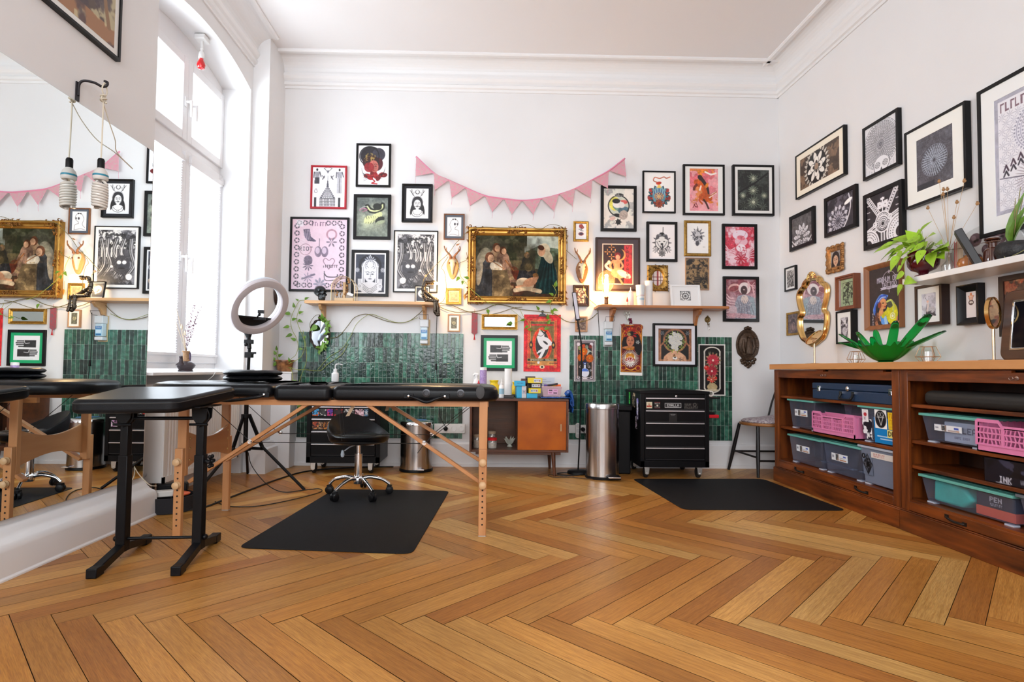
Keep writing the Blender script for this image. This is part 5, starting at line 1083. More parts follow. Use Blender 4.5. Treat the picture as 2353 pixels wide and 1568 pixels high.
def a_corset(A):
 a=A.a;A.grad((.42,.33,.27),(.30,.25,.24));A.rect(0,a-.16,1,a,(.62,.45,.32));A.poly([(.30,0),(.52,0),(.60,a*.35),(.50,a*.72),(.36,a*.72)],(.55,.40,.32));A.curve([(.45,0),(.52,a*.4),(.46,a*.62)],.05,(.86,.80,.78));A.tex((.80,.76,.60),6,.52,.58,.8,4,(A.X>.5));A.tex((.25,.2,.24),5,.5,.58,.7,8,(A.X>.45));A.curve([(.80,0),(.86,a*.5),(.92,a*.8)],.05,(.55,.42,.30));A.rect(0,a*.8,.5,a*.83,(.36,.30,.34))
FR=lambda*a,**k:framed('R',*a,**k)
FR((1827,360),(1940,400.5),'black framed wide print of a white lotus mandala, highest near the corner',a_mandflower,'black',fw=.012,depth=.03,mb=(.05,.045),mbc=(.96,.93,.86),res=380)
FR((1981,297),(2064.5,377.5),'black framed line drawing of a skull under a round lace mandala',a_skullmand,'black',fw=.020,depth=.028,res=480)
FR((2077,307.5),(2221,431),'large black framed dark grey mandala with wide white mat above the plant',a_darkmand,'black',fw=.016,depth=.035,mb=(.075,.07),mbc=(.95,.95,.93),res=420)
FR((2243.5,213),(2300,410),'largest framed poster of lilac lace patterns, cut by the right edge of the photo',a_poster_big,'black',fw=.020,depth=.03,mb=.075,mbc=(.94,.95,.95),size=(.62,.80),res=380)
FR((1813,500),(1870,559),'black framed lotus drawing nearest the corner, below the wide mandala',a_lotus,'black',fw=.030,depth=.022,res=420)
FR((1893,457.5),(1967,520.5),'black framed grey swirl mandala drawing between lotus and tribal prints',a_swirl,'black',fw=.030,depth=.024,res=420)
FR((1982.5,450.5),(2074,550),'black framed bold black and white tribal pattern above the plant leaves',a_tribal,'black',fw=.030,depth=.03,res=420)
FR((1802,617),(1828,665),'tiny black framed grey picture left of the curvy gold mirror',a_grey,'black',fw=.014,depth=.02,mb=.018,res=380)
FR((1806.5,720),(1836,769),'small yellow-gold framed picture behind the gold mirror stand',a_baby,'gold',fw=.018,depth=.012,res=380)
FR((1918,638),(1963,708),'thick reddish wood frame with a sage green ink sketch',a_greensketch,'mahogany',fw=.030,depth=.05,prof='step',mb=0,res=420)
FR((1920,717),(1958,789),'deep black box frame with a grey deer drawing beside the green bowl',a_deer,'black',fw=.014,depth=.045,mb=(.035,.035),res=420)
FR((1984,615),(2068,752),'brown framed dark poster with blue-haired woman, yellow creature and tattoo lettering',a_tattoo,'orange',fw=.030,depth=.035,prof='slope',res=480)
FR((2101,659.5),(2165,745),'deep brown and black frame with a snail drawing under the white shelf',a_snail,'darkwood',fw=.018,depth=.05,mb=(.03,.035),res=420)
FR((2196,658),(2249,744),'thick black sloping frame with a torso-shaped bottle drawing',a_bottle,'black',fw=.040,depth=.04,prof='slope',res=420)
FR((2293,637),(2340,772),'dark framed tan and red lettered print half hidden behind the brown screen',a_orange_last,'darkwood',fw=.028,depth=.03,size=(.26,.31),res=360)
# ornate little gold frame
def ornate_portrait():
 d=.022;a0,zt=onwall('R',1898,572,d);a1,zb=onwall('R',1935,619,d);hw,hh=(a1-a0)/2,(zt-zb)/2
 T=WALLS['R']@Matrix.Translation(((a0+a1)/2,.001,(zt+zb)/2))@Matrix.Rotation(.02,4,'Y');t=thing('framed_print','small scrolled antique gold frame with a dark-haired portrait','picture',T@Vector((0,0,-hh)))
 f=MB(T);fw=.035
 for i in range(4):
  pass
 vs=[];fs=[];R=[(0,0),(0,d*.6),(.012,d),(.026,d*.7),(fw,d*.3)]
 for o_,dd in R:
  for sx,sz in((-1,-1),(1,-1),(1,1),(-1,1)):vs.append((sx*(hw-o_-.004),dd,sz*(hh-o_-.004)))
 for i in range(len(R)-1):
  for k in range(4):l=(k+1)%4;fs.append((i*4+k,i*4+l,i*4+4+l,i*4+4+k))
 f._add(vs,fs);r=random.Random(6);n=46
 for i in range(n):
  p=i/n*4;k=int(p);u=(p-k)*2-1;x,z=[(u*hw,-hh),(hw,u*hh),(-u*hw,hh),(-hw,-u*hh)][k]
  f.sphere((x*.97,d*.7,z*.97),.012+.004*math.sin(i*1.7),8,6,sy=.7)
  f.tube([(x*.9+.008*math.cos(i),d,z*.9),(x*.86,d*1.05,z*.86+.008),(x*.84,d*.9,z*.84-.006)],[.002,.005,.002],5)
 f.build('frame',mat('antique_gilt2',(.50,.25,.09),.4,metal=.55,noise=.55,nscale=60),t)
 iw,ih=hw-fw,hh-fw;A=Art(2*iw,2*ih,420);a_portrait(A);paint_mesh('print',A,T@Vector((-iw,d*.28,-ih)),T.to_3x3()@Vector((1,0,0)),(0,0,1),2*iw,2*ih,PRINT,t)
ornate_portrait()
# left wall: frame high up, seen by its lower right corner
def left_frame():
 d=.025;a1,zb=onwall('L',277,143,d);w_,h_=.66,.52;a0=a1-w_;T=WALLS['L']@Matrix.Translation(((a0+a1)/2,.001,zb+h_/2));hw,hh=w_/2,h_/2
 t=thing('framed_print','big black framed colour print high on the left wall above the mirror','picture',T@Vector((0,0,-hh)))
 f=MB(T);vs=[];fs=[];R=[(0,0),(0,d),(.016,d),(.016,d-.007)]
 for o_,dd in R:
  for sx,sz in((-1,-1),(1,-1),(1,1),(-1,1)):vs.append((sx*(hw-o_),dd,sz*(hh-o_)))
 for i in range(3):
  for k in range(4):l=(k+1)%4;fs.append((i*4+k,i*4+l,i*4+4+l,i*4+4+k))
 f._add(vs,fs);f.build('frame',fmat('black'),t,bevel=.0012)
 m_=MB(T);iw,ih=hw-.016,hh-.016;m_.box(-iw,iw,d-.009,d-.0075,-ih,ih);m_.build('mat_board',mat('mat_board_pale',(.75,.75,.73),.7,coat=.4),t)
 iw-=.03;ih-=.03;A=Art(2*iw,2*ih,300);a_corset(A);paint_mesh('print',A,T@Vector((-iw,d-.0068,-ih)),(0,1,0),(0,0,1),2*iw,2*ih,PRINT,t)
left_frame()
# the wall-wide mirror on the left wall
def big_mirror():
 y0,y1=.45,3.285;z0,z1=.219,2.098
 t=thing('wall_mirror','huge frameless mirror covering the left wall above its baseboard','mirror',(XL,(y0+y1)/2,z0))
 b=MB();b.box(XL+.002,XL+.015,y0,y1,z0,z1);b.build('mirror_backing',mat('mirror_edge',(.30,.34,.34),.3),t)
 b=MB();b.quad((XL+.0155,y0+.001,z0+.001),(XL+.0155,y1-.001,z0+.001),(XL+.0155,y1-.001,z1-.001),(XL+.0155,y0+.001,z1-.001));b.build('mirror_glass',mat('big_mirror_glass',(.90,.945,.95),.0,metal=1),t)
 # raised return of the wall beside the mirror
big_mirror()
# ================================================================ FURNITURE ON THE FLOOR
LEATHER=mat('black_leather',(.005,.0055,.007),.30,spec=.24,bump=.10,bscale=260)
BLK=mat('black_powder_coat',(.004,.004,.005),.36,spec=.22,bump=.05,bscale=200)
BLKP=mat('black_plastic',(.006,.006,.007),.42,spec=.25)
RUBBER=mat('black_rubber',(.012,.012,.013),.65)
CHROME=mat('chrome',(.80,.80,.82),.10,metal=1)
STEEL=mat('brushed_steel',(.66,.65,.65),.22,metal=1,noise=.55,nscale=1.1,stretch=(26,26,.5))  # upright streaks in the colour imitate the anisotropic reflections of brushed steel
BEECH=wood('beech',(.60,.29,.12),(.50,.22,.08),'Z',scale=8,rough=.38,coat=.2)
BEECHX=wood('beech_long',(.58,.27,.105),(.47,.20,.07),'X',scale=8,rough=.38,coat=.2)

def rrect(x0,x1,y0,y1,r,n=6):
 out=[]
 for cx,cy,a0 in((x1-r,y1-r,0),(x0+r,y1-r,PI/2),(x0+r,y0+r,PI),(x1-r,y0+r,1.5*PI)):
  for i in range(n+1):a=a0+PI/2*i/n;out.append((cx+r*math.cos(a),cy+r*math.sin(a)))
 return out
 # ---- mats
def floor_mat(P,label,r=.05):
 c=Vector((sum(p[0]for p in P)/4,sum(p[1]for p in P)/4,0));out=[]
 for i in range(4):
  a,b,d=Vector((*P[i-1],0)),Vector((*P[i],0)),Vector((*P[(i+1)%4],0))
  u,v=(a-b).normalized(),(d-b).normalized()
  for k in range(6):
   t=k/5;q=(b+u*r)*(1-t)**2+b*2*t*(1-t)+(b+v*r)*t*t;out.append((q.x,q.y))
 b=MB();b.prism(out,.003,'XY',.0008)
 o=b.build('floor_mat',mat('charcoal_mat',(.0075,.0075,.009),.62,noise=.35,nscale=35,bump=.25,bscale=500,spec=.25),bevel=.0015)
 tag(o,label,'floor mat')
floor_mat([(-1.165,2.71),(-.335,2.63),(-.255,3.985),(-1.06,4.02)],'black rectangular floor mat under the wheeled stool',.06)
floor_mat([(1.15,4.47),(1.215,3.49),(2.235,3.49),(2.205,4.50)],'black rectangular floor mat in front of the right drawer chest and chair',.06)

# ---- massage table
def massage_table():
 t=thing('massage_table','long folding treatment table with black padded top and beech legs','treatment table',(-.9,3.17,0))
 yn,yf,z0,z1=2.905,3.48,.685,.768
 def pad(name,P,za,zb,bev):
  Q=[Vector((x,y,0))for x,y in P];n=len(Q);nr=[]
  for i in range(n):
   d0=Q[i]-Q[i-1];d1=Q[(i+1)%n]-Q[i];d0.normalize();d1.normalize();m_=Vector((-(d0.y+d1.y),d0.x+d1.x,0));nr.append(m_.normalized())
  ctr=sum(Q,Vector())/n;sg=1 if(ctr-Q[0]).dot(nr[0])>0 else-1
  R_=[];K_=7
  for k in range(K_+1):a_=PI/2*k/K_;R_.append((.6*bev*(1-math.sin(a_)),za+.6*bev*(1-math.cos(a_))))
  for k in range(K_+1):a_=PI/2*k/K_;R_.append((bev*(1-math.cos(a_)),zb-.006-bev*.8+bev*.8*math.sin(a_)))
  R_+=[(bev+.03,zb-.001),(bev+.08,zb)]
  vs=[q+nr[i]*sg*ins+Vector((0,0,z))for ins,z in R_ for i,q in enumerate(Q)]
  b=MB();b._add(vs,[(k*n+i,k*n+(i+1)%n,(k+1)*n+(i+1)%n,(k+1)*n+i)for k in range(len(R_)-1)for i in range(n)]+[tuple(range(n)),tuple(range((len(R_)-1)*n,len(R_)*n))],True)
  return b.build(name,LEATHER,t,smooth=True)
 x0,xa,xb,x1=-1.80,-1.095,-.797,.058
 head=rrect(x0,xa-.004,yn,yf,.16,8);head=[(min(x,xa-.003),y)if x>xa-.2 else(x,y)for x,y in head]
 def half(xl,xr,rl,rr):
  out=[]
  for cx,cy,a0,r in((xr,yf,0,rr),(xl,yf,PI/2,rl),(xl,yn,PI,rl),(xr,yn,1.5*PI,rr)):
   sx=-1 if cx==xr else 1;sy=-1 if cy==yf else 1
   for i in range(9):a=a0+PI/2*i/8;out.append((cx+sx*r+r*math.cos(a),cy+sy*r+r*math.sin(a)))
  return out
 pad('head_cushion',half(x0,xa-.002,.24,.036),z0+.012,z1+.004,.036)
 pad('middle_cushion',half(xa+.002,xb-.002,.036,.036),z0-.004,z1,.036)
 p=pad('main_cushion',half(xb+.002,x1,.036,.10),z0,z1-.001,.038)
 for x in(-.31,-.135):b=MB();b.lathe([(.020,0),(.020,.005),(.013,.006),(.012,.001),(.0,.001)],(x,yn,.728),20,'Y');b.build('rope_grommet',mat('dark_gunmetal',(.05,.05,.055),.3,metal=.6),p)
 b=MB();b.lathe([(0,0),(.022,0),(.02,.001)],(-.035,yn-.0005,.735),16,'Y',sy=1.6);b.build('scuff_patch',mat('scuffed_leather',(.05,.05,.053),.6),p)
 # hinge plates, carrying handles, buttons
 def handle(xl,xr,z):
  hd=MB()
  hd.tube(smoothpath([(xl,yn-.004,z),(xl+.04,yn-.012,z-.012),((xl+xr)/2,yn-.016,z-.03),(xr-.04,yn-.012,z-.012),(xr,yn-.004,z)],5),.0085,8)
  for x in(xl,xr):hd.cbox((x,yn-.003,z),(.05,.008,.026))
  hd.build('carry_handle',LEATHER,t,bevel=.002)
 handle(-.40,-.215,.712);handle(-1.50,-1.13,.71)
 r=MB()
 for x in(-.40,-.215,-1.50,-1.13):r.lathe([(0,.010),(.005,.009),(.007,.006),(.007,0)],(x,yn-.005,.712),12,'Y')
 build_each(r,'rivet',CHROME,t)
 f=MB();f.bar((x0+.2,yn+.06,.67),(x1-.05,yn+.06,.67),.02,.028);f.bar((x0+.2,yf-.06,.67),(x1-.05,yf-.06,.67),.02,.028);build_each(f,'under_frame_rail',BEECHX,t)
 # legs: upper post and lower adjustable part with holes and knobs
 hole=mat('dark_hole',(.02,.012,.008),.8)
 def leg(x,y,sx,drop=0):
  b=MB();b.box(x-.022,x+.022,y-.014,y+.014,.30,.69);b.box(x-.02,x+.02,y-.041 if y<3.2 else y+.014,y-.0145 if y<3.2 else y+.041,.004,.44)
  L=b.build('leg',BEECH,t,bevel=.003)
  yy=y-.042 if y<3.2 else y+.042
  h=MB()
  for i in range(10):h.lathe([(.0045,-.0005),(.0045,.0006)],(x,yy+.0003,.06+i*.029),10,'Y')
  build_each(h,'peg_hole',hole,L)
  k=MB()
  for z in(.375,.26):k.lathe([(.017,0),(.019,.004),(.014,.012),(.018,.022),(.014,.026),(0,.027)],(x,yy,z),14,'Y' if y<3.2 else 'Y')
  build_each(k,'knob',mat('pale_beech_knob',(.66,.42,.22),.4),L)
  c=MB();c.box(x-.019,x+.019,(y-.040)if y<3.2 else y+.015,(y-.015)if y<3.2 else y+.040,0,.006);c.build('foot_cap',mat('grey_cap',(.45,.42,.38),.6),L)
 leg(-.018,2.955,1);leg(-.018,3.42,1);leg(-1.535,2.91,-1);leg(-1.545,3.40,-1)
 # curved end boards
 for x in(-1.538,-.018+.024):
  P=[]
  n=14
  for i in range(n+1):u=i/n;P.append((lerp(2.94,3.40,u),.515-.045*math.sin(PI*u)))
  for i in range(n+1):u=i/n;P.append((lerp(3.40,2.94,u),.335+.04*math.sin(PI*u)))
  if x<-1:
   b=MB();b.prism(P,.014,'YZ',x+.0);bo=b.build('end_board',wood('beech_board',(.56,.27,.11),(.47,.20,.075),'Y',scale=6,rough=.35,coat=.25),t,bevel=.002)
   s=MB()
   for y in(2.96,3.38):
    for z in(.37,.43,.48):s.lathe([(.006,0),(.005,.002),(0,.003)],(x+.014,y,z),10,'X')
   build_each(s,'screw',mat('brass',(.6,.42,.16),.3,metal=1),bo)
   # diagonal struts
 s=MB()
 for y in(2.985,3.385):
  s.bar((-.02,y,.255 if y<3.2 else .30),(-.64,y,.672),.018,.034,up=(0,1,0));s.bar((-1.535,y,.255 if y<3.2 else .30),(-.92,y,.672),.018,.034,up=(0,1,0))
 build_each(s,'strut',BEECHX,t,bevel=.002)
 h=MB()
 for x,z in((-.325,.465),(-1.225,.465)):
  for y in(2.972,3.398):h.lathe([(0,-.006),(.012,-.005),(.012,.006),(0,.007)],(x,y,z),12,'Y')
 build_each(h,'strut_bolt',CHROME,t)
 # steel cables
 c=MB()
 for y in(2.985,3.385):
  c.tube([(-1.225,y,.46),(-.325,y,.46)],.0022,6)
  c.tube([(-.325,y,.46),(-.06,y,.675)],.0018,6);c.tube([(-.325,y,.46),(-.36,y,.41)],.0018,6)
  c.tube([(-1.225,y,.46),(-1.47,y,.675)],.0018,6)
 for y,x in((2.985,-.76),(3.2,-.80)):
  c.tube([(x,y,.67),(x-.01,y,.60),(x+.005,y,.47)],.0012,5)
 build_each(c,'cable',mat('black_cable',(.012,.012,.012),.5),t)
 v=MB()
 for x,y,dx in((-.70,3.0,-.045),(-.60,3.40,.035),(-.59,3.40,-.02)):
  v._add([(x,y,.68),(x+.022,y,.68),(x+.022+dx,y+.004,.60),(x+dx+.002,y+.004,.596)],[(0,1,2,3)])
 build_each(v,'strap',mat('beige_webbing',(.45,.33,.22),.8),t,solid=.002)
massage_table()
# ---- headrest cushion lying on the head end
def face_cradle():
 c=Vector((-1.295,3.16,.7735));t=thing('headrest_cushion','round black horseshoe headrest cushion in two padded layers on the treatment table','cushion',c)
 for k,(z,r,name)in enumerate(((.016,.0165,'lower_pad'),(.046,.016,'upper_pad'))):
  b=MB();n=40;pts=[]
  for i in range(n):
   a=PI/2+.22+(2*PI-.44)*i/(n-1);pts.append((c.x+.112*math.cos(a),c.y+.112*math.sin(a),c.z+z+.001*math.sin(i*1.3)))
  rs=[.016 if 0<i<n-1 else .008 for i in range(n)]
  P=[Vector(p)for p in pts];vs=[];m=10
  for i,p in enumerate(P):
   tn=(P[min(i+1,n-1)]-P[max(i-1,0)]).normalized();nr=Vector((tn.y,-tn.x,0))
   for j in range(m):a=2*PI*j/m;vs.append(p+nr*(.042*math.cos(a))*(rs[i]/.016)+Vector((0,0,rs[i]*math.sin(a))))
  fs=[(i*m+j,i*m+(j+1)%m,(i+1)*m+(j+1)%m,(i+1)*m+j)for i in range(n-1)for j in range(m)]+[tuple(range(m-1,-1,-1)),tuple(range((n-1)*m,n*m))]
  b._add(vs,fs,True);b.build(name,LEATHER,t)
face_cradle()
# ---- armrest stand in the foreground
def armrest():
 t=thing('armrest_stand','black padded armrest on two adjustable black steel posts in front of the mirror','armrest',(-1.44,2.57,0))
 q=Vector((.315,.033,0)).normalized();fdir=Vector((-.13,.99,0)).normalized()
 b=MB();P=[(-1.70,2.33),(-1.285,2.375),(-1.215,2.80),(-1.745,2.755)];out=[]
 for i in range(4):
  a,m_,d=Vector(P[i-1]).to_3d(),Vector(P[i]).to_3d(),Vector(P[(i+1)%4]).to_3d();u,v=(a-m_).normalized(),(d-m_).normalized();r=.055
  for k in range(7):s=k/6;w_=(m_+u*r)*(1-s)**2+m_*2*s*(1-s)+(m_+v*r)*s*s;out.append((w_.x,w_.y))
 n=len(out);zt=lambda y:.652+(y-2.35)*.10
 vs=[(x,y,zt(y))for x,y in out]+[(x,y,zt(y)+.060)for x,y in out]
 b._add(vs,[tuple(range(n)),tuple(range(2*n-1,n-1,-1))]+[(i,n+i,n+(i+1)%n,(i+1)%n)for i in range(n)])
 cu=b.build('cushion',LEATHER,t,bevel=.019,seg=5)
 s=MB();pts=[(x,y,zt(y)+.043)for x,y in out];C=Vector((-1.48,2.57,0));pts=[(x+(x-C.x)*.004,y+(y-C.y)*.004,z)for x,y,z in pts]
 s.tube(pts,.0018,5,closed=True);s.build('seam',mat('dark_thread',(.03,.03,.03),.6),cu)
 A_,B_=Vector((-1.60,2.557,0)),Vector((-1.285,2.590,0))
 for p in(A_,B_):
  b=MB();b.cbox(p+Vector((0,0,.245)),(.042,.042,.42));b.cbox(p+Vector((0,0,.50)),(.034,.034,.30));po=b.build('post',BLK,t,bevel=.003)
  f=MB()
  for s_ in(-1,1):
   f.bar(p+Vector((0,0,.055)),p+fdir*(.20*s_)+Vector((0,0,.022)),.036,.034)
   f.bar(p+fdir*(.185*s_)+Vector((0,0,.020)),p+fdir*(.245*s_)+Vector((0,0,.020)),.040,.038)
  f.build('foot',BLK,t,bevel=.003)
  g=MB()
  g.prism([(p.x-.035,.665),(p.x+.035,.665),(p.x+.032,.62),(p.x,.578),(p.x-.032,.62)],.006,'XZ',p.y-.026);g.prism([(p.x-.035,.665),(p.x+.035,.665),(p.x+.032,.62),(p.x,.578),(p.x-.032,.62)],.006,'XZ',p.y+.020)
  g.tube([(p.x-.04,p.y-.03,.592),(p.x+.04,p.y-.03,.592)],.006,8);g.cbox((p.x,p.y,.672),(.08,.2,.006));g.tube([(p.x+.045*math.cos(a),p.y-.028,.63+.045*math.sin(a))for a in[-1.4+.2*i for i in range(12)]],.003,6)
  g.build('tilt_bracket',BLK,t,bevel=.001)
  if p is B_:
   k=MB()
   for i in range(6):a=i*PI/3;k.tube([(p.x+.045,p.y,.425),(p.x+.045,p.y+.024*math.cos(a),.425+.024*math.sin(a))],.0045,6);k.sphere((p.x+.045,p.y+.024*math.cos(a),.425+.024*math.sin(a)),.009,8,6)
   k.tube([(p.x+.02,p.y,.425),(p.x+.055,p.y,.425)],.008,8);k.build('star_knob',BLKP,t)
 b=MB();b.tube([A_+Vector((0,-.01,.618)),B_+Vector((0,-.01,.618))],.008,10);b.build('cross_rod',BLK,t)
 b=MB();b.tube([A_+Vector((-.03,-.0,.088)),B_+Vector((.03,0,.088))],.007,10)
 for p in(A_+Vector((-.028,0,.088)),B_+Vector((.028,0,.088))):b.sphere(p,.013,10,8)
 b.build('cross_rod',BLK,t)
armrest()
# ---- stool
def stool():
 c=Vector((-.862,3.86,.004));t=thing('wheeled_stool','low black saddle stool with curved backrest and five chrome wheeled legs','stool',c)
 zs=.385;R=.200;nA,nR=48,16;th0=math.radians(128)
 def hgt(a):
  d=abs((a-th0+PI)%(2*PI)-PI);x=max(0,1-d/1.95);return .128*(x*x*(3-2*x))
 b=MB();vs=[];rows=[]
 prof=[(0,.018),(.2,.018),(.4,.016),(.55,.010),(.66,.002),(.72,.000),(.80,.30),(.90,.82),(.96,1.0),(1.0,.93),(1.03,.6),(1.02,.2),(.97,-.12),(.85,-.22),(.5,-.25),(0,-.25)]
 for pr,pz in prof:
  row=[]
  for k in range(nA):
   a=2*PI*k/nA;h=hgt(a)
   if pr<.73 and pz>=0 and pz<.1:z=zs+.016+pz;rr=pr*R
   else:
    top=.024+h;z=zs+(pz*top if pz>0 else pz*.16);rr=R*pr*(1+(.10*h/.128)*max(0,pz))
   ex=1.10 if False else 1.0
   row.append(len(vs));vs.append((c.x+rr*math.cos(a)*ex,c.y+rr*.92*math.sin(a),z))
  rows.append(row)
 fs=[(rows[i][k],rows[i][(k+1)%nA],rows[i+1][(k+1)%nA],rows[i+1][k])for i in range(len(rows)-1)for k in range(nA)]
 b._add(vs,fs,True);b.build('seat',LEATHER,t,weld=True)
 b=MB();b.tube([(c.x+.64*R*math.cos(a),c.y+.64*R*.92*math.sin(a),zs+.020)for a in[2*PI*i/40 for i in range(40)]],.003,6,closed=True);b.build('seam',mat('dark_thread',(.03,.03,.03),.6),t)
 b=MB();b.cyl((c.x,c.y,.11),.025,.165,20);b.cyl((c.x,c.y,.27),.014,.09,16);b.lathe([(.03,.075),(.034,.09),(.034,.115),(.026,.125)],(c.x,c.y,0),20);b.build('gas_column',CHROME,t)
 b=MB();b.lathe([(.06,.352),(.05,.34),(.02,.335)],(c.x,c.y,0),16);b.cbox((c.x,c.y,.345),(.14,.14,.008));b.build('seat_plate',BLK,t)
 b=MB();b.tube([(c.x-.02,c.y-.02,.335),(c.x-.05,c.y-.05,.325),(c.x-.075,c.y-.08,.305)],[.004,.004,.004],8);b.lathe([(0,0),(.010,.005),(.013,.02),(.008,.045),(0,.05)],(c.x-.085,c.y-.09,.262),10,R=None);b.build('lever',mat('pale_lever',(.45,.52,.58),.3),t)
 for(x,y)in((-.962,3.650),(-.722,3.652),(-.655,3.885),(-1.058,3.880),(-.870,4.075)):
  e=Vector((x,y,0));d=(e-Vector((c.x,c.y,0))).normalized()
  b=MB();b.tube(smoothpath([(c.x,c.y,.105),(c.x+d.x*.08,c.y+d.y*.08,.118),(c.x+d.x*.16,c.y+d.y*.16,.100),(x,y,.068)],5),[.013]*5+[.012]*5+[.010]*6,10);b.build('leg',CHROME,t)
  nrm=Vector((-d.y,d.x,0));w=MB()
  for s in(-1,1):
   cc=e+nrm*.012*s+Vector((0,0,.029));Rm=Matrix.Rotation(math.atan2(nrm.y,nrm.x),3,'Z')
   w.lathe([(0,-.009),(.020,-.009),(.025,-.006),(.025,.006),(.020,.009),(0,.009)],cc,18,'X',R=Rm)
  w.cbox(e+Vector((0,0,.05)),(.03,.03,.022));w.build('caster',BLKP,t)
stool()

# ---- stickers helper
def sticker(parent,P0,eu,ev,w,h,fn,res=420,name='sticker'):
 A=Art(w,h,res);fn(A);return paint_mesh(name,A,P0,eu,ev,w,h,SATIN,parent)
def s_blob(c1,c2,seed,shape=0):
 def f(A):
  A.rect(0,0,1,A.a,c1);A.tex(c2,3.2,.47,.53,.95,seed);A.tex((.08,.08,.1),5,.54,.57,.9,seed+5)
  if shape:A.ell(.5,A.a/2,.33,A.a*.3,c2,al=.9);A.ring(.5,A.a/2,.3,.05,(.1,.1,.12))
 return f
def s_text(bgc,tc,s,h=.5,border=None):
 def f(A):
  A.rect(0,0,1,A.a,bgc)
  if border:A.rect(.02,.02,.98,A.a-.02,border);A.rect(.04,.04,.96,A.a-.04,bgc)
  n=len(s);wx=.9/((n*6.2-1.2)*h*A.a/7);A.textc(s,.5,A.a*(1-h)/2,h*A.a,tc,wx=wx)
 return f
 # ---- rolling drawer chests
def drawer_chest(x0,x1,yf,yb,ztop,trims,label,stickers,side=None):
 t=thing('rolling_drawer_chest',label,'tool chest',((x0+x1)/2,(yf+yb)/2,0))
 zb=.088
 b=MB();b.box(x0,x1,yf+.012,yb,zb,ztop-.03);b.box(x0,x0+.035,yf,yf+.012,zb,ztop-.03);b.box(x1-.035,x1,yf,yf+.012,zb,ztop-.03);b.box(x0,x1,yf,yf+.012,zb,zb+.05);b.build('cabinet',BLK,t,bevel=.003)
 b=MB();n=14;P=[(lerp(x0-.004,x1+.004,i/n),ztop-.012+.012*math.sin(PI*i/n))for i in range(n+1)]+[(x1+.004,ztop-.035),(x0-.004,ztop-.035)]
 b.prism(P,yb-yf+.008,'XZ',yf-.004);b.build('lid',BLK,t,bevel=.003)
 b=MB();b.lathe([(.0085,0),(.0085,.004),(.006,.006),(0,.006)],((x0+x1)/2+.01,yf,ztop-.052),16,'Y');b.build('lock',CHROME,t)
 for i,z in enumerate(trims):
  zl=(trims[i+1]+.008)if i+1<len(trims)else zb+.058
  b=MB();b.box(x0+.037,x1-.037,yf-.002,yf+.012,zl,z+.002);d=b.build('drawer',BLK,t,bevel=.002)
  b=MB();b.box(x0+.042,x1-.042,yf-.014,yf-.002,z-.003,z+.006);b.build('trim_handle',mat('aluminium_trim',(.75,.73,.76),.3,metal=.7),d,bevel=.0015)
  b=MB();b.box(x0+.042,x1-.042,yf-.006,yf-.002,zl+.003,zl+.006);b.build('drawer_lip',mat('dark_steel_lip',(.05,.05,.055),.3,metal=.3),d)
  for(row,xa,za,w,h,fn)in stickers:
   if row==i:sticker(d,Vector((xa,yf-.0032-.0008*(row%2),za)),(1,0,0),(0,0,1),w,h,fn)
 for x in(x0+.055,x1-.075):
  for y,br in((yf+.05,True),(yb-.06,False)):
   w=MB();w.lathe([(0,-.014),(.036,-.014),(.043,-.010),(.043,.010),(.036,.014),(0,.014)],(x,y,.0435),26,'X');w_=w.build('caster_wheel',RUBBER,t)
   f=MB();f.prism([(x-.020,.088),(x+.020,.088),(x+.016,.036),(x,.028),(x-.016,.036)],.003,'XZ',y-.046);f.prism([(x-.02,.088),(x+.02,.088),(x+.02,.082),(x-.02,.082)],.075,'XZ',y-.045);f.sphere((x,y-.047,.040),.006,8,6);f.build('caster_fork',mat('zinc',(.62,.60,.56),.3,metal=.8),t,bevel=.001)
 if side:side(t)
 return t
def trimsZ(px,yf,ys):return[atY(px,y,yf).z for y in ys]
Y1=4.60;a=atY(704,1000,Y1).x;b_=atY(873,1000,Y1).x;tz=trimsZ(790,Y1,(908,936.6,964.8,993.4,1022));zt1=tz[0]+.065
r_=random.Random(12);st=[]
cols=[((.25,.62,.85),(.9,.4,.15)),((.93,.93,.9),(.2,.2,.2)),((.36,.22,.62),(.85,.25,.4)),((.7,.15,.12),(.15,.12,.12)),((.12,.12,.13),(.9,.9,.88)),((.9,.9,.88),(.3,.3,.3)),((.93,.80,.84),(.55,.35,.4)),((.3,.5,.68),(.85,.88,.9))]
xx=a+.045
for i,(c1,c2)in enumerate(cols):
 w=(.055,.050,.048,.075,.045,.032,.070,.03)[i];st.append((1,xx,tz[2]+.030,w,.055,s_blob(c1,c2,i+3,i%2)));xx+=w+.006
xx=a+.05
for i,(c1,c2)in enumerate([((.68,.14,.12),(.9,.75,.7)),((.9,.9,.88),(.3,.3,.3)),((.55,.72,.45),(.95,.95,.9)),((.86,.78,.25),(.3,.55,.7)),((.85,.88,.9),(.3,.3,.35)),((.9,.9,.9),(.5,.5,.5)),((.4,.6,.8),(.9,.9,.9))]):
 w=(.085,.05,.045,.055,.05,.05,.045)[i];st.append((0,xx,tz[1]+.022+.006*(i%2),w,.045,s_blob(c1,c2,i+23,i%2)));xx+=w+.012
xx=a+.048
for i,(c1,c2)in enumerate([((.66,.28,.18),(.85,.6,.35)),((.80,.72,.55),(.5,.3,.2)),((.86,.55,.2),(.4,.2,.12)),((.86,.6,.5),(.93,.9,.88)),((.6,.5,.5),(.3,.2,.2))]):
 w=(.05,.03,.036,.05,.05)[i];st.append((2,xx,tz[3]+.022,w,.06,s_blob(c1,c2,i+43,0)));xx+=w+.003
st.append((2,b_-.10,tz[3]+.03,.05,.05,s_blob((.85,.6,.8),(.95,.9,.95),51,0)))
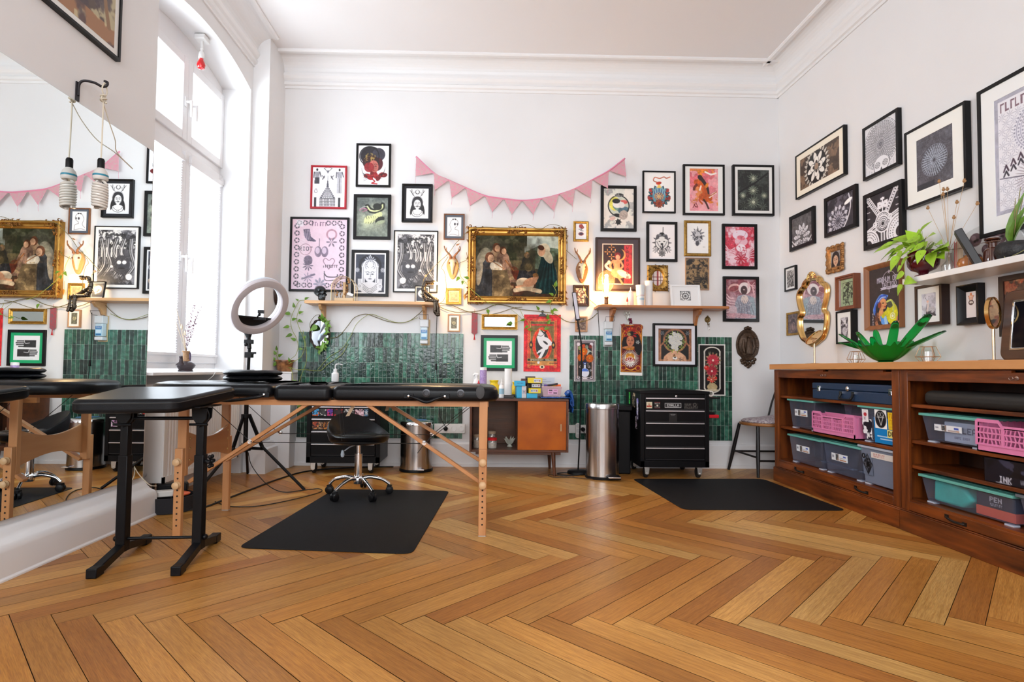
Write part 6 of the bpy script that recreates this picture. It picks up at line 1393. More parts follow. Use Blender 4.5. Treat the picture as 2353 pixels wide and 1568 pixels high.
drawer_chest(a,b_,Y1,YB-.035,zt1,tz,'black rolling drawer chest covered in stickers behind the stool',st)
Y2=4.50;a2=atY(1471.5,1000,Y2).x;b2=atY(1630,1000,Y2).x;tz=trimsZ(1550,Y2,(916.7,945.4,973.9,1002.5,1031));zt2=tz[0]+.072
def s_face(A):A.rect(0,0,1,A.a,(.85,.80,.68));A.face(.5,.4,.55,(.85,.72,.58),(.2,.12,.1),(.86,.82,.72),(.7,.15,.1));A.rect(.1,.62,.9,.85,(.66,.18,.12))
def s_redwhite(A):A.rect(0,0,1,A.a,(.1,.08,.08));A.rect(0,0,1,.12,(.45,.06,.1));A.scrib(.08,.18,.84,.16,(.9,.88,.84));A.ell(.5,A.a*.55,.14,.14,(.9,.86,.8));A.scrib(.08,A.a-.3,.84,.15,(.9,.88,.84),seed=4);A.rect(0,A.a-.08,1,A.a,(.45,.06,.1))
def s_grey(A):A.rect(0,0,1,A.a,(.02,.02,.02));A.scrib(.04,.08,.45,.13,(.5,.48,.45));A.scrib(.04,.27,.9,.14,(.5,.48,.45),seed=6);A.ring(.75,.14,.1,.03,(.5,.48,.45))
def s_emalla(A):A.rect(0,0,1,A.a,(.02,.02,.02));A.rect(.02,.02,.98,A.a-.02,(.85,.85,.85));A.rect(.045,.045,.955,A.a-.045,(.03,.03,.03));A.textc('EMALLA',.5,.075,.13,(.9,.9,.9),wx=1.05);A.scrib(.14,A.a-.075,.72,.03,(.7,.7,.7))
def s_card(A):A.rect(0,0,1,A.a,(.11,.11,.115));A.scrib(.2,.12,.6,.06,(.8,.8,.8));A.scrib(.3,.22,.4,.04,(.7,.7,.7))
zz=tz[1]
st=[(0,atY(1485,930,Y2).x,tz[1]+.022,.047,.050,s_face),(0,atY(1503.5,930,Y2).x,tz[1]+.022,.047,.050,s_redwhite),(0,atY(1527,930,Y2).x,tz[1]+.026,.134,.040,s_emalla),(0,atY(1572,930,Y2).x,tz[1]+.016,.112,.052,s_grey),(1,atY(1537,960,Y2).x,tz[2]+.012,.064,.070,s_card)]
def side2(t):
 X=a2-.001
 for y0,z0,w,h,fn in((4.82,.57,.045,.10,s_blob((.25,.85,.25),(.30,.9,.35),3)),(4.66,.55,.08,.13,s_blob((.25,.08,.08),(.85,.75,.6),7)),(4.56,.46,.055,.17,s_blob((.55,.50,.85),(.9,.9,.97),9,1)),(4.60,.38,.05,.10,s_blob((.80,.74,.88),(.95,.92,.97),12))):
  sticker(t,Vector((X,y0+w,z0)),(0,-1,0),(0,0,1),w,h,fn)
drawer_chest(a2,b2,Y2,YB-.035,zt2,tz,'black rolling drawer chest with five trims beside the steel bin, nearly bare front',st,side2)
# paper roll and red tray hung on the chest's right side
def side_things():
 x=b2+.004;z=atY(1634,905,Y2+.05).z
 b=MB();b.lathe([(.014,0),(.024,0),(.024,.30),(.014,.30),(.014,0)],(x+.03,Y2+.35,z),24,'Y',caps=False);o=b.build('paper_roll',mat('kraft_white',(.78,.74,.68),.7));tag(o,'paper roll in a holder on the right side of the bare drawer chest','paper roll')
 b=MB();b.cbox((x+.05,Y2+.20,z-.035),(.10,.32,.012));o=b.build('roll_holder',BLKP,bevel=.003);tag(o,'black bracket holding the paper roll on the drawer chest','holder')
 z2=atY(1645,957,Y2+.1).z
 t=thing('side_tray','red magnetic side tray on the right side of the bare drawer chest','tray',(x+.04,Y2+.2,z2))
 b=MB();b.box(x,x+.10,Y2+.06,Y2+.40,z2-.012,z2+.014);b.build('tray',mat('red_plastic',(.62,.01,.02),.35),t,bevel=.004)
 b=MB();b.box(x+.01,x+.075,Y2+.08,Y2+.2,z2+.014,z2+.034);b.box(x+.02,x+.085,Y2+.22,Y2+.36,z2+.014,z2+.030);b.build('holder_insert',BLKP,t,bevel=.003)
side_things()

# ---- bins
def bins():
 c=Vector((-.588,4.795,0));t=thing('pedal_bin','small round steel pedal bin behind the treatment table','waste bin',c);r=.134;h=.412
 b=MB();b.lathe([(r-.004,.02),(r,.022),(r,h-.03)],c,40);b.build('body',STEEL,t)
 b=MB();b.lathe([(r+.003,0),(r+.006,.004),(r+.004,.022),(r,.024)],c,40);b.build('base_ring',BLKP,t)
 b=MB();b.lathe([(r+.001,h-.03),(r+.004,h-.028),(r+.004,h-.008),(r-.004,h+.002),(.10,h+.008),(0,h+.01)],c,40,caps=False);L=b.build('lid',CHROME,t)
 b=MB();b.lathe([(0,0),(.085,0),(.083,.001)],c+Vector((0,0,h+.0105)),30);b.build('sticker',mat('blue_sticker',(.10,.30,.60),.4,noise=.4,nscale=30),L)
 b=MB();b.box(c.x+.03,c.x+.085,c.y-r-.035,c.y-r+.01,.028,.036);b.build('pedal',CHROME,t,bevel=.002)
 c=Vector((.925,4.53,0));r=.131;h=.592;t=thing('pedal_bin','tall steel pedal bin next to the floor lamp','waste bin',c)
 def D(k):
  return[(c.x+r*k*math.cos(a)*1.0,c.y+(r*k*math.sin(a)if math.sin(a)<0 else r*k*.9*math.sin(a)))for a in[2*PI*i/48 for i in range(48)]]
 b=MB();b.lathe([(r,.02),(r,h-.045)],c,48,sy=.95);b.build('body',STEEL,t)
 b=MB();b.lathe([(r+.003,0),(r+.005,.004),(r+.003,.022),(r-.001,.024)],c,48,sy=.95);b.build('base_ring',BLKP,t)
 b=MB();b.lathe([(r+.001,h-.045),(r+.004,h-.043),(r+.004,h-.008),(r+.001,h-.002),(0,h)],c,48,sy=.95,caps=False);b.build('lid',STEEL,t)
 b=MB();b.box(c.x+.01,c.x+.115,c.y-r*.95-.035,c.y-r*.95+.06,.012,.034);b.build('pedal_mount',BLKP,t,bevel=.004)
 b=MB();b.box(c.x+.015,c.x+.11,c.y-r*.95-.052,c.y-r*.95-.03,.024,.034);b.build('pedal',CHROME,t,bevel=.002)
 x0,x1=1.068,1.205
 t=thing('waste_bin','tall plain black bin squeezed between steel bin and drawer chest','waste bin',((x0+x1)/2,4.82,0))
 b=MB();b.box(x0+.012,x1-.012,4.68,4.96,0,.52);b.build('body',BLKP,t,bevel=.01)
 b=MB();b.box(x0,x1,4.665,4.975,.52,.565);b.build('lid',BLKP,t,bevel=.01)
bins()

# ---- credenza
def credenza():
 yf,yb=4.56,YB-.04;x0,x1=atY(1079,980,yf).x,atY(1306.5,980,yf).x;zt=atY(1200,917,yf).z;zb=atY(1200,1040,yf).z
 xm=atY(1191,980,yf).x
 W1=wood('teak_dark',(.11,.030,.008),(.06,.017,.005),'X',scale=9,rough=.38,coat=.1)
 W2=mat('orange_veneer',(.47,.110,.004),.36,spec=.35,noise=.35,nscale=6,color2=(.34,.070,.003))
 t=thing('sideboard','low vintage wooden sideboard, glass door left and orange veneer door right','sideboard',((x0+x1)/2,(yf+yb)/2,0))
 b=MB();th=.018
 b.box(x0,x1,yf,yb,zt-th,zt);b.box(x0,x0+th,yf,yb,zb,zt-th);b.box(x1-th,x1,yf,yb,zb,zt-th);b.box(x0+th,x1-th,yf,yb,zb,zb+th);b.box(x0+th,x1-th,yb-.01,yb,zb+th,zt-th);b.box(xm-.008,xm+.008,yf+.03,yb-.01,zb+th,zt-th)
 b.build('cabinet',W1,t,bevel=.002)
 b=MB();b.box(x0+.004,x1-.004,yf+.006,yb-.01,zt,zt+.003);b.build('black_top',mat('black_laminate',(.02,.016,.016),.3),t)
 b=MB();b.box(xm-.004,x1-th-.001,yf+.004,yf+.014,zb+th+.001,zt-th-.001);d=b.build('sliding_door',W2,t,bevel=.001)
 b=MB();zc=(zb+zt)/2-.015;b.box(x1-.066,x1-.056,yf-.002,yf+.005,zc-.028,zc+.028);b.build('finger_pull',mat('brass_pull',(.40,.28,.16),.35,metal=.9),d)
 b=MB();b.quad((x0+th,yf+.02,zb+th),(xm+.01,yf+.02,zb+th),(xm+.01,yf+.02,zt-th),(x0+th,yf+.02,zt-th));b.build('glass_door',glass_mat('cabinet_glass',(.93,.90,.86),.0,.02,.995),t)
 for x,sx in((x0+.10,-1),(x1-.12,1)):
  for y,sy in((yf+.03,-1),(yb-.06,1)):
   b=MB();b.tube([(x,y,zb),(x+sx*.01,y+sy*.02 if sy<0 else y+.01,0)],[.019,.010],14);b.build('leg',W1,t)
 b=MB();b.box(x0+.05,x1-.06,yf+.02,yb-.04,zb-.022,zb);b.build('leg_rail',W1,t)
 return x0,x1,yf,yb,zt+.003,zb+th,xm
CX0,CX1,CYF,CYB,CZT,CZB,CXM=credenza()
# ================================================================ PLANTS HELPERS
LEAF=mat('pothos_leaf',(.16,.34,.03),.38,noise=.45,nscale=22,spec=.5);LEAFB=mat('bright_leaf',(.36,.62,.03),.38,noise=.35,nscale=18)
STEM=mat('vine_stem',(.20,.17,.06),.6,noise=.3,nscale=60);STEMG=mat('green_stem',(.28,.33,.06),.55)
for _m in(LEAF,LEAFB):
 _m.node_tree.nodes['Principled BSDF'].inputs['Transmission Weight'].default_value=0
 _m.node_tree.nodes['Principled BSDF'].inputs['Subsurface Weight'].default_value=.15
 _m.node_tree.nodes['Principled BSDF'].inputs['Subsurface Radius'].default_value=(.01,.02,.005)
def leaf(b,p,d,up,L,w=.62,fold=.18,droop=.25):
 p=Vector(p);d=Vector(d).normalized();up=Vector(up);s=d.cross(up)
 s=s.normalized()if s.length>.05 else d.orthogonal().normalized();n=s.cross(d).normalized()
 prof=[(0,.02),(.04,.30),(.14,.46),(.30,.50),(.48,.42),(.66,.28),(.82,.14),(.94,.05),(1.0,0)]
 vs=[];fs=[]
 for t,h in prof:
  c=p+d*(L*(t-(.06 if False else 0)))-n*(droop*L*t*t)
  vs+=[c+s*(h*w*2*L*.5*2*.5*2)*.5*1.0+n*(fold*h*L),c,c-s*(h*w*2*L*.5*2*.5*2)*.5+n*(fold*h*L)]
 for i in range(len(prof)-1):
  a=i*3;fs+=[(a,a+1,a+4,a+3),(a+1,a+2,a+5,a+4)]
 b._add(vs,fs,True)
 # ================================================================ SHELVES ON THE BACK WALL
PINE=wood('pine_shelf',(.66,.40,.19),(.58,.32,.14),'X',scale=6,rough=.42,coat=.1)
ALDER=wood('alder_shelf',(.50,.20,.07),(.42,.155,.05),'X',scale=6,rough=.40,coat=.15)
def wall_shelf(x0,x1,z0,z1,brs,m,label,clip=0):
 yf=4.80;t=thing('wall_shelf',label,'shelf',((x0+x1)/2,(yf+YB)/2,z0))
 b=MB();b.prism([(x0,YB),(x0,yf+clip),(x0+clip,yf),(x1-clip,yf),(x1,yf+clip),(x1,YB)],z1-z0,'XY',z0);b.build('board',m,t,bevel=.003)
 for x in brs:
  P=[(YB,z0),(yf+.055,z0),(yf+.05,z0-.018)]+[(lerp(yf+.058,YB-.045,u),z0-.02-.085*(u**1.5)-.012*math.sin(u*2*PI))for u in[i/8 for i in range(9)]]+[(YB-.03,z0-.135),(YB-.012,z0-.145),(YB,z0-.14)]
  b=MB();b.prism(P,.026,'YZ',x-.013);b.build('bracket',m,t,bevel=.003)
 return z1
SL=wall_shelf(-1.555,-.425,1.398,1.422,(-1.44,-.555),PINE,'pale pine wall shelf on the left, above the green tiles')
SR=wall_shelf(.945,2.075,1.394,1.416,(1.095,1.845),ALDER,'reddish wood wall shelf on the right with a lit bulb at its end',.01)
SL+=.0005;SR+=.0005
# black skull
def skull(c,k=1.0):
 t=thing('skull_ornament','glossy black skull ornament on the pine shelf','skull',c);c=Vector(c)
 f=Vector((.70,-.71,0)).normalized();s=Vector((-f.y,f.x,0));M_=mat('black_glaze',(.010,.016,.020),.22,spec=.6,noise=.3,nscale=30)
 def P(a,b_,z):return c+f*a+s*b_+Vector((0,0,z))
 b=MB();n,m=72,48;vs=[]
 for i in range(m+1):
  th=PI*i/m
  for j in range(n):
   ph=2*PI*j/n;u=Vector((math.sin(th)*math.cos(ph),math.sin(th)*math.sin(ph),math.cos(th)))
   a,y,z=u.x*.064-.004,u.y*.049,u.z*.054+.082
   if z<.078:
    q=(.078-z)/.05;y*=1-.30*min(1,q)
    if a>0:z-=.022*min(1,q)*min(1,a/.03);a*=1-.10*q
    else:z+=.012*min(1,q)
   for(ea,ey,ez,r,d)in((.052,.020,.076,.0165,.022),(.052,-.020,.076,.0165,.022),(.058,0,.054,.009,.014),(.020,.046,.066,.018,.012),(.020,-.046,.066,.018,.012)):
    D=math.sqrt((a-ea)**2+(y-ey)**2+(z-ez)**2)
    if D<r*1.25:w_=max(0,1-(D/(r*1.25))**2);a-=d*w_*(1 if abs(ey)<.04 else 0);y-=d*w_*(0 if abs(ey)<.04 else(1 if ey>0 else-1))
   if .084<z<.096 and a>.03:a+=.003
   vs.append(P(a,y,z))
 fs=[(i*n+j,i*n+(j+1)%n,(i+1)*n+(j+1)%n,(i+1)*n+j)for i in range(m)for j in range(n)]
 b._add(vs,fs,True);b.build('cranium',M_,t,weld=True)
 b=MB();R_=Matrix((f,s,Vector((0,0,1)))).transposed();b.lathe([(1e-5,-.022),(.020,-.020),(.029,-.008),(.030,.010),(.024,.024),(1e-5,.026)],P(.026,0,.0225),24,R=R_)
 for i in range(9):an=(i-4)*.26;b.cbox(P(.026+.030*math.cos(an),.028*math.sin(an),.040),(.0065,.0065,.015))
 b.sphere(P(.034,.034,.058),.010,10,8);b.sphere(P(.034,-.034,.058),.010,10,8);b.build('jaw',M_,t)
skull((-1.445,4.88,SL))
# cloche with dried pieces
def cloche():
 c=Vector((-1.242,4.89,SL));t=thing('display_cloche','arched glass case with driftwood and dried seed heads on the pine shelf','display case',c)
 hw,h,dp=.098,.215,.055
 arcp=[(-hw,0),(-hw,h-hw)]+[(-hw*math.cos(a),h-hw+hw*math.sin(a))for a in[PI*i/14 for i in range(1,14)]]+[(hw,h-hw),(hw,0)]
 b=MB()
 for(xa,za),(xb,zb)in zip(arcp[:-1],arcp[1:]):b.quad(c+Vector((xa,-dp,za)),c+Vector((xb,-dp,zb)),c+Vector((xb,dp,zb)),c+Vector((xa,dp,za)))
 b.build('glass_dome',glass_mat('amber_glass',(.80,.66,.46),.16,.03,.80,(.45,.32,.18)),t)
 b=MB()
 for y in(-dp,dp):b.tube([c+Vector((x,y,z))for x,z in arcp],.0022,6)
 b.build('brass_edge',mat('brass_edge',(.55,.42,.24),.3,metal=.9),t)
 b=MB();b.cbox(c+Vector((.008,0,.0145)),(.16,.09,.029));b.build('wooden_base',wood('pale_slab',(.60,.45,.28),(.5,.36,.22),'X'),t,bevel=.002)
 b=MB();b.cbox(c+Vector((.0,0,.100)),(.022,.02,.14));b.build('wooden_post',wood('pale_post',(.62,.43,.24),(.52,.34,.18),'Z'),t,bevel=.002)
 b=MB();b.cbox(c+Vector((.054,-.02,.064)),(.055,.003,.022),(0,.35,0));b.build('paper_tag',mat('paper_tag',(.80,.80,.82),.6),t)
 r=random.Random(4);g=MB();w=MB()
 for i in range(11):
  p=c+Vector((r.uniform(-.075,.03),r.uniform(-.03,.03),.03+r.uniform(.0,.12)));w.tube([p+Vector((r.uniform(-.02,.02),0,-.03)),p,p+Vector((r.uniform(-.02,.02),0,.03))],.0025,5)
  g.sphere(p,r.uniform(.006,.012),8,6)
 for z in(.085,.14,.17,.19):g.sphere(c+Vector((.025+r.uniform(-.01,.02),0,z)),.012,8,6)
 w.build('twigs',mat('twig_brown',(.25,.12,.05),.7,noise=.4,nscale=60),t);g.build('seed_heads',mat('seed_brown',(.45,.24,.09),.7,noise=.5,nscale=80),t)
cloche()
# small leaning skull picture, white leaning picture
def leaning(cx,w,h,z,y,tilt,fr,fw,mb,art,label,yaw=0,res=400,mbz=None):
 T=Matrix.Translation((cx,y,z))@Matrix.Rotation(yaw,4,'Z')@Matrix.Rotation(-tilt,4,'X')
 t=thing('framed_print',label,'picture',(cx,y,z));hw,hh=w/2,h/2
 f=MB(T);f.box(-hw,hw,0,.012,0,h)if False else None
 for x0,x1,z0,z1 in((-hw,-hw+fw,0,h),(hw-fw,hw,0,h),(-hw+fw,hw-fw,0,fw),(-hw+fw,hw-fw,h-fw,h)):f.box(x0,x1,-.006,.010,z0,z1)
 f.build('frame',fmat(fr),t);k=MB(T);k.box(-hw+fw,hw-fw,.002,.008,fw,h-fw);k.build('mat_board',mat('mat_white',(.8,.8,.8),.6,coat=.2),t)
 mbz=mb if mbz is None else mbz;iw,ih=w-2*fw-2*mb,h-2*fw-2*mbz;A=Art(iw,ih,res);art(A)
 paint_mesh('print',A,T@Vector((-iw/2,.0012,fw+mbz)),T.to_3x3()@Vector((1,0,0)),T.to_3x3()@Vector((0,0,1)),iw,ih,PRINT,t)
leaning(-.568,.128,.150,SL,4.87,.16,'black',.006,.009,a_skulls,'tiny black and white skull picture leaning on the pine shelf',yaw=.12)
leaning(1.72,.262,.196,SR,4.86,.20,'white',.015,.070,a_mand_small,'white square-ish frame with small mandala leaning on the reddish shelf',mbz=.040)
# ---- bulb lamps
def edison():
 c=Vector((1.028,4.88,SR));t=thing('bulb_lamp','lit oversized filament bulb on a small dark wood socket at the shelf end','lamp',c)
 b=MB();b.lathe([(.052,0),(.055,.003),(.052,.008),(.012,.012)],c,28);b.build('base',mat('dark_turned_wood',(.09,.03,.015),.3,coat=.5),t)
 b=MB();b.lathe([(.012,.012),(.017,.016),(.017,.05),(.015,.06),(.019,.064),(.019,.074),(.014,.078)],c,20);b.build('socket',mat('bronze_socket',(.20,.09,.04),.3,metal=.7),t)
 b=MB();b.lathe([(.014,.078),(.018,.10),(.030,.125),(.058,.165),(.073,.205),(.074,.235),(.062,.275),(.036,.300),(.0,.310)],c,32);bulb=b.build('glass_bulb',glass_mat('warm_bulb_glass',(1.0,.92,.74),.06,.02,.97),t)
 f=MB()
 for i in range(7):
  a=2*PI*i/7;f.tube([c+Vector((.010*math.cos(a),.010*math.sin(a),.10)),c+Vector((.020*math.cos(a),.020*math.sin(a),.17)),c+Vector((.012*math.cos(a),.012*math.sin(a),.24))],.0028,6)
 f.build('filament',mat('glowing_filament',(1,.6,.2),.5,emit=(1,.62,.20),estr=60),bulb)
 l=bpy.data.lights.new('filament_light','POINT');l.energy=6.5;l.color=(1,.58,.24);l.shadow_soft_size=.03;o=bpy.data.objects.new('filament_light',l);COL.objects.link(o);o.location=c+Vector((0,0,.19))
edison()
def pipe_lamp():
 c=Vector((-.50,4.84,SL));t=thing('pipe_lamp','seated figure lamp of dark iron pipes with a lit tube bulb on the shelf end','lamp',c)
 PM=mat('iron_pipe',(.10,.075,.055),.32,metal=.85,noise=.4,nscale=60)
 def seg(P,r=.0145):
  b=MB();b.tube(P,r,12)
  for p in P:b.sphere(p,r*1.25,10,8)
  for a,q in zip(P[:-1],P[1:]):
   a,q=Vector(a),Vector(q);d=(q-a).normalized()
   for s in(a+d*.014,q-d*.014):b.tube([s-d*.004,s+d*.004],r*1.3,12)
  return b
 X=lambda px,py,y=4.82:atY(px,py,y)
 seg([X(996,649),X(979,650),X(973,662),X(973,668)]).build('neck_pipe',PM,t)
 seg([X(973,668),X(986,678),X(1004,691)]).build('arm_pipe',PM,t)
 seg([X(973,668),X(974,680),X(980,690),X(1000,691,4.785)]).build('body_pipe',PM,t)
 seg([X(1000,692,4.785),X(1000,716,4.785),X(1005,723,4.785)]).build('leg_pipe',PM,t)
 seg([X(1004,692,4.76),X(1007,712,4.77),X(1008,724,4.76)],.010).build('leg_pipe',PM,t)
 b=MB();b.cyl(X(990,651),.013,.02,12,'X');b.build('bulb_socket',mat('brass_socket',(.5,.3,.1),.35,metal=.8),t)
 a,q=X(992,650),X(1016,653);b=MB();b.tube([a,lerp(a,q,.1),lerp(a,q,.9),q],[.007,.011,.011,.005],14);b.build('tube_bulb',mat('lit_tube_bulb',(1,.8,.5),.4,emit=(1,.78,.42),estr=28),t)
 b=MB();p=X(978,634,4.88);b.sphere(p,.011,12,8);b.build('pull_knob',mat('wood_bead',(.5,.32,.22),.5),t)
 b=MB();b.tube(smoothpath([p,X(973,645),X(971,660),X(974,668)],4),.0018,6);b.build('cord',mat('gold_cord',(.5,.36,.10),.6),t)
 l=bpy.data.lights.new('tube_bulb_light','POINT');l.energy=5.0;l.color=(1,.62,.28);l.shadow_soft_size=.03;o=bpy.data.objects.new('tube_bulb_light',l);COL.objects.link(o);o.location=lerp(a,q,.5)+Vector((.012,-.03,0))
pipe_lamp()
# ---- bottles and cups on right shelf
def lathe_thing(name,label,cat,c,parts,group=None):
 t=thing(name,label,cat,c,group)
 for nm,prof,m in parts:b=MB();b.lathe(prof,c,24);b.build(nm,m,t)
 return t
WPL=mat('white_plastic',(.80,.80,.80),.35);
lathe_thing('small_bottle','tiny clear dropper bottle with a red nozzle on the reddish shelf','bottle',(1.208,4.87,SR),[('body',[(.010,0),(.011,.003),(.011,.028),(.006,.034)],mat('clear_grey',(.5,.5,.52),.15)),('cap',[(.008,.034),(.009,.05),(.004,.066),(.002,.078)],mat('red_cap',(.55,.01,.02),.35))])
lathe_thing('squeeze_bottle','white squeeze bottle between the dropper bottle and paper cups','bottle',(1.245,4.90,SR),[('body',[(.024,0),(.026,.004),(.026,.105),(.022,.118),(.012,.122)],mat('milky_plastic',(.86,.80,.77),.35)),('cap',[(.014,.122),(.014,.134),(.005,.138),(.003,.165)],WPL)])
def cups():
 c=Vector((1.325,4.88,SR));t=thing('paper_cups','tall stack of nested white paper cups with a rubber band','cups',c)
 b=MB();pr=[]
 for i in range(15):z=.01+i*.0115;pr+=[(.029+.0006*i,z),(.0305+.0006*i,z+.009),(.0322+.0006*i,z+.0095),(.0322+.0006*i,z+.0112)]
 b.lathe([(.028,0)]+pr,c,28);b.build('cup_stack',mat('cup_white',(.74,.80,.82),.5),t)
 b=MB();b.tube([c+Vector((.0345*math.cos(a),.0345*math.sin(a),.085+.008*math.cos(a+1)))for a in[2*PI*i/24 for i in range(24)]],.0014,6,closed=True);b.build('rubber_band',mat('red_band',(.5,.1,.12),.5),t)
 b=MB();b.lathe([(.0338,.05),(.034,.066)],c,28,caps=False);b.build('blue_print',mat('blue_print',(.35,.55,.68),.5),t)
cups()
lathe_thing('paper_roll','tall white paper roll standing on the reddish shelf','paper roll',(1.404,4.90,SR),[('roll',[(.008,0),(.033,0),(.0335,.002),(.0335,.222),(.033,.224),(.008,.224),(.008,.20)],mat('tissue_white',(.80,.79,.78),.8))])
# ---- soap dispensers
def dispenser(x0p,x1p,yt,yb_,label,back):
 Y=4.985;a,b_=atY(x0p,yt,Y),atY(x1p,yb_,Y);cx=(a.x+b_.x)/2;w=(b_.x-a.x)*.92;z1,z0=a.z,b_.z;t=thing('soap_dispenser',label,'dispenser',(cx,4.97,z0));H=z1-z0
 b=MB();b.box(cx-w/2,cx+w/2+.008,YB-.014,YB-.001,z0,z1-H*.12);b.build('back_plate',mat(back[0],back[1],.35),t,bevel=.002)
 b=MB();b.box(cx-w/2,cx+w/2,4.925,YB-.014,z0+H*.60,z1-H*.14);b.build('housing',mat('light_plastic',(.66,.69,.71),.3),t,bevel=.006)
 b=MB();b.box(cx-w/2+.003,cx+w/2-.003,4.93,YB-.015,z0+H*.04,z0+H*.16);b.build('spout_block',mat('light_plastic',(.66,.69,.71),.3),t,bevel=.006)
 b=MB();b.box(cx-w/2+.006,cx+w/2-.006,4.932,YB-.016,z0+H*.17,z0+H*.62);bt=b.build('bottle',mat('clear_blueish',(.50,.62,.68),.1),t,bevel=.008)
 b=MB();b.box(cx-w/2+.010,cx+w/2-.010,4.9305,4.932,z0+H*.20,z0+H*.50)
 A=Art(w-.02,H*.32,500);A.rect(0,0,1,A.a,(.55,.75,.85));A.rect(0,0,1,A.a*.3,(.15,.42,.66));A.scrib(.15,A.a*.08,.7,A.a*.14,(.95,.95,.95));A.rect(.1,A.a*.4,.9,A.a*.7,(.80,.88,.92));A.rect(.1,A.a*.78,.9,A.a*.93,(.12,.42,.62))
 paint_mesh('bottle_label',A,Vector((cx-w/2+.010,4.9312,z0+H*.19)),(1,0,0),(0,0,1),w-.02,H*.32,SATIN,bt)
 b=MB();zz=z1-H*.13
 b.tube([(cx-w/2+.004,4.96,zz),(cx-w/2-.002,4.90,zz+.0),(cx-w/2-.004,4.88,z1),(cx+w/2+.004,4.88,z1),(cx+w/2+.002,4.90,zz),(cx+w/2-.004,4.96,zz)],.0024,6);b.build('elbow_lever',mat('dark_wire',(.12,.12,.13),.3,metal=.8),t)
dispenser(966,986,726,794,'wall soap dispenser with blue label on the left green tiles',('gold_plate',(.62,.47,.25)))
dispenser(1386.5,1406.5,731,797,'wall soap dispenser with blue label above the steel bin',('grey_plate',(.66,.69,.71)))
# ---- sockets
def socket_strip(px0,px1,py0,py1,n,label,plugs):
 Y=5.0;a,c=atY(px0,py0,Y),atY(px1,py1,Y);t=thing('wall_socket',label,'socket',((a.x+c.x)/2,5.0,c.z));w=(c.x-a.x)/n
 b=MB();b.box(a.x,c.x,YB-.020,YB-.008,c.z,a.z);b.build('frame',mat('socket_white',(.78,.77,.75),.3),t,bevel=.003)
 zc=(a.z+c.z)/2
 for i in range(n):
  x=a.x+w*(i+.5);b=MB();b.lathe([(.024,.001),(.024,.003),(.020,.003),(.019,-.004),(0,-.004)],(x,YB-.020,zc),20,'Y');s=b.build('outlet',MATS['socket_white'],t)
  h=MB()
  for dx in(-.0095,.0095):h.lathe([(.003,0),(0,.0003)],(x+dx,YB-.0165,zc),8,'Y')
  build_each(h,'pin_hole',mat('dark_hole2',(.02,.02,.02),.8),s)
  if i in plugs:b=MB();b.lathe([(.018,0),(.019,.02),(.012,.035),(.006,.04),(0,.041)],(x,YB-.022,zc),16,'Y');b.build('plug',BLKP,t)
 return t
socket_strip(998,1069,974,996,4,'white four-gang socket strip at the right end of the left tile panel',(1,))
socket_strip(1307,1349,977,996,2,'white double socket behind the floor lamp pole',(1,))
def multi():
 c=atY(1328,990,4.97);t=thing('socket_adapter','rounded white three-way adapter hanging beside the double socket','adapter',(c.x,4.97,c.z-.065))
 b=MB();P=[(c.x+.022*math.cos(a),c.z+(.045 if math.sin(a)>0 else-.045)+.022*math.sin(a))for a in[2*PI*i/24 for i in range(24)]];b.prism(P,.03,'XZ',YB-.055);b.build('body',mat('socket_white',(.78,.77,.75),.3),t,bevel=.004)
 for z in(-.043,0,.043):b=MB();b.lathe([(.017,.001),(.0165,.003),(.014,.003),(.014,-.003),(0,-.003)],(c.x,YB-.0555,c.z+z),16,'Y');b.build('outlet',mat('socket_grey',(.6,.6,.6),.4),t)
multi()
# ---- roe skull mounts
def mount(cx,cz,top,label,bark):
 Y=4.985;t=thing('antler_mount',label,'antler mount',(cx,Y,cz-.11));BONE=mat('bone',(.80,.68,.48),.5,noise=.25,nscale=50)
 h=.118;P=[]
 for i in range(28):
  a=2*PI*i/28;x=.054*math.cos(a)*(1-.28*max(0,-math.sin(a)));z=.118*math.sin(a)if math.sin(a)<0 else .085*math.sin(a);P.append((cx+x,cz-.01+z))
 b=MB();b.prism(P,.022,'XZ',YB-.024);b.build('wooden_shield',bark,t,bevel=.006)
 b=MB();n=14;rows=[];vs=[]
 for z,w,d in((.062,.012,.012),(.055,.026,.030),(.035,.033,.040),(.012,.030,.042),(-.012,.020,.038),(-.045,.012,.030),(-.085,.006,.018)):
  for k in range(n):a=2*PI*k/n;vs.append((cx+w*math.cos(a),YB-.024-d*max(0,math.sin(a))-.001,cz-.005+z))
 b._add(vs,[(i*n+k,i*n+(k+1)%n,(i+1)*n+(k+1)%n,(i+1)*n+k)for i in range(6)for k in range(n)]+[tuple(range(n)),tuple(range(6*n+n-1,6*n-1,-1))],True);sk=b.build('skull',BONE,t)
 e=MB()
 for s in(-1,1):e.sphere((cx+s*.026,YB-.050,cz+.010),.009,10,8)
 build_each(e,'eye_socket',mat('dark_bone',(.16,.07,.03),.7),sk)
 HORN=mat('horn',(.33,.14,.06),.4,noise=.4,nscale=60)
 for s in(-1,1):
  b=MB();zt=top-cz
  b.tube(smoothpath([(cx+s*.014,YB-.052,cz+.050),(cx+s*.020,YB-.060,cz+.075),(cx+s*.042,YB-.068,cz+zt*.62),(cx+s*.066,YB-.062,cz+zt*.82),(cx+s*.062+(s<0)*-.012,YB-.07,cz+zt)],5),[.011]*5+[.009]*5+[.007]*5+[.005]*5+[.0015],8)
  b.tube([(cx+s*.055,YB-.064,cz+zt*.72),(cx+s*.052,YB-.085,cz+zt*.84),(cx+s*.050,YB-.09,cz+zt*.90)],[.005,.003,.001],6)
  b.sphere((cx+s*.016,YB-.054,cz+.056),.013,10,8);b.build('antler',HORN,t)
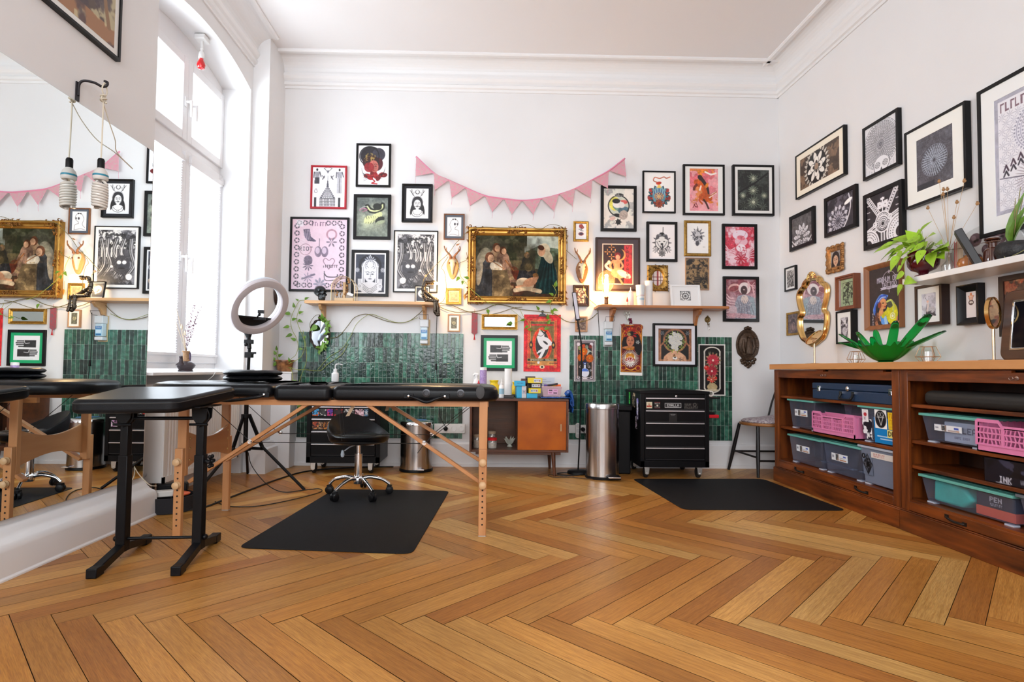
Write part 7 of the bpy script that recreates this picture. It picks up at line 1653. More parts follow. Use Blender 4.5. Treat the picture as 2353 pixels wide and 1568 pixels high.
mount(-.317,1.775,1.935,'roe antler mount on smooth tan shield, lit by the pipe lamp',mat('tan_shield',(.62,.33,.12),.4,noise=.2,nscale=10))
mount(.833,1.755,1.935,'roe antler mount on bark-edged shield right of the gold painting',mat('bark_shield',(.40,.18,.06),.5,noise=.5,nscale=14,color2=(.14,.05,.02)))
# ---- crocheted bunting
def bunting():
 pts=[(956,360),(997,398),(1032,415),(1070,432),(1114,450),(1158,457),(1200,461),(1244,457),(1285,447),(1322,434),(1362,413),(1400,392),(1436,364)]
 P=[atY(x,y,YB-.036)for x,y in pts];t=thing('bunting','pink crocheted bunting of twelve triangles swagged across the back wall','bunting',P[6])
 PK=mat('pink_yarn',(.74,.30,.40),.85,noise=.45,nscale=70,color2=(.60,.42,.42),bump=.8,bscale=330)
 b=MB();b.tube(smoothpath(P,5),.0075,8);b.build('crochet_cord',mat('pink_cord',(.72,.25,.38),.85,bump=.6,bscale=300),t)
 r=random.Random(2)
 for i in range(12):
  a,c=P[i]+Vector((.004,0,0)),P[i+1]-Vector((.004,0,0));m=(a+c)/2;d=(c-a);L=d.length
  nrm=Vector((-d.z,0,d.x)).normalized();tip=m-nrm*.135+Vector((r.uniform(-.004,.004),-.004,0));tip=tip*.75+Vector((m.x+(tip.x-m.x)*.6,tip.y,m.z-.135))*.25
  b=MB();nr=7;vs=[];fs=[]
  rows=[]
  for j in range(nr+1):
   u=j/nr;l_,r2=lerp(a,tip,u),lerp(c,tip,u);row=[]
   for k in range(4):
    p=lerp(l_,r2,k/3);p=p+Vector((0,-.004*math.sin(u*3+i)-.003,0))+(l_-r2).normalized()*(.0022 if k in(0,)and j%2 else 0);row.append(len(vs));vs.append(p)
   rows.append(row)
  for j in range(nr):
   for k in range(3):fs.append((rows[j][k],rows[j][k+1],rows[j+1][k+1],rows[j+1][k]))
  b._add(vs,fs);pn=b.build('pennant',PK,t,solid=.005)
  b=MB();b.tube([tip,tip+Vector((.002,-.002,-.02)),tip+Vector((-.002,-.002,-.045-.02*r.random()))],.0011,5);b.build('loose_thread',MATS['pink_cord'],pn)
bunting()
# ---- tassel, dream leaf, wall hook, scissors, plaque, mask
def small_wall():
 a,c=atY(1084,719,4.99),atY(1097,768,4.99);t=thing('tassel_charm','narrow red embroidered charm with tassel hanging from the vine','wall charm',((a.x+c.x)/2,4.995,c.z));cx=(a.x+c.x)/2;w=(c.x-a.x)/2
 b=MB();b.prism([(cx-w,a.z),(cx+w,a.z),(cx+w,c.z+.01),(cx,c.z-.008),(cx-w,c.z+.01)],.006,'XZ',4.993);b.build('band',mat('red_brocade',(.42,.05,.07),.7,noise=.8,nscale=60,color2=(.18,.12,.14)),t)
 b=MB();b.tube([(cx,4.993,c.z-.008),(cx,4.99,c.z-.022)],.0035,8);b.lathe([(.003,0),(.008,-.03),(.009,-.034),(0,-.034)],(cx,4.99,c.z-.018),12);b.tube([(cx,4.996,a.z),(cx,4.996,a.z+.03)],.0015,6);b.build('tassel',mat('red_thread',(.45,.02,.03),.7),t)
 c=atY(1067,684,4.985);b=MB();leaf(b,c+Vector((0,0,.028)),(.1,0,-1),(0,-1,0),.055,.36,.1,0);b.tube([c+Vector((-.002,0,.10)),c+Vector((-.004,0,.03))],.0008,5);o=b.build('dried_leaf',mat('amber_leaf',(.62,.26,.05),.5),solid=.0015);tag(o,'amber dried leaf hanging on a thread beside the gold painting','leaf')
 c=atY(1052,563,4.985);b=MB();leaf(b,c+Vector((-.015,0,-.004)),(1,0,.5),(0,-1,0),.04,.3,.1,.2);o=b.build('dried_leaf',mat('rust_leaf',(.45,.20,.08),.6),solid=.0015);tag(o,'tiny curled brown leaf on the wall above the left antlers','leaf')
 # key hook
 c=atY(1628,737,4.985);t=thing('wall_hook','small brass medallion hook with a key below the reddish shelf','hook',(c.x,4.99,c.z-.06));BR=mat('old_brass',(.20,.14,.05),.4,metal=.7,noise=.4,nscale=80)
 b=MB();b.lathe([(.026,0),(.027,.004),(.020,.008),(.012,.006),(0,.010)],(c.x,YB,c.z+.01),24,'Y');b.sphere((c.x,YB-.006,c.z+.038),.009,10,8);b.tube(smoothpath([(c.x,YB-.006,c.z-.012),(c.x,YB-.012,c.z-.035),(c.x+.002,YB-.028,c.z-.040),(c.x+.003,YB-.034,c.z-.026)],4),.004,8);b.build('hook',BR,t)
 b=MB();b.tube([(c.x+.002+.008*math.cos(a),YB-.03,c.z-.050+.008*math.sin(a))for a in[2*PI*i/14 for i in range(14)]],.0016,6,closed=True);b.tube([(c.x+.002,YB-.03,c.z-.058),(c.x+.002,YB-.03,c.z-.085)],.0018,6);b.box(c.x+.002,c.x+.010,YB-.031,YB-.029,c.z-.084,c.z-.076);b.build('key',mat('steel_key',(.5,.48,.45),.3,metal=.9),t)
 # scissors
 c=atY(1441,722,4.98);t=thing('scissors','steel scissors with dried rose hung above the amber poster','scissors',(c.x,4.98,c.z-.08));S=mat('tool_steel',(.42,.45,.38),.25,metal=.95)
 b=MB()
 for s in(-1,1):b.tube([(c.x+s*.015+.012*math.cos(a),YB-.02,c.z+.006+.015*math.sin(a))for a in[2*PI*i/16 for i in range(16)]],.002,6,closed=True)
 b.tube([(c.x-.013,YB-.02,c.z-.008),(c.x+.006,YB-.02,c.z-.045),(c.x+.022,YB-.02,c.z-.10)],[.002,.003,.0012],6);b.tube([(c.x+.017,YB-.018,c.z-.008),(c.x+.008,YB-.018,c.z-.045),(c.x+.016,YB-.02,c.z-.10)],[.002,.003,.0012],6);b.build('blades',S,t)
 b=MB();r=random.Random(1)
 for i in range(14):b.sphere((c.x+.030+r.uniform(-.012,.012),YB-.03+r.uniform(-.008,.008),c.z-.062+r.uniform(-.025,.022)),r.uniform(.006,.010),8,6)
 b.build('dried_rose',mat('dried_rose',(.22,.01,.05),.8,noise=.5,nscale=90),t)
 # bronze plaque
 c=atY(1720,797,4.985);t=thing('wall_plaque','oval dark bronze relief plaque on the back wall near the corner','plaque',(c.x,4.99,c.z-.17));PB=mat('dark_bronze',(.085,.05,.03),.42,metal=.45,noise=.5,nscale=40,bump=1,bscale=70)
 b=MB();n=44;vs=[]
 rings=[(1.0,0),(1.0,.010),(.92,.018),(.84,.014),(.76,.010),(.70,.014),(.4,.026),(.0,.030)]
 for k,d in rings:
  for i in range(n):
   a=2*PI*i/n;w=.104*(1-.14*max(0,-math.sin(a))**2);wob=(.004*math.sin(a*9)*(math.sin(a)<-.3))if k==1 else 0
   vs.append((c.x+(w+wob)*k*math.cos(a),YB-.001-d-(.004*math.sin(a*5+k*9)if .1<k<.7 else 0),c.z+.014+(.145+wob)*k*math.sin(a)))
 b._add(vs,[(i*n+k,i*n+(k+1)%n,(i+1)*n+(k+1)%n,(i+1)*n+k)for i in range(7)for k in range(n)],True)
 for i in range(3):b.sphere((c.x+(i-1)*.020,YB-.014,c.z+.163+(.008 if i==1 else 0)),.015,10,8)
 for x,z in((-.055,-.128),(.062,-.118),(-.045,-.148),(.050,-.146),(0,-.15),(-.02,-.166),(.02,-.168),(.004,-.182),(.03,-.15),(-.03,-.14)):b.sphere((c.x+x,YB-.010,c.z+z+.005),.017,10,8,sy=.6)
 for i in range(36):
  a=2*PI*i/36;b.sphere((c.x+.088*math.cos(a)*(1-.12*max(0,-math.sin(a))),YB-.016,c.z+.014+.124*math.sin(a)),.0045,6,5)
 b.tube([(c.x+.005,YB-.028,c.z+.075),(c.x,YB-.036,c.z+.02),(c.x+.004,YB-.03,c.z-.06)],[.014,.028,.035],10);b.sphere((c.x+.004,YB-.036,c.z+.085),.015,10,8)
 for s in(-1,1):b.tube([(c.x+s*.04,YB-.024,c.z+.065),(c.x+s*.05,YB-.026,c.z),(c.x+s*.035,YB-.024,c.z-.05)],[.010,.016,.012],8)
 b.build('relief',PB,t)
 # mask on pier side
 c=Vector((-1.832,4.90,1.475));t=thing('carved_mask','dark carved wooden mask on the side of the wall pier behind the ring light','mask',c)
 b=MB();vs=[];n=12
 for z,w,d in((.075,.03,.012),(.06,.048,.028),(.03,.055,.036),(0,.050,.044),(-.03,.042,.038),(-.06,.030,.030),(-.085,.008,.012)):
  for k in range(n):a=PI*k/(n-1);vs.append((c.x+d*math.sin(a),c.y+w*math.cos(a),c.z+z))
 b._add(vs,[(i*n+k,i*n+k+1,(i+1)*n+k+1,(i+1)*n+k)for i in range(6)for k in range(n-1)],True);b.tube([(c.x+.044,c.y,c.z+.02),(c.x+.058,c.y,c.z-.01)],[.006,.010],8);b.cbox((c.x+.036,c.y,c.z-.035),(.012,.03,.012));b.build('face',mat('mask_wood',(.055,.028,.018),.6,noise=.5,nscale=40),t)
small_wall()
# ---- vines along the back wall
def vine(name,pts,leaves,label,r=.003,m=None,group=None,off=.02,base=None,cat='plant'):
 """pts: photo points (x, y) or (x, y, Y); leaves: (index along vine 0..1, direction in the wall plane deg, length)"""
 P=[atY(p[0],p[1],p[2]if len(p)>2 else YB-off)for p in pts];S=smoothpath(P,6);t=thing(name,label,cat,base or P[0],group)
 b=MB();b.tube(S,r,6)
 for i in range(4,len(S)-2,7):b.sphere(S[i],r*1.35,6,4)
 b.build('stem',m or STEM,t)
 if leaves:
  f=MB();rr=random.Random(len(pts));pt=MB()
  for u,ang,L in leaves:
   p=S[int(u*(len(S)-1))];a=math.radians(ang);d=Vector((math.cos(a),-.35+rr.uniform(-.2,.1),math.sin(a)));q=p+d.normalized()*L*.35
   pt.tube([p,(p+q)/2+Vector((0,-.004,.003)),q],.0012,5);leaf(f,q,d,Vector((rr.uniform(-.3,.3),-1,.35)),L,.60)
  pt.build('leaf_stalk',STEMG,t);f.build('foliage',LEAF,t)
 return t
G='bare vine stems trained along the back wall'
vine('climbing_vine',[(716,765),(712,745),(722,728),(732,724),(742,730),(749,745)],[],'thin vine looping over the small oval wall mirror',.0022,off=.035)
vine('climbing_vine',[(755,778),(778,773),(800,748),(815,730),(840,722),(865,730),(888,738),(915,742),(940,738),(962,722),(980,706),(1003,703)],[],'thin twin vine swagging between pine shelf brackets over the left tiles',.0028)
vine('climbing_vine',[(730,850),(755,822),(785,802),(806,772),(820,744),(848,723),(872,728),(905,740),(930,741),(960,730)],[],'long thin vine rising from behind the white dropper bottle',.0022,STEMG,off=.026)
vine('climbing_vine',[(1003,697),(1035,701),(1065,713),(1082,717),(1110,712),(1140,700),(1165,703),(1195,711),(1240,716),(1275,722),(1300,738),(1325,741),(1355,734),(1373,720)],[(.34,-80,.05),(.62,120,.045)],'leafy vine running under the gold painting to the right shelf',.003)
vine('climbing_vine',[(1006,703),(1025,712),(1050,718),(1075,717),(1098,721),(1120,724),(1150,718),(1180,708),(1200,706)],[],'vine sagging above the tiny pale wood frame',.0026)
vine('climbing_vine',[(1005,699),(1018,692),(1024,676),(1025,650),(1021,625),(1015,614),(1030,590)],[],'thin vine looping left of the left antler mount',.0020,off=.03)
vine('climbing_vine',[(980,633),(1003,608),(1030,583),(1047,560),(1062,545),(1079,529),(1110,522),(1150,524),(1180,523),(1210,516),(1240,527),(1262,517),(1285,519),(1299,530),(1304,560),(1302,590),(1301,620),(1288,645)],[],'vine climbing from the bead over the top of the gold painting frame',.0024,off=.075)
vine('climbing_vine',[(1048,602),(1056,622),(1058,634),(1066,645),(1080,662),(1100,680),(1118,694),(1140,703)],[(.30,-125,.05),(.42,-100,.04)],'yellowish leafy vine crossing the lower left corner of the gold painting',.0022,STEMG,off=.075)
vine('climbing_vine',[(1072,580),(1073,596),(1060,603),(1050,608)],[(.3,200,.012)],'short brown vine twig between antler mount and gold painting',.0022,off=.05)
vine('climbing_vine',[(1301,575),(1312,585),(1325,596)],[],'short brown twig reaching from the painting to the right antlers',.0022,off=.05)
vine('climbing_vine',[(1340,640),(1341,660),(1350,684),(1362,695),(1372,705),(1373,716)],[],'yellow cord-like vine curving down to the bulb lamp shelf',.0022,mat('yellow_stem',(.50,.42,.12),.5))
vine('climbing_vine',[(1270,655),(1278,672),(1270,690),(1264,702),(1268,716)],[(.15,80,.055),(.5,-160,.05),(.9,-70,.05),(.95,-10,.05),(.4,150,.045)],'hanging leafy vine at the lower right corner of the gold painting',.002,STEMG,off=.085)
vine('climbing_vine',[(1195,712),(1203,728),(1215,742),(1222,758),(1245,760),(1258,745),(1262,722)],[(.25,190,.045),(.4,-150,.045),(.55,170,.045),(.7,20,.045),(.82,60,.05),(.9,100,.05)],'leafy vine drooping over the red legs poster',.0018,STEMG,off=.045)
vine('climbing_vine',[(1175,712),(1190,724),(1198,735),(1178,744)],[(.98,185,.055)],'single-leaf vine tip in front of the low gold mirror',.0016,STEMG,off=.06)
vine('climbing_vine',[(1060,640),(1066,652),(1084,640)],[(.95,160,.05)],'single round leaf beside the left edge of the gold painting',.0014,STEMG,off=.07)
# ---- oval mirror with wrought holder and plant
def oval_holder():
 c=atY(735,768,4.985);t=thing('oval_wall_mirror','small oval mirror in twisted dark iron surround wrapped in leaves','mirror',(c.x,4.99,c.z-.14));w,h=.082,.125
 b=MB();b.lathe([(0,0),(1,0),(1,.004),(0,.006)],(0,0,0),36,'Y');b.v=[Vector((c.x+p.x*w*.9,YB-.022+p.y,c.z+p.z*h*.95))for p in b.v];b.build('mirror_glass',mat('aged_mirror',(.42,.45,.48),.05,metal=1),t)
 I=mat('wrought_iron',(.06,.04,.03),.5,metal=.4,noise=.4,nscale=60);b=MB()
 for k in range(2):b.tube([(c.x+(w+.006*math.cos(6*a+k*PI))*math.cos(a),YB-.028+.006*math.sin(6*a+k*PI),c.z+(h+.006*math.cos(6*a+k*PI))*math.sin(a))for a in[2*PI*i/72 for i in range(72)]],.0055,6,closed=True)
 b.tube([(c.x-.04,YB-.03,c.z-h+.01),(c.x,YB-.05,c.z-h-.012),(c.x+.035,YB-.03,c.z-h+.005)],.008,8);b.sphere((c.x+.004,YB-.03,c.z-h-.035),.012,8,6);b.tube([(c.x,YB-.03,c.z-h-.01),(c.x+.004,YB-.03,c.z-h-.04)],.007,8)
 b.sphere((c.x-.004,YB-.03,c.z+h+.018),.014,10,8);b.tube([(c.x-.004,YB-.03,c.z+h),(c.x-.004,YB-.03,c.z+h+.045)],[.010,.005],8);b.build('iron_surround',I,t)
 f=MB();r=random.Random(14)
 for i in range(20):
  a=r.uniform(-1.2,1.2);p=Vector((c.x+w*math.cos(a)*r.uniform(.7,1.2),YB-.05-r.uniform(0,.03),c.z+h*math.sin(a)*1.1+.01));leaf(f,p,Vector((r.uniform(-.6,1),-.3,r.uniform(-1,.8))),Vector((0,-1,.3)),r.uniform(.03,.06),.6)
 leaf(f,(c.x-w*.2,YB-.06,c.z+h*.55),(-1,-.2,-.7),(0,-1,.2),.075,.7)
 leaf(f,(c.x+.055,YB-.06,c.z+.08),(.8,-.2,.8),(0,-1,.3),.06,.55)
 for i in range(9):leaf(f,(c.x+r.uniform(-.02,.06),YB-.04,c.z-h-r.uniform(-.02,.03)),(r.uniform(-.5,1),-.3,r.uniform(-1,.3)),(0,-1,.3),.04,.6)
 f.build('foliage',LEAF,t)
oval_holder()
# ---- potted pothos on the casing
def potted():
 Z0=.8155;c=Vector((-1.752,4.93,Z0));t=thing('potted_plant','trailing pothos in a mottled copper brown pot in the left corner','plant',c)
 b=MB();b.lathe([(.055,0),(.06,.004),(.074,.085),(.080,.088),(.080,.10),(.074,.10),(.070,.085)],c,28,caps=False);b.lathe([(0,.0),(.055,0)],c,28,caps=False);b.build('pot',mat('mottled_copper',(.46,.20,.07),.35,noise=.8,nscale=26,color2=(.10,.035,.015),coat=.4),t)
 b=MB();b.lathe([(.071,.085),(0,.088)],c,24,caps=False);b.build('soil',mat('soil',(.05,.03,.02),.9),t)
 f=MB();s=MB();q=MB()
 vines=[([(655,842,4.92),(668,826,4.90),(680,815,4.90),(685,795,4.9),(680,775,4.92),(672,760,4.93),(668,740,4.95),(672,722,4.96),(680,705,4.97),(688,692,4.97),(700,690,4.95)],[(.45,200,.06),(.55,190,.055),(.62,20,.05),(.7,175,.06),(.78,100,.045),(.9,150,.03),(.99,30,.045),(.35,150,.05),(.28,0,.04)]),
 ([(650,842,4.92),(664,836,4.88),(690,822,4.88),(700,800,4.9),(698,780,4.92),(690,760,4.94),(682,735,4.95),(686,715,4.96),(692,700,4.97)],[(.15,110,.04),(.5,60,.03),(.85,20,.045),(.75,-20,.05)]),
 ([(648,842,4.92),(640,828,4.9),(636,818,4.9),(638,806,4.9)],[(.5,200,.055),(.7,120,.045),(.95,100,.04),(.3,220,.06),(.6,30,.05)]),
 ([(660,842,4.92),(682,850,4.86),(700,850,4.88),(735,852,4.97),(752,838,4.98),(785,815,4.98),(800,790,4.985)],[]),
 ([(658,843,4.92),(668,848,4.84),(672,862,4.82),(672,876,4.82)],[(.85,-60,.075),(.95,-120,.06)]),
 ([(696,760,4.95),(702,790,4.93),(704,830,4.93),(690,870,4.94),(684,905,4.95),(688,925,4.95)],[(.8,-60,.05),(.9,-100,.05),(.97,-45,.05),(.86,-140,.045),(1,-90,.05)])]
 rr=random.Random(3)
 for P,ls in vines:
  S=smoothpath([atY(*p)for p in P],6);s.tube(S,.0024,6)
  for u,ang,L in ls:
   p=S[int(u*(len(S)-1))];a=math.radians(ang);d=Vector((math.cos(a),-.35,math.sin(a)));e=p+d.normalized()*L*.3;q.tube([p,e],.0012,5);leaf(f,e,d,Vector((rr.uniform(-.3,.3),-1,.3)),L,.58)
 s.build('vine_stem',STEMG,t);q.build('leaf_stalk',STEMG,t);f.build('foliage',LEAF,t)
potted()
# ---- cords on the back wall
def cord(pts,label,r=.0028,m=None,name='electric_cable',parts=None):
 b=MB();b.tube(smoothpath(pts,6),r,6);o=b.build(name,m or mat('black_cord',(.012,.012,.012),.5));tag(o,label,'cord');return o
w=YB-.016
cord([atY(1004,728,w),atY(1002,790,w),atY(1002,832,w),atY(1004,862,w),atY(1008,930,w),atY(1012,960,w),atY(1026,985,w-.02)],'black lamp cord with switch running down the left tiles to the socket')
b=MB();p=atY(1002,843,w-.004);b.cbox(p,(.018,.014,.055));tag(b.build('cord_switch',BLKP,bevel=.004),'small black inline switch on the cord over the left tiles','switch')
cord([atY(1374,712,w),atY(1377,770,w),atY(1376,815,w),atY(1380,870,w),atY(1383,930,w),atY(1380,975,w)],'black lamp cord with switch running down the right tiles past the soap dispenser')
b=MB();p=atY(1376,816,w-.004);b.cbox(p,(.018,.014,.052));tag(b.build('cord_switch',BLKP,bevel=.004),'small black inline switch on the cord over the right tiles','switch')
cord([atY(1341,990,4.95),atY(1346,1010,4.93),atY(1350,1030,4.9),atY(1354,1060,4.9)],'short black plug cord dropping behind the floor lamp')
# ---- black skinny floor lamp
def floor_lamp():
 c=Vector((.760,4.70,0));t=thing('floor_lamp','slim black floor lamp with a flat vertical light strip, beside the sideboard','floor lamp',c)
 b=MB();b.lathe([(.088,0),(.092,.004),(.090,.016),(.080,.026),(.02,.032),(0,.033)],c,36);b.build('base',BLKP,t)
 b=MB();b.tube(smoothpath([c+Vector((0,0,.03)),atY(1332,1000,4.70),atY(1335,880,4.70),atY(1336,800,4.70),atY(1331,760,4.70),atY(1327,735,4.70)],6),.0065,10);b.build('pole',BLK,t)
 a,q=atY(1328,737,4.70),atY(1319,672,4.70);b=MB();b.bar(a,q,.038,.008,up=(0,1,0));b.build('light_strip_housing',BLKP,t,bevel=.002)
 b=MB();b.bar(a+Vector((.0,-.006,.012)),q+Vector((0,-.006,-.006)),.026,.004,up=(0,1,0));b.build('diffuser',mat('off_diffuser',(.62,.60,.68),.4),t,bevel=.001)
floor_lamp()
cord([(.80,4.62,.006),(.70,4.58,.006),(.60,4.60,.006),(.585,4.66,.006),(.66,4.70,.006),(.70,4.66,.006)],'black cord coiled on the floor at the floor lamp base',.0045)
cord([(.70,4.52,.004),(.55,4.50,.004),(.50,4.56,.004),(.52,4.62,.004),(.60,4.56,.004),(.82,4.44,.004),(.84,4.50,.004)],'thin brown cable looping on the floor before the sideboard leg',.0028,mat('brown_cord',(.06,.035,.02),.5))
# ================================================================ THINGS ON THE SIDEBOARD
def on_sideboard():
 Z=CZT+.0005
 def X(px,y=4.72):return atY(px,905,y).x
 YEL=mat('yellow_card',(.80,.62,.02),.45);CYA=mat('cyan_card',(.03,.42,.68),.45);DRK=mat('dark_card',(.025,.022,.022),.4);LBL=mat('grey_label',(.66,.68,.70),.5)
 def carton(xa,xb,y0,y1,z0,z1,m,label,lab=None,rz=0,group=None,txt=None):
  t=thing('carton',label,'box',((xa+xb)/2,(y0+y1)/2,z0),group)
  cx,cy=(xa+xb)/2,(y0+y1)/2;R_=Matrix.Rotation(rz,3,'Z')
  b=MB();b.cbox((cx,cy,(z0+z1)/2),(xb-xa,y1-y0,z1-z0),R_);o=b.build('box',m,t,bevel=.0015)
  if lab:
   l0,l1,k0,k1=lab;w,h=(xb-xa)*(l1-l0),(z1-z0)*(k1-k0);A=Art(w,h,500);A.rect(0,0,1,A.a,(.80,.80,.82));A.rect(.1,A.a*.3,.25,A.a*.7,(.2,.4,.6));A.rect(.75,A.a*.3,.88,A.a*.7,(.6,.2,.2));A.rect(.35,A.a*.4,.65,A.a*.55,(.5,.5,.5))
   if txt:A.rect(0,0,1,A.a,txt[1]);A.scrib(.15,A.a*.3,.7,A.a*.4,txt[2])
   p=Vector((cx,cy,0))+R_@Vector((xa+(xb-xa)*l0-cx,-(y1-y0)/2-.0007,0));p.z=z0+(z1-z0)*k0
   paint_mesh('print',A,p,R_@Vector((1,0,0)),(0,0,1),w,h,SATIN,o)
 y0,y1=4.64,4.74
 h=.030
 carton(X(1209),X(1233),4.64,4.76,Z,Z+.038,CYA,'cyan carton at the bottom of the stack beside the pink box')
 carton(X(1213),X(1240),4.63,4.75,Z+.0395,Z+.080,YEL,'yellow carton with grey label directly on the lowest cyan carton',(.15,.75,.2,.8),rz=.03)
 carton(X(1218),X(1243),4.64,4.76,Z+.0815,Z+.120,DRK,'dark carton with grey label between two yellow cartons',(.1,.85,.2,.85))
 carton(X(1212),X(1244),4.63,4.75,Z+.1215,Z+.165,YEL,'yellow carton on top of the carton stack',(.4,.9,.15,.8),rz=-.02)
 carton(X(1209),X(1231),4.77,4.87,Z,Z+.175,DRK,'tall dark carton standing behind the carton stack')
 carton(X(1199),X(1212),4.77,4.87,Z,Z+.155,mat('maroon_card',(.10,.02,.015),.4),'dark maroon carton with red band left of the carton stack',(.05,.95,.75,.95),txt=('BEST',(.25,.06,.05),(.7,.2,.15)))
 carton(X(1185),X(1197),4.64,4.76,Z,Z+.096,CYA,'upright cyan carton under the tilted cyan one',rz=.05)
 carton(X(1197.5),X(1208),4.64,4.76,Z,Z+.098,mat('grey_card',(.66,.62,.60),.5),'upright pale grey carton with printed text between cyan cartons',(.2,.8,.1,.9))
 carton(X(1181),X(1206),4.63,4.75,Z+.0985,Z+.138,CYA,'cyan carton lying tilted on two upright cartons',(.2,.85,.4,.7),rz=-.04,txt=('NEEDLES',(.12,.62,.80),(.05,.35,.5)))
 # pink box with pens
 xa,xb=X(1243),X(1288);t=thing('storage_box','clear pink box of ink bottles with pens on top at the sideboard end','box',((xa+xb)/2,4.70,Z+.012));PB=glass_mat('pink_clear',(.93,.68,.74),.08,.1,.55)
 b=MB();b.prism([(xa+.012,Z+.014),(xb-.012,Z+.014),(xb,Z+.088),(xa,Z+.088)],.11,'XZ',4.64);b.build('box',PB,t)
 b=MB();b.box(xa-.003,xb+.003,4.635,4.755,Z+.088,Z+.095);b.build('lid',mat('pale_pink_lid',(.72,.50,.53),.35),t,bevel=.002)
 A=Art(.08,.045,500);A.rect(0,0,1,A.a,(.86,.64,.78));A.rect(.1,.08,.45,.2,(.2,.1,.16));A.rect(.55,.35,.92,.45,(.2,.1,.16));A.rect(.1,.32,.4,.42,(.7,.4,.55));A.rect(.6,.1,.9,.18,(.7,.4,.55));paint_mesh('label',A,Vector((xa+.05,4.6385,Z+.03)),(1,0,0),(0,0,1),.08,.045,SATIN,t)
 r=random.Random(3)
 inkc=[(.6,.35,.45),(.8,.75,.75),(.3,.2,.4),(.75,.55,.6)]
 for i in range(5):
  c=Vector((lerp(xa+.03,xb-.03,i/4),4.70,Z+.016));b=MB();b.lathe([(.011,0),(.012,.04),(.006,.048),(.006,.06),(0,.061)],c,12);o=b.build('ink_bottle',mat('ink_%d'%(i%4),inkc[i%4],.3));tag(o,'small pastel ink bottle inside the clear pink box','bottle','ink bottles in the pink box')
 for i,(px0,py0,px1,py1,c,nm)in enumerate(((1258,889,1280,881,(.02,.02,.03),'black'),(1250,888,1262,886,(.12,.08,.35),'violet'),(1264,888,1274,886,(.8,.6,.03),'yellow'),(1276,887,1287,886,(.85,.16,.03),'orange'),(1252,890,1266,888,(.7,.7,.75),'white'))):
  y=4.655+i*.02;a,q=atY(px0,886,y),atY(px1,886,y);a.z=Z+.104;q.z=Z+.104+(.012 if i==0 else 0)
  b=MB();b.tube([a,q],.008,10);b.tube([q,q+(q-a).normalized()*.006],.0085,10);o=b.build('marker_pen',mat('pen_'+nm,c,.3));tag(o,nm+' marker pen lying on the lid of the pink box','pen')
  # paper sheet leaning
 xa,xb=X(1236,4.92),X(1274,4.92);A=Art(xb-xa,.16,400);A.rect(0,0,1,A.a,(.80,.83,.88));[A.rect(.1,.12+i*.12,.5+.3*(i%2),.14+i*.12,(.6,.63,.7))for i in range(6)]
 t=thing('paper_sheet','white printed sheet standing against the wall behind the pink box','paper',((xa+xb)/2,4.93,Z));b=MB();b.box(xa,xb,4.9205,4.922,Z,Z+.17);b.build('sheet',mat('paper_white',(.75,.77,.8),.6),t);paint_mesh('print',A,Vector((xa,4.9195,Z+.005)),(1,0,0),(0,0,1),xb-xa,.16,PAPER,t)
 # blue bag draped
 xa,xb=X(1238),X(1312,4.60);BL=mat('blue_film',(.02,.12,.45),.25,noise=.6,nscale=40,color2=(.01,.05,.22));b=MB();r=random.Random(9);n,m=22,12;vs=[]
 for i in range(n+1):
  for j in range(m+1):
   x=lerp(X(1240),CX1+.012,i/n);y=lerp(4.575,4.80,j/m);z=Z+.004+.009*abs(math.sin(i*1.9+j*1.3))*(1 if j not in(0,)else .2);vs.append((x,y,z))
 fs=[(i*(m+1)+j,(i+1)*(m+1)+j,(i+1)*(m+1)+j+1,i*(m+1)+j+1)for i in range(n)for j in range(m)]
 o0=len(vs);R_=10
 for k in range(1,R_+1):
  for j in range(m+1):
   y=lerp(4.575,4.80,j/m);vs.append((CX1+.012+.010*math.sin(k*1.1+j)+.003*k,y,Z+.012-.013*k+(.004*math.sin(j*2))))
 for k in range(R_):
  for j in range(m):
   a=n*(m+1)+j if k==0 else o0+(k-1)*(m+1)+j;c=o0+k*(m+1)+j;fs.append((a,c,c+1,a+1))
 b._add(vs,fs,True);o=b.build('plastic_bag',BL,solid=.0015);tag(o,'crumpled blue plastic bag under the pink box, hanging off the sideboard','bag')
 b=MB()
 for i in range(5):b.tube(smoothpath([(CX1-.02+.01*i,4.60+.03*i,Z+.03),(CX1+.01,4.59+.03*i,Z+.055-.01*i),(CX1+.035,4.60+.03*i,Z+.01),(CX1+.045-.004*i,4.60+.02*i,Z-.06-.01*i)],4),[.016,.02,.02,.018,.016,.014,.012,.012,.01,.01,.009,.008,.006],6)
 o=b.build('crumpled_film',BL);tag(o,'twisted blue film ends with pale strings at the right sideboard corner','film')
 # tray with paper roll, squeeze bottle, machine tray, yellow machine covers
 xa,xb=X(1154),X(1180,4.68);b=MB();b.box(xa,xb,4.62,4.76,Z,Z+.018);b.box(xa+.005,xb-.005,4.625,4.755,Z+.018,Z+.022);tag(b.build('tray',DRK,bevel=.004),'flat black tray under the standing paper roll','tray')
 c=Vector((X(1167.5,4.68),4.69,Z+.0225));lathe_thing('paper_roll','tall white paper roll standing on the flat black tray on the sideboard','paper roll',c,[('roll',[(.008,0),(.030,0),(.0305,.002),(.0305,.215),(.030,.217),(.008,.217),(.008,.20)],MATS['tissue_white'])])
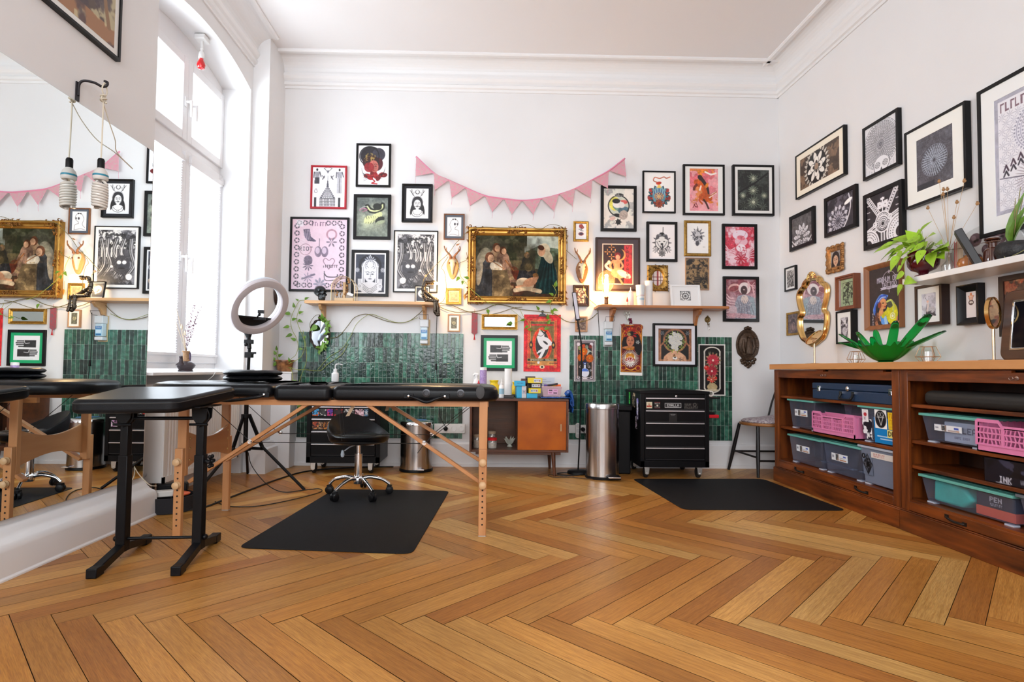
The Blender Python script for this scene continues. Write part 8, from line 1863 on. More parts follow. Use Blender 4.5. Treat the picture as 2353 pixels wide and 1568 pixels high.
 for px,k,lb in((1135,1.0,'rounded yellow plastic bulb shape behind the white nozzle bottle'),(1186,.9,'yellow plastic bulb shape behind the cyan cartons')):
  c=Vector((X(px,4.88),4.89,Z));b=MB();b.lathe([(.05,0),(.060,.01),(.062,.05),(.055,.085),(.036,.105),(.032,.118),(.040,.135),(.038,.14),(0,.14)],c,28);t=thing('wash_bottle',lb,'bottle',c);b.v=[c+(p-c)*k for p in b.v];b.build('body',mat('yellow_plastic',(.85,.62,.02),.3),t);b=MB();b.lathe([(.052*k,0),(.062*k,.004),(.062*k,.02)],c+Vector((0,0,0)),28,caps=False);b.v=[Vector((p.x,p.y,p.z))for p in b.v];b.build('base_band',DRK,t)
 c=Vector((atY(1152.5,905,4.60).x,4.63,Z));lathe_thing('nozzle_bottle','white nozzle bottle with blue print next to the table end','bottle',c,[('body',[(.020,0),(.022,.004),(.022,.085),(.018,.10),(.010,.106)],WPL),('print',[(.0223,.03),(.0223,.075)],mat('blue_lettering',(.30,.50,.62),.4)),('cap',[(.011,.106),(.012,.12),(.006,.125),(.003,.155)],WPL)])
 c=Vector((X(1110,4.70),4.72,Z));lathe_thing('glitter_canister','tall violet glitter canister with white lid behind the table end','canister',c,[('body',[(.028,0),(.029,.003),(.029,.225)],mat('violet_glitter',(.22,.10,.38),.25,noise=.7,nscale=220,color2=(.62,.5,.75))),('cap',[(.029,.225),(.029,.245),(.026,.248),(0,.249)],WPL)])
 c=Vector((X(1099.5,4.66),4.66,Z));lathe_thing('dropper_bottle','tiny red capped bottle on the sideboard left end','bottle',c,[('body',[(.014,0),(.015,.003),(.015,.085),(.022,.088),(.022,.092),(.010,.093)],DRK),('cap',[(.012,.093),(.013,.112),(.006,.122),(.003,.14)],MATS['red_cap'])])
 c=Vector((X(1095,4.80),4.82,Z));t=thing('spray_bottle','white trigger spray bottle at the left end of the sideboard','bottle',c)
 b=MB();b.lathe([(.034,0),(.036,.005),(.036,.11),(.026,.14),(.013,.155),(.013,.17)],c,24);b.build('body',WPL,t)
 b=MB();b.tube([c+Vector((.012,0,.185)),c+Vector((-.015,0,.190)),c+Vector((-.030,0,.178))],[.014,.013,.009],10);b.tube([c+Vector((-.016,0,.178)),c+Vector((-.022,0,.14))],.005,8);b.cyl(c+Vector((0,0,.165)),.015,.02,16);b.build('trigger_head',WPL,t)
 # jars behind the glass door
 zb=CZB+.0005
 for px,y,r0,h,lid,m,lb in((1131,4.66,.038,.062,(.62,.01,.02),(.78,.78,.76),'clear jar of cotton with bright red lid behind the sideboard glass'),(1130,4.80,.032,.10,(.5,.4,.3),(.55,.46,.36),'round glass jar with a beige stopper behind the red-lidded jar'),(1096,4.68,.030,.085,(.35,.27,.2),(.52,.45,.38),'short jar of shells at the left inside the sideboard')):
  c=Vector((atY(px,1030,y).x,y,zb));t=thing('jar',lb,'jar',c)
  b=MB();b.lathe([(r0*.96,0),(r0,.004),(r0,h),(r0*.92,h+.006)],c,24);b.build('glass',glass_mat('jar_glass',(.95,.96,.96),.12,.03,.8),t)
  b=MB();b.lathe([(r0*.9,.003),(r0*.9,h*.7),(0,h*.8)],c,16);b.build('contents',mat('contents_%d'%px,m,.8,noise=.4,nscale=60),t)
  b=MB();b.lathe([(r0*1.02,h+.002),(r0*1.04,h+.006),(r0*1.04,h+.02),(r0*.9,h+.024),(0,h+.024)],c,24);b.build('lid',mat('jarlid_%d'%px,lid,.35),t)
 c=Vector((atY(1171,1030,4.74).x,4.75,zb));b=MB();r=random.Random(2)
 for i in range(9):
  a=2*PI*i/9;leaf(b,c+Vector((0,0,.02)),Vector((math.cos(a),.5*math.sin(a),1.1+.3*math.sin(i*2))),Vector((0,-1,.2)),.075,.3,.1,-.2)
 b.lathe([(.022,0),(.024,.004),(.010,.02)],c,14);tag(b.build('crystal_ornament',mat('pale_crystal',(.55,.60,.56),.15),solid=.002),'pale crystal flower ornament behind the sideboard glass','ornament')
on_sideboard()
# white dropper (wash) bottle on the treatment table
c=atZ(770,879,.7685);c=Vector((atY(770,876,3.44).x,3.44,.7685))
t=thing('wash_bottle','small white wash bottle with bent spout standing on the treatment table','bottle',c)
b=MB();b.lathe([(.020,0),(.0215,.003),(.0215,.048),(.012,.056),(.010,.058)],c,22);b.build('body',WPL,t)
b=MB();b.lathe([(.011,.056),(.011,.074),(.006,.076)],c,16);b.tube(smoothpath([c+Vector((0,0,.074)),c+Vector((0,0,.096)),c+Vector((.006,0,.104)),c+Vector((.022,0,.106)),c+Vector((.044,0,.101))],5),[.003]*15+[.002]*6,8);b.build('spout',WPL,t)

# ================================================================ WINDOW SIDE
def ring_light():
 c=Vector((-1.735,4.13,0));t=thing('ring_light','large unlit ring light tilted on a black tripod by the window','ring light',c)
 cc=atY(597,706,4.06);n=Vector((.72,-.46,-.52)).normalized();R_=n.to_track_quat('Z','Y').to_matrix()
 # turn so that local -Y points down
 dn=R_.transposed()@Vector((0,0,-1));R_=R_@Matrix.Rotation(math.atan2(dn.y,dn.x)+PI/2,3,'Z')
 b=MB();b.lathe([(.163,-.016),(.163,.010),(.169,.018),(.198,.021),(.216,.016),(.221,.004),(.221,-.014),(.163,-.016)],cc,60,R=R_,caps=False);b.build('ring',mat('ring_diffuser',(.50,.46,.48),.45),t)
 b=MB();b.lathe([(.161,-.040),(.161,-.0162),(.222,-.0145),(.222,-.032),(.212,-.040),(.161,-.040)],cc,60,R=R_,caps=False);b.build('back_shell',mat('pale_shell',(.60,.66,.74),.35),t)
 P=lambda x,y,z=0:cc+R_@Vector((x,y,z))
 b=MB();b.prism([(-.145,-.095),(.145,-.095),(.11,-.130),(.06,-.158),(0,-.168),(-.06,-.158),(-.11,-.130)],.004,'XY',-.020)
 for i in range(len(b.v)):b.v[i]=cc+R_@b.v[i]
 b.tube([P(-.15,-.093,-.014),P(.15,-.093,-.014)],.007,8);b.build('phone_shelf',BLKP,t)
 b=MB();b.tube([P(.01,-.09),P(.012,-.045,.01)],.006,8);b.sphere(P(.012,-.055,.01),.011,10,8);b.cbox(P(.015,-.03,.012),(.04,.024,.024));b.cbox(P(.03,-.093,.0),(.09,.03,.018));b.build('phone_clamp',BLKP,t,bevel=.002)
 top=P(0,-.212,-.02);j=atY(573,802,4.10);k=Vector((c.x,c.y,.62))
 b=MB();b.tube([top,lerp(top,j,.4)],[.034,.014],12);b.tube([lerp(top,j,.3),j],.015,10);b.cbox(lerp(top,j,.6),(.06,.03,.03));b.sphere(j+Vector((-.022,-.01,.03)),.013,8,6);b.build('tilt_head',BLKP,t,bevel=.002)
 b=MB();b.tube([j,lerp(j,k,.9)],.011,10);b.tube([lerp(j,k,.45),k,Vector((c.x,c.y,.24))],.0155,12);b.build('column',BLK,t)
 b=MB();q=lerp(j,k,.12);b.cbox(q,(.05,.04,.04));b.tube([q,q+Vector((.04,-.02,.008))],.006,8);b.cbox(q+Vector((.048,-.02,.014)),(.022,.006,.014));b.build('clamp',BLKP,t,bevel=.002)
 hub=Vector((c.x,c.y,.50));low=Vector((c.x,c.y,.27))
 b=MB();b.cyl(hub-Vector((0,0,.012)),.034,.024,14);b.build('upper_hub',BLKP,t);b=MB();b.cyl(low-Vector((0,0,.02)),.038,.04,14);b.build('lower_hub',BLKP,t)
 for f in(Vector((-1.262,3.985,.008)),Vector((-1.84,3.565,.008)),Vector((-1.90,4.58,.008))):
  d=(f-Vector((hub.x,hub.y,0)));d.z=0;L=d.length;d.normalize();e=hub+d*.15+Vector((0,0,-.23))
  b=MB();b.bar(hub+d*.03,e,.012,.024);b.tube([e+(hub-e)*.08,f],.0105,10);b.bar(low+d*.03,e,.012,.020);b.sphere(f+Vector((0,0,.0015)),.0095,8,6);b.build('leg',BLK,t)
ring_light()
def radiator():
 x0,x1,y0,y1,z0,z1=-2.085,-1.945,3.47,4.50,.145,.745
 t=thing('radiator','white ribbed panel radiator under the window','radiator',((x0+x1)/2,(y0+y1)/2,z0));RW=mat('radiator_white',(.76,.74,.72),.35)
 b=MB();b.box(x0,x1-.008,y0,y1,z0,z1-.004);b.build('body',RW,t,bevel=.004)
 b=MB();n=30;rows=[]
 P=[]
 for i in range(n):
  a=lerp(y0+.02,y1-.02,i/n);w_=(y1-y0-.04)/n;P+=[(x1-.006,a),(x1,a+w_*.2),(x1,a+w_*.6),(x1-.006,a+w_*.8)]
 vs=[(x,y,z0+.035)for x,y in P]+[(x,y,z1-.035)for x,y in P];m=len(P);b._add(vs,[(i,i+1,m+i+1,m+i)for i in range(m-1)]);b.box(x1-.008,x1+.001,y0,y1,z0,z0+.036);b.box(x1-.008,x1+.001,y0,y1,z1-.036,z1-.002);b.box(x1-.008,x1+.001,y0,y0+.022,z0,z1-.002);b.box(x1-.008,x1+.001,y1-.022,y1,z0,z1-.002)
 b.build('ribbed_front',RW,t)
 b=MB();b.lathe([(.014,0),(.014,.02),(0,.021)],(x0+.03,y0,z0+.05),14,'Y');b.build('vent_plug',mat('rad_grey',(.45,.45,.45),.4),t)
 b=MB();b.tube([(x0+.05,y0+.06,z0),(x0+.05,y0+.06,.0)],.008,8);b.tube([(x0+.05,y0+.11,z0),(x0+.05,y0+.11,0)],.008,8);b.build('pipe',mat('dark_pipe',(.03,.03,.03),.5),t)
 b=MB();b.box(WX+.08,x0+.002,y0+.1,y0+.14,z0+.4,z0+.44);b.box(WX+.08,x0+.002,y1-.14,y1-.1,z0+.4,z0+.44);build_each(b,'bracket',RW,t)
radiator()
def sill_vase():
 c=Vector((-2.075,3.935,.8155));t=thing('teapot_vase','dark ceramic spouted jug with dried stems on the window sill','vase',c)
 CL=mat('dark_ceramic',(.045,.03,.035),.35,noise=.5,nscale=30);TAN=mat('rope_tan',(.42,.24,.12),.7,noise=.4,nscale=80,bump=.5,bscale=300)
 b=MB();b.lathe([(.045,0),(.048,.004),(.042,.014),(.055,.03),(.062,.045),(.052,.058),(.030,.072)],c,26);b.tube(smoothpath([c+Vector((0,-.045,.045)),c+Vector((0,-.062,.06)),c+Vector((0,-.060,.085)),c+Vector((0,-.066,.105))],4),[.016]*4+[.012]*4+[.011]*5,10);b.build('body',CL,t)
 b=MB();b.lathe([(.030,.070),(.020,.085),(.018,.125),(.026,.140),(.024,.142),(.016,.125)],c,20,caps=False);b.build('neck',TAN,t)
 b=MB();b.tube(smoothpath([c+Vector((0,.022,.135)),c+Vector((0,.05,.13)),c+Vector((0,.055,.09)),c+Vector((0,.045,.055))],5),.006,8);b.build('handle',mat('violet_glaze',(.10,.08,.16),.3),t)
 s=MB();l=MB();r=random.Random(5);base=c+Vector((0,0,.13))
 for px,py in((446,695),(460,705),(434,740),(452,730)):
  e=atX(px,py,-2.06+r.uniform(-.02,.02));P=smoothpath([base,lerp(base,e,.5)+Vector((0,-.01,.0)),e],8);s.tube(P,.0014,5)
  for i in range(4,len(P)):
   for k in range(4):l.sphere(P[i]+Vector((r.uniform(-.01,.01),r.uniform(-.012,.012),r.uniform(-.008,.008))),r.uniform(.002,.0045),6,4)
 s.build('dried_stem',mat('purple_stem',(.14,.07,.08),.7),t);l.build('dried_blossom',mat('lavender_dry',(.20,.10,.13),.8),t)
 s=MB()
 for px,py in((388,695),(401,690)):
  e=atX(px,py,-2.07);P=smoothpath([base,lerp(base,e,.5)+Vector((0,.004,0)),e],6);s.tube(P,.0018,5);s.tube([P[5],P[5]+Vector((0,-.02,.03))],.001,5)
 for px,py in((418,745),(425,760)):e=atX(px,py,-2.06);s.tube([base,e],.0016,5);s.tube([e-Vector((0,0,.03)),e],[.008,.002],6)
 s.build('pale_stem',mat('straw',(.62,.50,.36),.7),t)
sill_vase()
cord([(-2.13,4.30,.842),(-2.06,4.20,.822),(-2.0,4.25,.822),(-1.945,4.10,.823),(-1.925,4.02,.79),(-1.93,3.95,.755)],'thin white cable trailing over the window sill',.0016,mat('white_cord',(.75,.75,.75),.5))
def red_bulb():
 top=Vector((-2.08,4.03,3.235-.012));t=thing('ceiling_lampholder','red bulb in a jointed white lampholder under the window arch','lamp',top-Vector((0,0,.2)))
 W_=mat('old_white_plastic',(.72,.72,.72),.35);b=MB();b.cbox(top+Vector((0,0,-.012)),(.075,.085,.035));b.build('mount',W_,t,bevel=.005)
 b=MB();b.tube([top+Vector((0,0,-.03)),top+Vector((.002,0,-.085))],.010,10);b.sphere(top+Vector((.002,0,-.088)),.013,10,8);b.tube([top+Vector((.002,0,-.088)),top+Vector((.004,-.01,-.115))],.009,10);b.build('arm',W_,t)
 q=top+Vector((.006,-.014,-.115));b=MB();b.lathe([(.013,0),(.019,-.012),(.021,-.045),(.020,-.05),(0,-.05)],q,18);b.build('socket',W_,t)
 b=MB();b.lathe([(.013,-.048),(.015,-.06),(.026,-.080),(.030,-.10),(.022,-.122),(0,-.130)],q,22);b.build('red_bulb',mat('red_glass',(.55,.002,.006),.08,coat=1),t)
red_bulb()
# ---- hook and spiral lamp in front of the mirror
def spiral_lamp():
 h0=Vector((-1.968,2.69,2.10));hk=Vector((-1.878,2.735,2.225))
 t=thing('wall_bracket','curved black iron bracket above the big mirror holding the cord','bracket',h0);b=MB()
 b.tube(smoothpath([Vector((-1.962,2.685,2.135)),Vector((-1.962,2.688,2.19)),Vector((-1.945,2.695,2.212)),Vector((-1.91,2.715,2.214)),Vector((-1.885,2.735,2.205)),Vector((-1.868,2.742,2.215)),Vector((-1.868,2.745,2.232)),Vector((-1.882,2.742,2.236))],5),.006,8);b.cbox((-1.966,2.685,2.155),(.006,.022,.09));b.build('bracket',mat('cast_iron',(.012,.010,.014),.5),t)
 X0=-1.879;y0=2.738
 t=thing('pendant_lamp','unlit spiral energy bulb hanging on a cream cord before the mirror','lamp',(X0,y0,1.60));CM=mat('cream_cord',(.66,.60,.48),.7)
 b=MB();b.tube(smoothpath([(X0+.003,y0,2.226),(X0+.004,y0-.018,2.19),(X0,y0,2.14),(X0,y0,1.97),(X0+.001,y0-.003,1.853)],6),.0032,8);b.tube(smoothpath([(X0+.003,y0,2.226),(X0+.004,y0+.018,2.19),(X0,y0,2.14)],6),.0032,8)
 b.tube([(X0+.012*math.cos(a),y0+.014*math.sin(a),2.128+.0028*a)for a in[i*.5 for i in range(26)]],.0034,6);b.tube([(X0,y0+.014*math.cos(a),2.145+.014*math.sin(a))for a in[i*.5 for i in range(13)]],.0034,6);b.build('cord',CM,t)
 b=MB();b.tube(smoothpath([(X0,y0,2.125),(X0-.01,y0+.06,2.06),(X0-.03,y0+.14,2.00),(X0-.07,y0+.22,1.965),(XL+.016,y0+.36,1.93)],6),.0025,6);b.build('cord_tail',CM,t)
 z=1.855;b=MB();b.lathe([(.0,z),(.012,z-.004),(.0155,z-.012),(.0155,z-.052),(0,z-.052)],(X0,y0,0),20);b.build('socket',BLKP,t)
 b=MB();b.lathe([(.014,z-.050),(.027,z-.066),(.0325,z-.085),(.0325,z-.105),(.028,z-.110),(0,z-.110)],(X0,y0,0),26);bs=b.build('bulb_base',mat('bulb_white',(.66,.63,.60),.4),t)
 b=MB();b.lathe([(.0328,z-.084),(.0331,z-.086),(.0331,z-.091),(.0328,z-.093)],(X0,y0,0),26,caps=False);b.build('blue_band',mat('blue_band',(.02,.22,.32),.4),bs)
 GL=mat('tube_white',(.70,.66,.61),.25,coat=.5);b=MB();P=[]
 for i in range(150):
  a=i/150*2*PI*4.6;r=.027+.003*math.sin(i/150*PI);P.append((X0+r*math.cos(a),y0+r*math.sin(a),z-.126-.118*i/150))
 b.tube([(X0+.010,y0,z-.108)]+[P[0]]+P,.0062,8)
 P2=[(2*X0-x,2*y0-y,zz)for x,y,zz in P];b.tube([(X0-.010,y0,z-.108)]+P2+[(X0,y0,z-.25)],.0062,8);b.build('spiral_tube',GL,t)
spiral_lamp()
# ---- basket, plugs, cords on the floor at left
def basket():
 c=Vector((-1.865,3.42,0));t=thing('cable_basket','round black felt basket of plugs at the end of the left baseboard','basket',c)
 b=MB();b.lathe([(.115,0),(.125,.004),(.130,.09),(.124,.092),(.118,.01),(0,.008)],c,36,caps=False);b.build('basket',mat('black_felt',(.014,.014,.018),.85),t)
 b=MB();b.cbox(c+Vector((-.03,-.055,.108)),(.13,.05,.035),(0,0,.45));tag(b.build('power_strip',mat('strip_white',(.68,.66,.62),.35),bevel=.006),'white power strip lying on the black cable basket','power strip')
 b=MB();b.lathe([(.05,.093),(.052,.10),(.03,.108),(0,.108)],c+Vector((.055,.0,0)),20);tag(b.build('cord_disc',mat('red_orange_plastic',(.75,.12,.03),.4)),'orange red disc lying in the black cable basket','disc')
 b=MB();b.cbox(c+Vector((-.03,.075,.12)),(.16,.06,.05),(0,0,.3));tag(b.build('power_adapter',BLKP,bevel=.008),'bulky black adapter behind the white power strip','adapter')
basket()
cord([(-1.87,3.40,.11),(-1.80,3.38,.02),(-1.70,3.45,.006),(-1.66,3.70,.006),(-1.62,4.0,.006),(-1.57,4.35,.006),(-1.45,4.70,.006),(-1.1,4.88,.006),(-.8,4.93,.006)],'long black cable running along the floor behind the ring light tripod',.006)
cord([(-1.70,4.10,.24),(-1.66,4.06,.16),(-1.56,4.0,.07),(-1.46,3.94,.02),(-1.36,3.90,.005),(-1.25,3.98,.004),(-1.17,4.02,.004),(-1.13,3.92,.004),(-1.22,3.72,.004),(-1.38,3.52,.004),(-1.55,3.50,.004),(-1.70,3.62,.004)],'thin black cable looping on the floor below the ring light',.003)
cord([(XL+.012,3.20,.30),(XL+.03,3.23,.24),(-1.90,3.26,.18),(-1.885,3.30,.165)],'pale thin cable end resting on the left baseboard',.0025,mat('cream_cord',(.66,.60,.48),.7))
# ---- chair
def chair():
 c=Vector((2.36,4.72,0));t=thing('spindle_chair','dark wooden stick chair with patterned seat cushion, partly hidden by the cabinet','chair',c)
 DK=mat('ebonised_wood',(.012,.010,.010),.35);HN=wood('honey_wood',(.38,.16,.045),(.26,.10,.03),'X',rough=.35,coat=.3)
 z=.425;b=MB();P=[]
 for i in range(40):
  a=2*PI*i/40;P.append((c.x+.225*math.cos(a)*(1+.03*math.cos(2*a)),c.y+.205*math.sin(a)))
 b.prism(P,.024,'XY',z-.014);b.build('seat',HN,t,bevel=.008,seg=3)
 b=MB();vs=[];n=36;rings=((0,.030),(.4,.030),(.75,.028),(.93,.020),(1.0,.008),(.97,.0))
 for k,h in rings:
  for i in range(n):a=2*PI*i/n;x=.215*k*math.cos(a);vs.append((c.x+x,c.y+.195*k*math.sin(a),z+.011+h+(.05*max(0,(x+.05)/.25)**1.5 if k>0 and h>.015 else .03*max(0,(x+.05)/.25)**1.5)))
 b._add(vs,[(i*n+k,i*n+(k+1)%n,(i+1)*n+(k+1)%n,(i+1)*n+k)for i in range(5)for k in range(n)],True)
 b.build('seat_cushion',mat('patterned_fabric',(.66,.62,.62),.8,noise=1,nscale=75,color2=(.16,.09,.14)),t,weld=True)
 legs=[((2.215,4.60),(2.195,4.56)),((2.18,4.86),(2.115,4.935)),((2.50,4.60),(2.56,4.55)),((2.50,4.86),(2.55,4.93))]
 for(x0,y0),(x1,y1)in legs:
  b=MB();p,q=Vector((x0,y0,z-.012)),Vector((x1,y1,0));b.tube([p,lerp(p,q,.35),lerp(p,q,.6),q],[.013,.0155,.0165,.011],12);b.build('leg',DK,t)
 def on(i,u):p,q=Vector((*legs[i][0],z-.012)),Vector((*legs[i][1],0));return lerp(p,q,u)
 for a,q in((on(0,.68),on(2,.68)),(on(1,.60),on(3,.60)),(on(0,.62),on(1,.58))):b=MB();b.tube([a,q],.0085,8);b.build('stretcher',DK,t)
 for y in(4.56,4.64,4.72,4.80,4.88):b=MB();b.tube([(2.52,y,z+.01),(2.57,y+(y-4.72)*.12,.80)],.0075,8);b.build('spindle',DK,t)
 b=MB();b.bar((2.575,4.53,.80),(2.575,4.91,.80),.022,.06);b.build('back_rail',DK,t,bevel=.006)
 b=MB();b.tube([(2.44,4.895,z+.008),(2.49,4.92,.58),(2.56,4.92,.78)],.0085,8);b.build('arm_spindle',DK,t)
chair()
# ================================================================ RIGHT WALL CABINET AND ITS CONTENTS
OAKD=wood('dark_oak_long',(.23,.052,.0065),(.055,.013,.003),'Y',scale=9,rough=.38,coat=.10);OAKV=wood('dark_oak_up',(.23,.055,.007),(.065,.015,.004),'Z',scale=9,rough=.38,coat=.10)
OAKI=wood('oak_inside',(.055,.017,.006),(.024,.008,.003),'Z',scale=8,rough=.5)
XC=2.28
def cabinet_unit(y0,y1,label,endp,name='shop_cabinet'):
 """y0 = far end, y1 = near end (smaller y)"""
 xb=2.60;t=thing(name,label,'cabinet',((XC+xb)/2,(y0+y1)/2,0));zt=.873
 b=MB();b.box(XC,xb,y0-.022,y0,.11,zt);b.box(XC,xb,y1,y1+.022,.11,zt);build_each(b,'side_panel',OAKV,t,bevel=.002)
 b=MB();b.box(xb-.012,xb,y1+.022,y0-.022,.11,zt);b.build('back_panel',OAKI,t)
 b=MB();b.box(XC-.012,xb,y1-.006,y0+.006,0,.108);b.box(XC-.006,xb,y1-.003,y0+.003,.108,.115);b.build('plinth',OAKD,t,bevel=.003)
 b=MB();b.box(XC-.002,XC+.016,y0-.058,y0-.0,.115,zt);b.box(XC-.002,XC+.016,y1,y1+.058,.115,zt);build_each(b,'face_frame',OAKV,t,bevel=.002)
 b=MB();b.box(XC-.001,XC+.018,y1+.058,y0-.058,.812,zt-.012);b.build('top_rail',OAKD,t,bevel=.002)
 b=MB();b.box(XC-.006,XC+.012,y1+.12,(y0+y1)/2-.04,zt-.014,zt-.003);b.box(XC-.006,XC+.012,(y0+y1)/2+.02,y0-.06,zt-.014,zt-.003);build_each(b,'sliding_track',OAKD,t)
 b=MB();b.box(XC-.003,XC+.016,y1+.058,y0-.058,.118,.166);dr=b.build('drawer',OAKD,t,bevel=.002)
 hs=[lerp(y0,y1,.26),lerp(y0,y1,.76)]
 for hy in hs:
  b=MB();b.tube(smoothpath([(XC-.003,hy+.05,.150),(XC-.018,hy+.035,.148),(XC-.022,hy,.140),(XC-.018,hy-.035,.138),(XC-.003,hy-.05,.137)],5),.006,8);b.cbox((XC-.004,hy+.052,.15),(.006,.022,.018));b.cbox((XC-.004,hy-.052,.138),(.006,.022,.018));b.build('handle',mat('iron_handle',(.02,.015,.012),.4,metal=.5),dr)
 yk=(y0+y1)/2
 b=MB();b.lathe([(0,-.004),(.010,-.002),(.010,0)],(XC-.001,yk,.835),14,'X');b.tube([(XC-.002,yk,.835),(XC-.022,yk,.835)],.0022,6);b.tube([(XC-.028,yk+.010*math.cos(a),.835+.007*math.sin(a))for a in[2*PI*i/14 for i in range(14)]],.0018,6,closed=True);b.build('key',mat('key_metal',(.35,.24,.20),.3,metal=.9),t)
 b=MB();b.box(XC+.002,xb-.012,y1+.022,y0-.022,.166,.178);b.build('bottom_board',OAKD,t)
 return t
def shelf_board(t,y0,y1,z,m=None):
 b=MB();b.box(XC+.018,2.588,y1+.024,y0-.024,z-.018,z);o=b.build('shelf',OAKD,t,bevel=.002)
 b=MB();b.box(XC+.02,XC+.04,y0-.040,y0-.0225,z-.04,z-.018);b.build('shelf_batten',OAKV,o)
YL0,YL1,YR0,YR1=4.455,3.092,3.088,1.70
uL=cabinet_unit(YL0,YL1,'left unit of the old dark oak shop cabinet, blue case on its top shelf',True)
uR=cabinet_unit(YR0,YR1,'right unit of the old dark oak shop cabinet, black pad on its top shelf',False)
shelf_board(uL,YL0,YL1,.672);shelf_board(uL,YL0,YL1,.435)
shelf_board(uR,YR0,YR1,.688);shelf_board(uR,YR0,YR1,.495);shelf_board(uR,YR0,YR1,.360)
b=MB();b.box(2.25,2.655,1.68,4.475,.8745,.916);o=b.build('worktop',wood('pine_worktop',(.62,.30,.11),(.50,.21,.065),'Y',scale=5,rough=.4,coat=.1),bevel=.003);tag(o,'long thick pine worktop laid across both dark oak cabinet units','worktop')
TEAL=mat('teal_lid',(.13,.42,.36),.4);CLEAR=glass_mat('clear_plastic_box',(.86,.89,.97),.03,.12,.86,(.34,.38,.52));PINK=mat('pink_plastic',(.72,.22,.42),.4)
def inv_tub(y0,y1,z0,z1,label,lid=TEAL,card=True,x0=None,dep=.28,body=None,stickers=(),contents=()):
 """clear storage tub between y0 (far) and y1 (near), standing at z0"""
 x0=XC+.03 if x0 is None else x0;t=thing('storage_tub',label,'storage box',(x0+dep/2,(y0+y1)/2,z0));tp=.018;z0+=.001
 def loop(k,z,xe=0):a=tp*(1-k);return[(x0+a+xe,y1+a,z),(x0+dep-a,y1+a,z),(x0+dep-a,y0-a,z),(x0+a+xe,y0-a,z)]
 vs=loop(0,z0+.006)+loop(1,z1-.012);b=MB();b._add(vs,[(3,2,1,0)]+[(i,(i+1)%4,4+(i+1)%4,4+i)for i in range(4)]);body_o=b.build('tub',body or CLEAR,t,bevel=.008,seg=3)
 b=MB();b.box(x0+tp,x0+tp+.03,y1+tp,y1+tp+.045,z0-.001,z0+.006);b.box(x0+tp,x0+tp+.03,y0-tp-.045,y0-tp,z0-.001,z0+.006);b.box(x0+dep-tp-.03,x0+dep-tp,y1+tp,y0-tp,z0-.001,z0+.006);build_each(b,'foot',mat('pale_plastic_foot',(.50,.54,.64),.4),t)
 b=MB();b.box(x0-.010,x0+dep+.006,y1-.008,y0+.008,z1-.013,z1);b.box(x0+.03,x0+dep-.03,y1+.03,y0-.03,z1,z1+.003);b.build('lid',lid,t,bevel=.003)
 H=z1-z0
 if card:
  w=min(.17,(y0-y1)*.5);h=H*.22;A=Art(w,h,420);A.rect(0,0,1,A.a,(.90,.91,.93));A.rect(.05,.08,.16,A.a*.6,(.55,.55,.6));A.rect(.27,.03,.45,A.a-.03,(.25,.28,.30));A.tex((.6,.5,.45),14,.5,.56,.8,4,(A.X>.27)&(A.X<.45));A.rect(.72,.06,.88,.11,(.2,.3,.7));A.rect(.5,A.a*.72,.9,A.a*.88,(.72,.5,.36));A.rect(.5,.14,.8,.16,(.6,.6,.65))
  ya=y0-(y0-y1)*.22
  zc=z0+H*.44;k=tp*(1-(zc-z0)/H);paint_mesh('info_card',A,Vector((x0+k-.0035,ya,zc)),(0,-1,0),(-.03,0,1),w,h,SATIN,body_o)
 for(u,v,w,h,fn)in stickers:
  zc=z0+H*v;kk=tp*(1-v);A=Art(w,h,420);fn(A);paint_mesh('sticker',A,Vector((x0+kk-.005,y0-(y0-y1)*u,zc)),(0,-1,0),(-.05,0,1),w,h,SATIN,body_o)
 return t,x0
zs1,zs2,zb_=.672,.435,.178
inv_tub(4.30,3.965,zs2,.652,'clear tub with teal lid and info card, middle shelf beside the pink crate')
inv_tub(4.30,3.88,zb_,.386,'clear tub with teal lid at the far end of the bottom shelf')
inv_tub(3.862,3.475,zb_,.392,'clear tub with teal lid between two other bottom shelf tubs')
def st_dog(A):A.ell(.5,A.a/2,.5,A.a/2,(.92,.90,.92));A.ell(.5,A.a*.4,.25,.2,(.75,.2,.25));A.text('X',.3,A.a*.6,.3,(.3,.2,.3))
def st_heart(A):A.ell(.5,A.a/2,.5,A.a/2,(.95,.95,.95));A.ell(.5,A.a/2,.45,A.a*.45,(.12,.11,.12));A.line([(.25,.3),(.5,.9),(.75,.3)],.04,(.9,.9,.9));A.line([(.2,.45),(.8,.45)],.03,(.9,.9,.9));A.ell(.38,.28,.12,.1,(.2,.2,.2));A.ring(.38,.28,.11,.02,(.9,.9,.9));A.ring(.62,.28,.11,.02,(.9,.9,.9))
def st_bw(A):A.rect(0,0,1,A.a,(.13,.12,.16));A.tex((.93,.93,.95),3,.48,.52,1,5)
def st_blue(A):A.rect(0,0,1,A.a,(.10,.52,.80));A.rect(.1,A.a*.7,.9,A.a*.74,(.8,.9,1));A.rect(.2,A.a*.8,.7,A.a*.84,(.8,.9,1))
def st_yel(A):A.rect(0,0,1,A.a,(.95,.80,.12));A.scrib(.1,A.a*.08,.8,A.a*.26,(.8,.45,.1));A.scrib(.1,A.a*.42,.8,A.a*.26,(.85,.6,.1),seed=3);A.rect(.1,A.a*.8,.9,A.a*.86,(.9,.65,.2))
def st_deb(A):A.rect(0,0,1,A.a,(.97,.93,.55));A.textc('DEB',.38,A.a*.18,A.a*.6,(.15,.12,.08),wx=1.2)
inv_tub(3.475,3.075+.03,zs2,.655,'sticker-covered clear tub with teal lid right of the pink crate',card=False,stickers=((.32,.02,.24,.15,st_blue),(.06,.55,.055,.075,st_dog),(.04,.22,.085,.09,st_bw),(.13,.08,.05,.07,st_bw),(.36,.42,.10,.11,st_heart),(.66,.42,.12,.10,st_yel),(.62,.20,.13,.045,st_deb)))
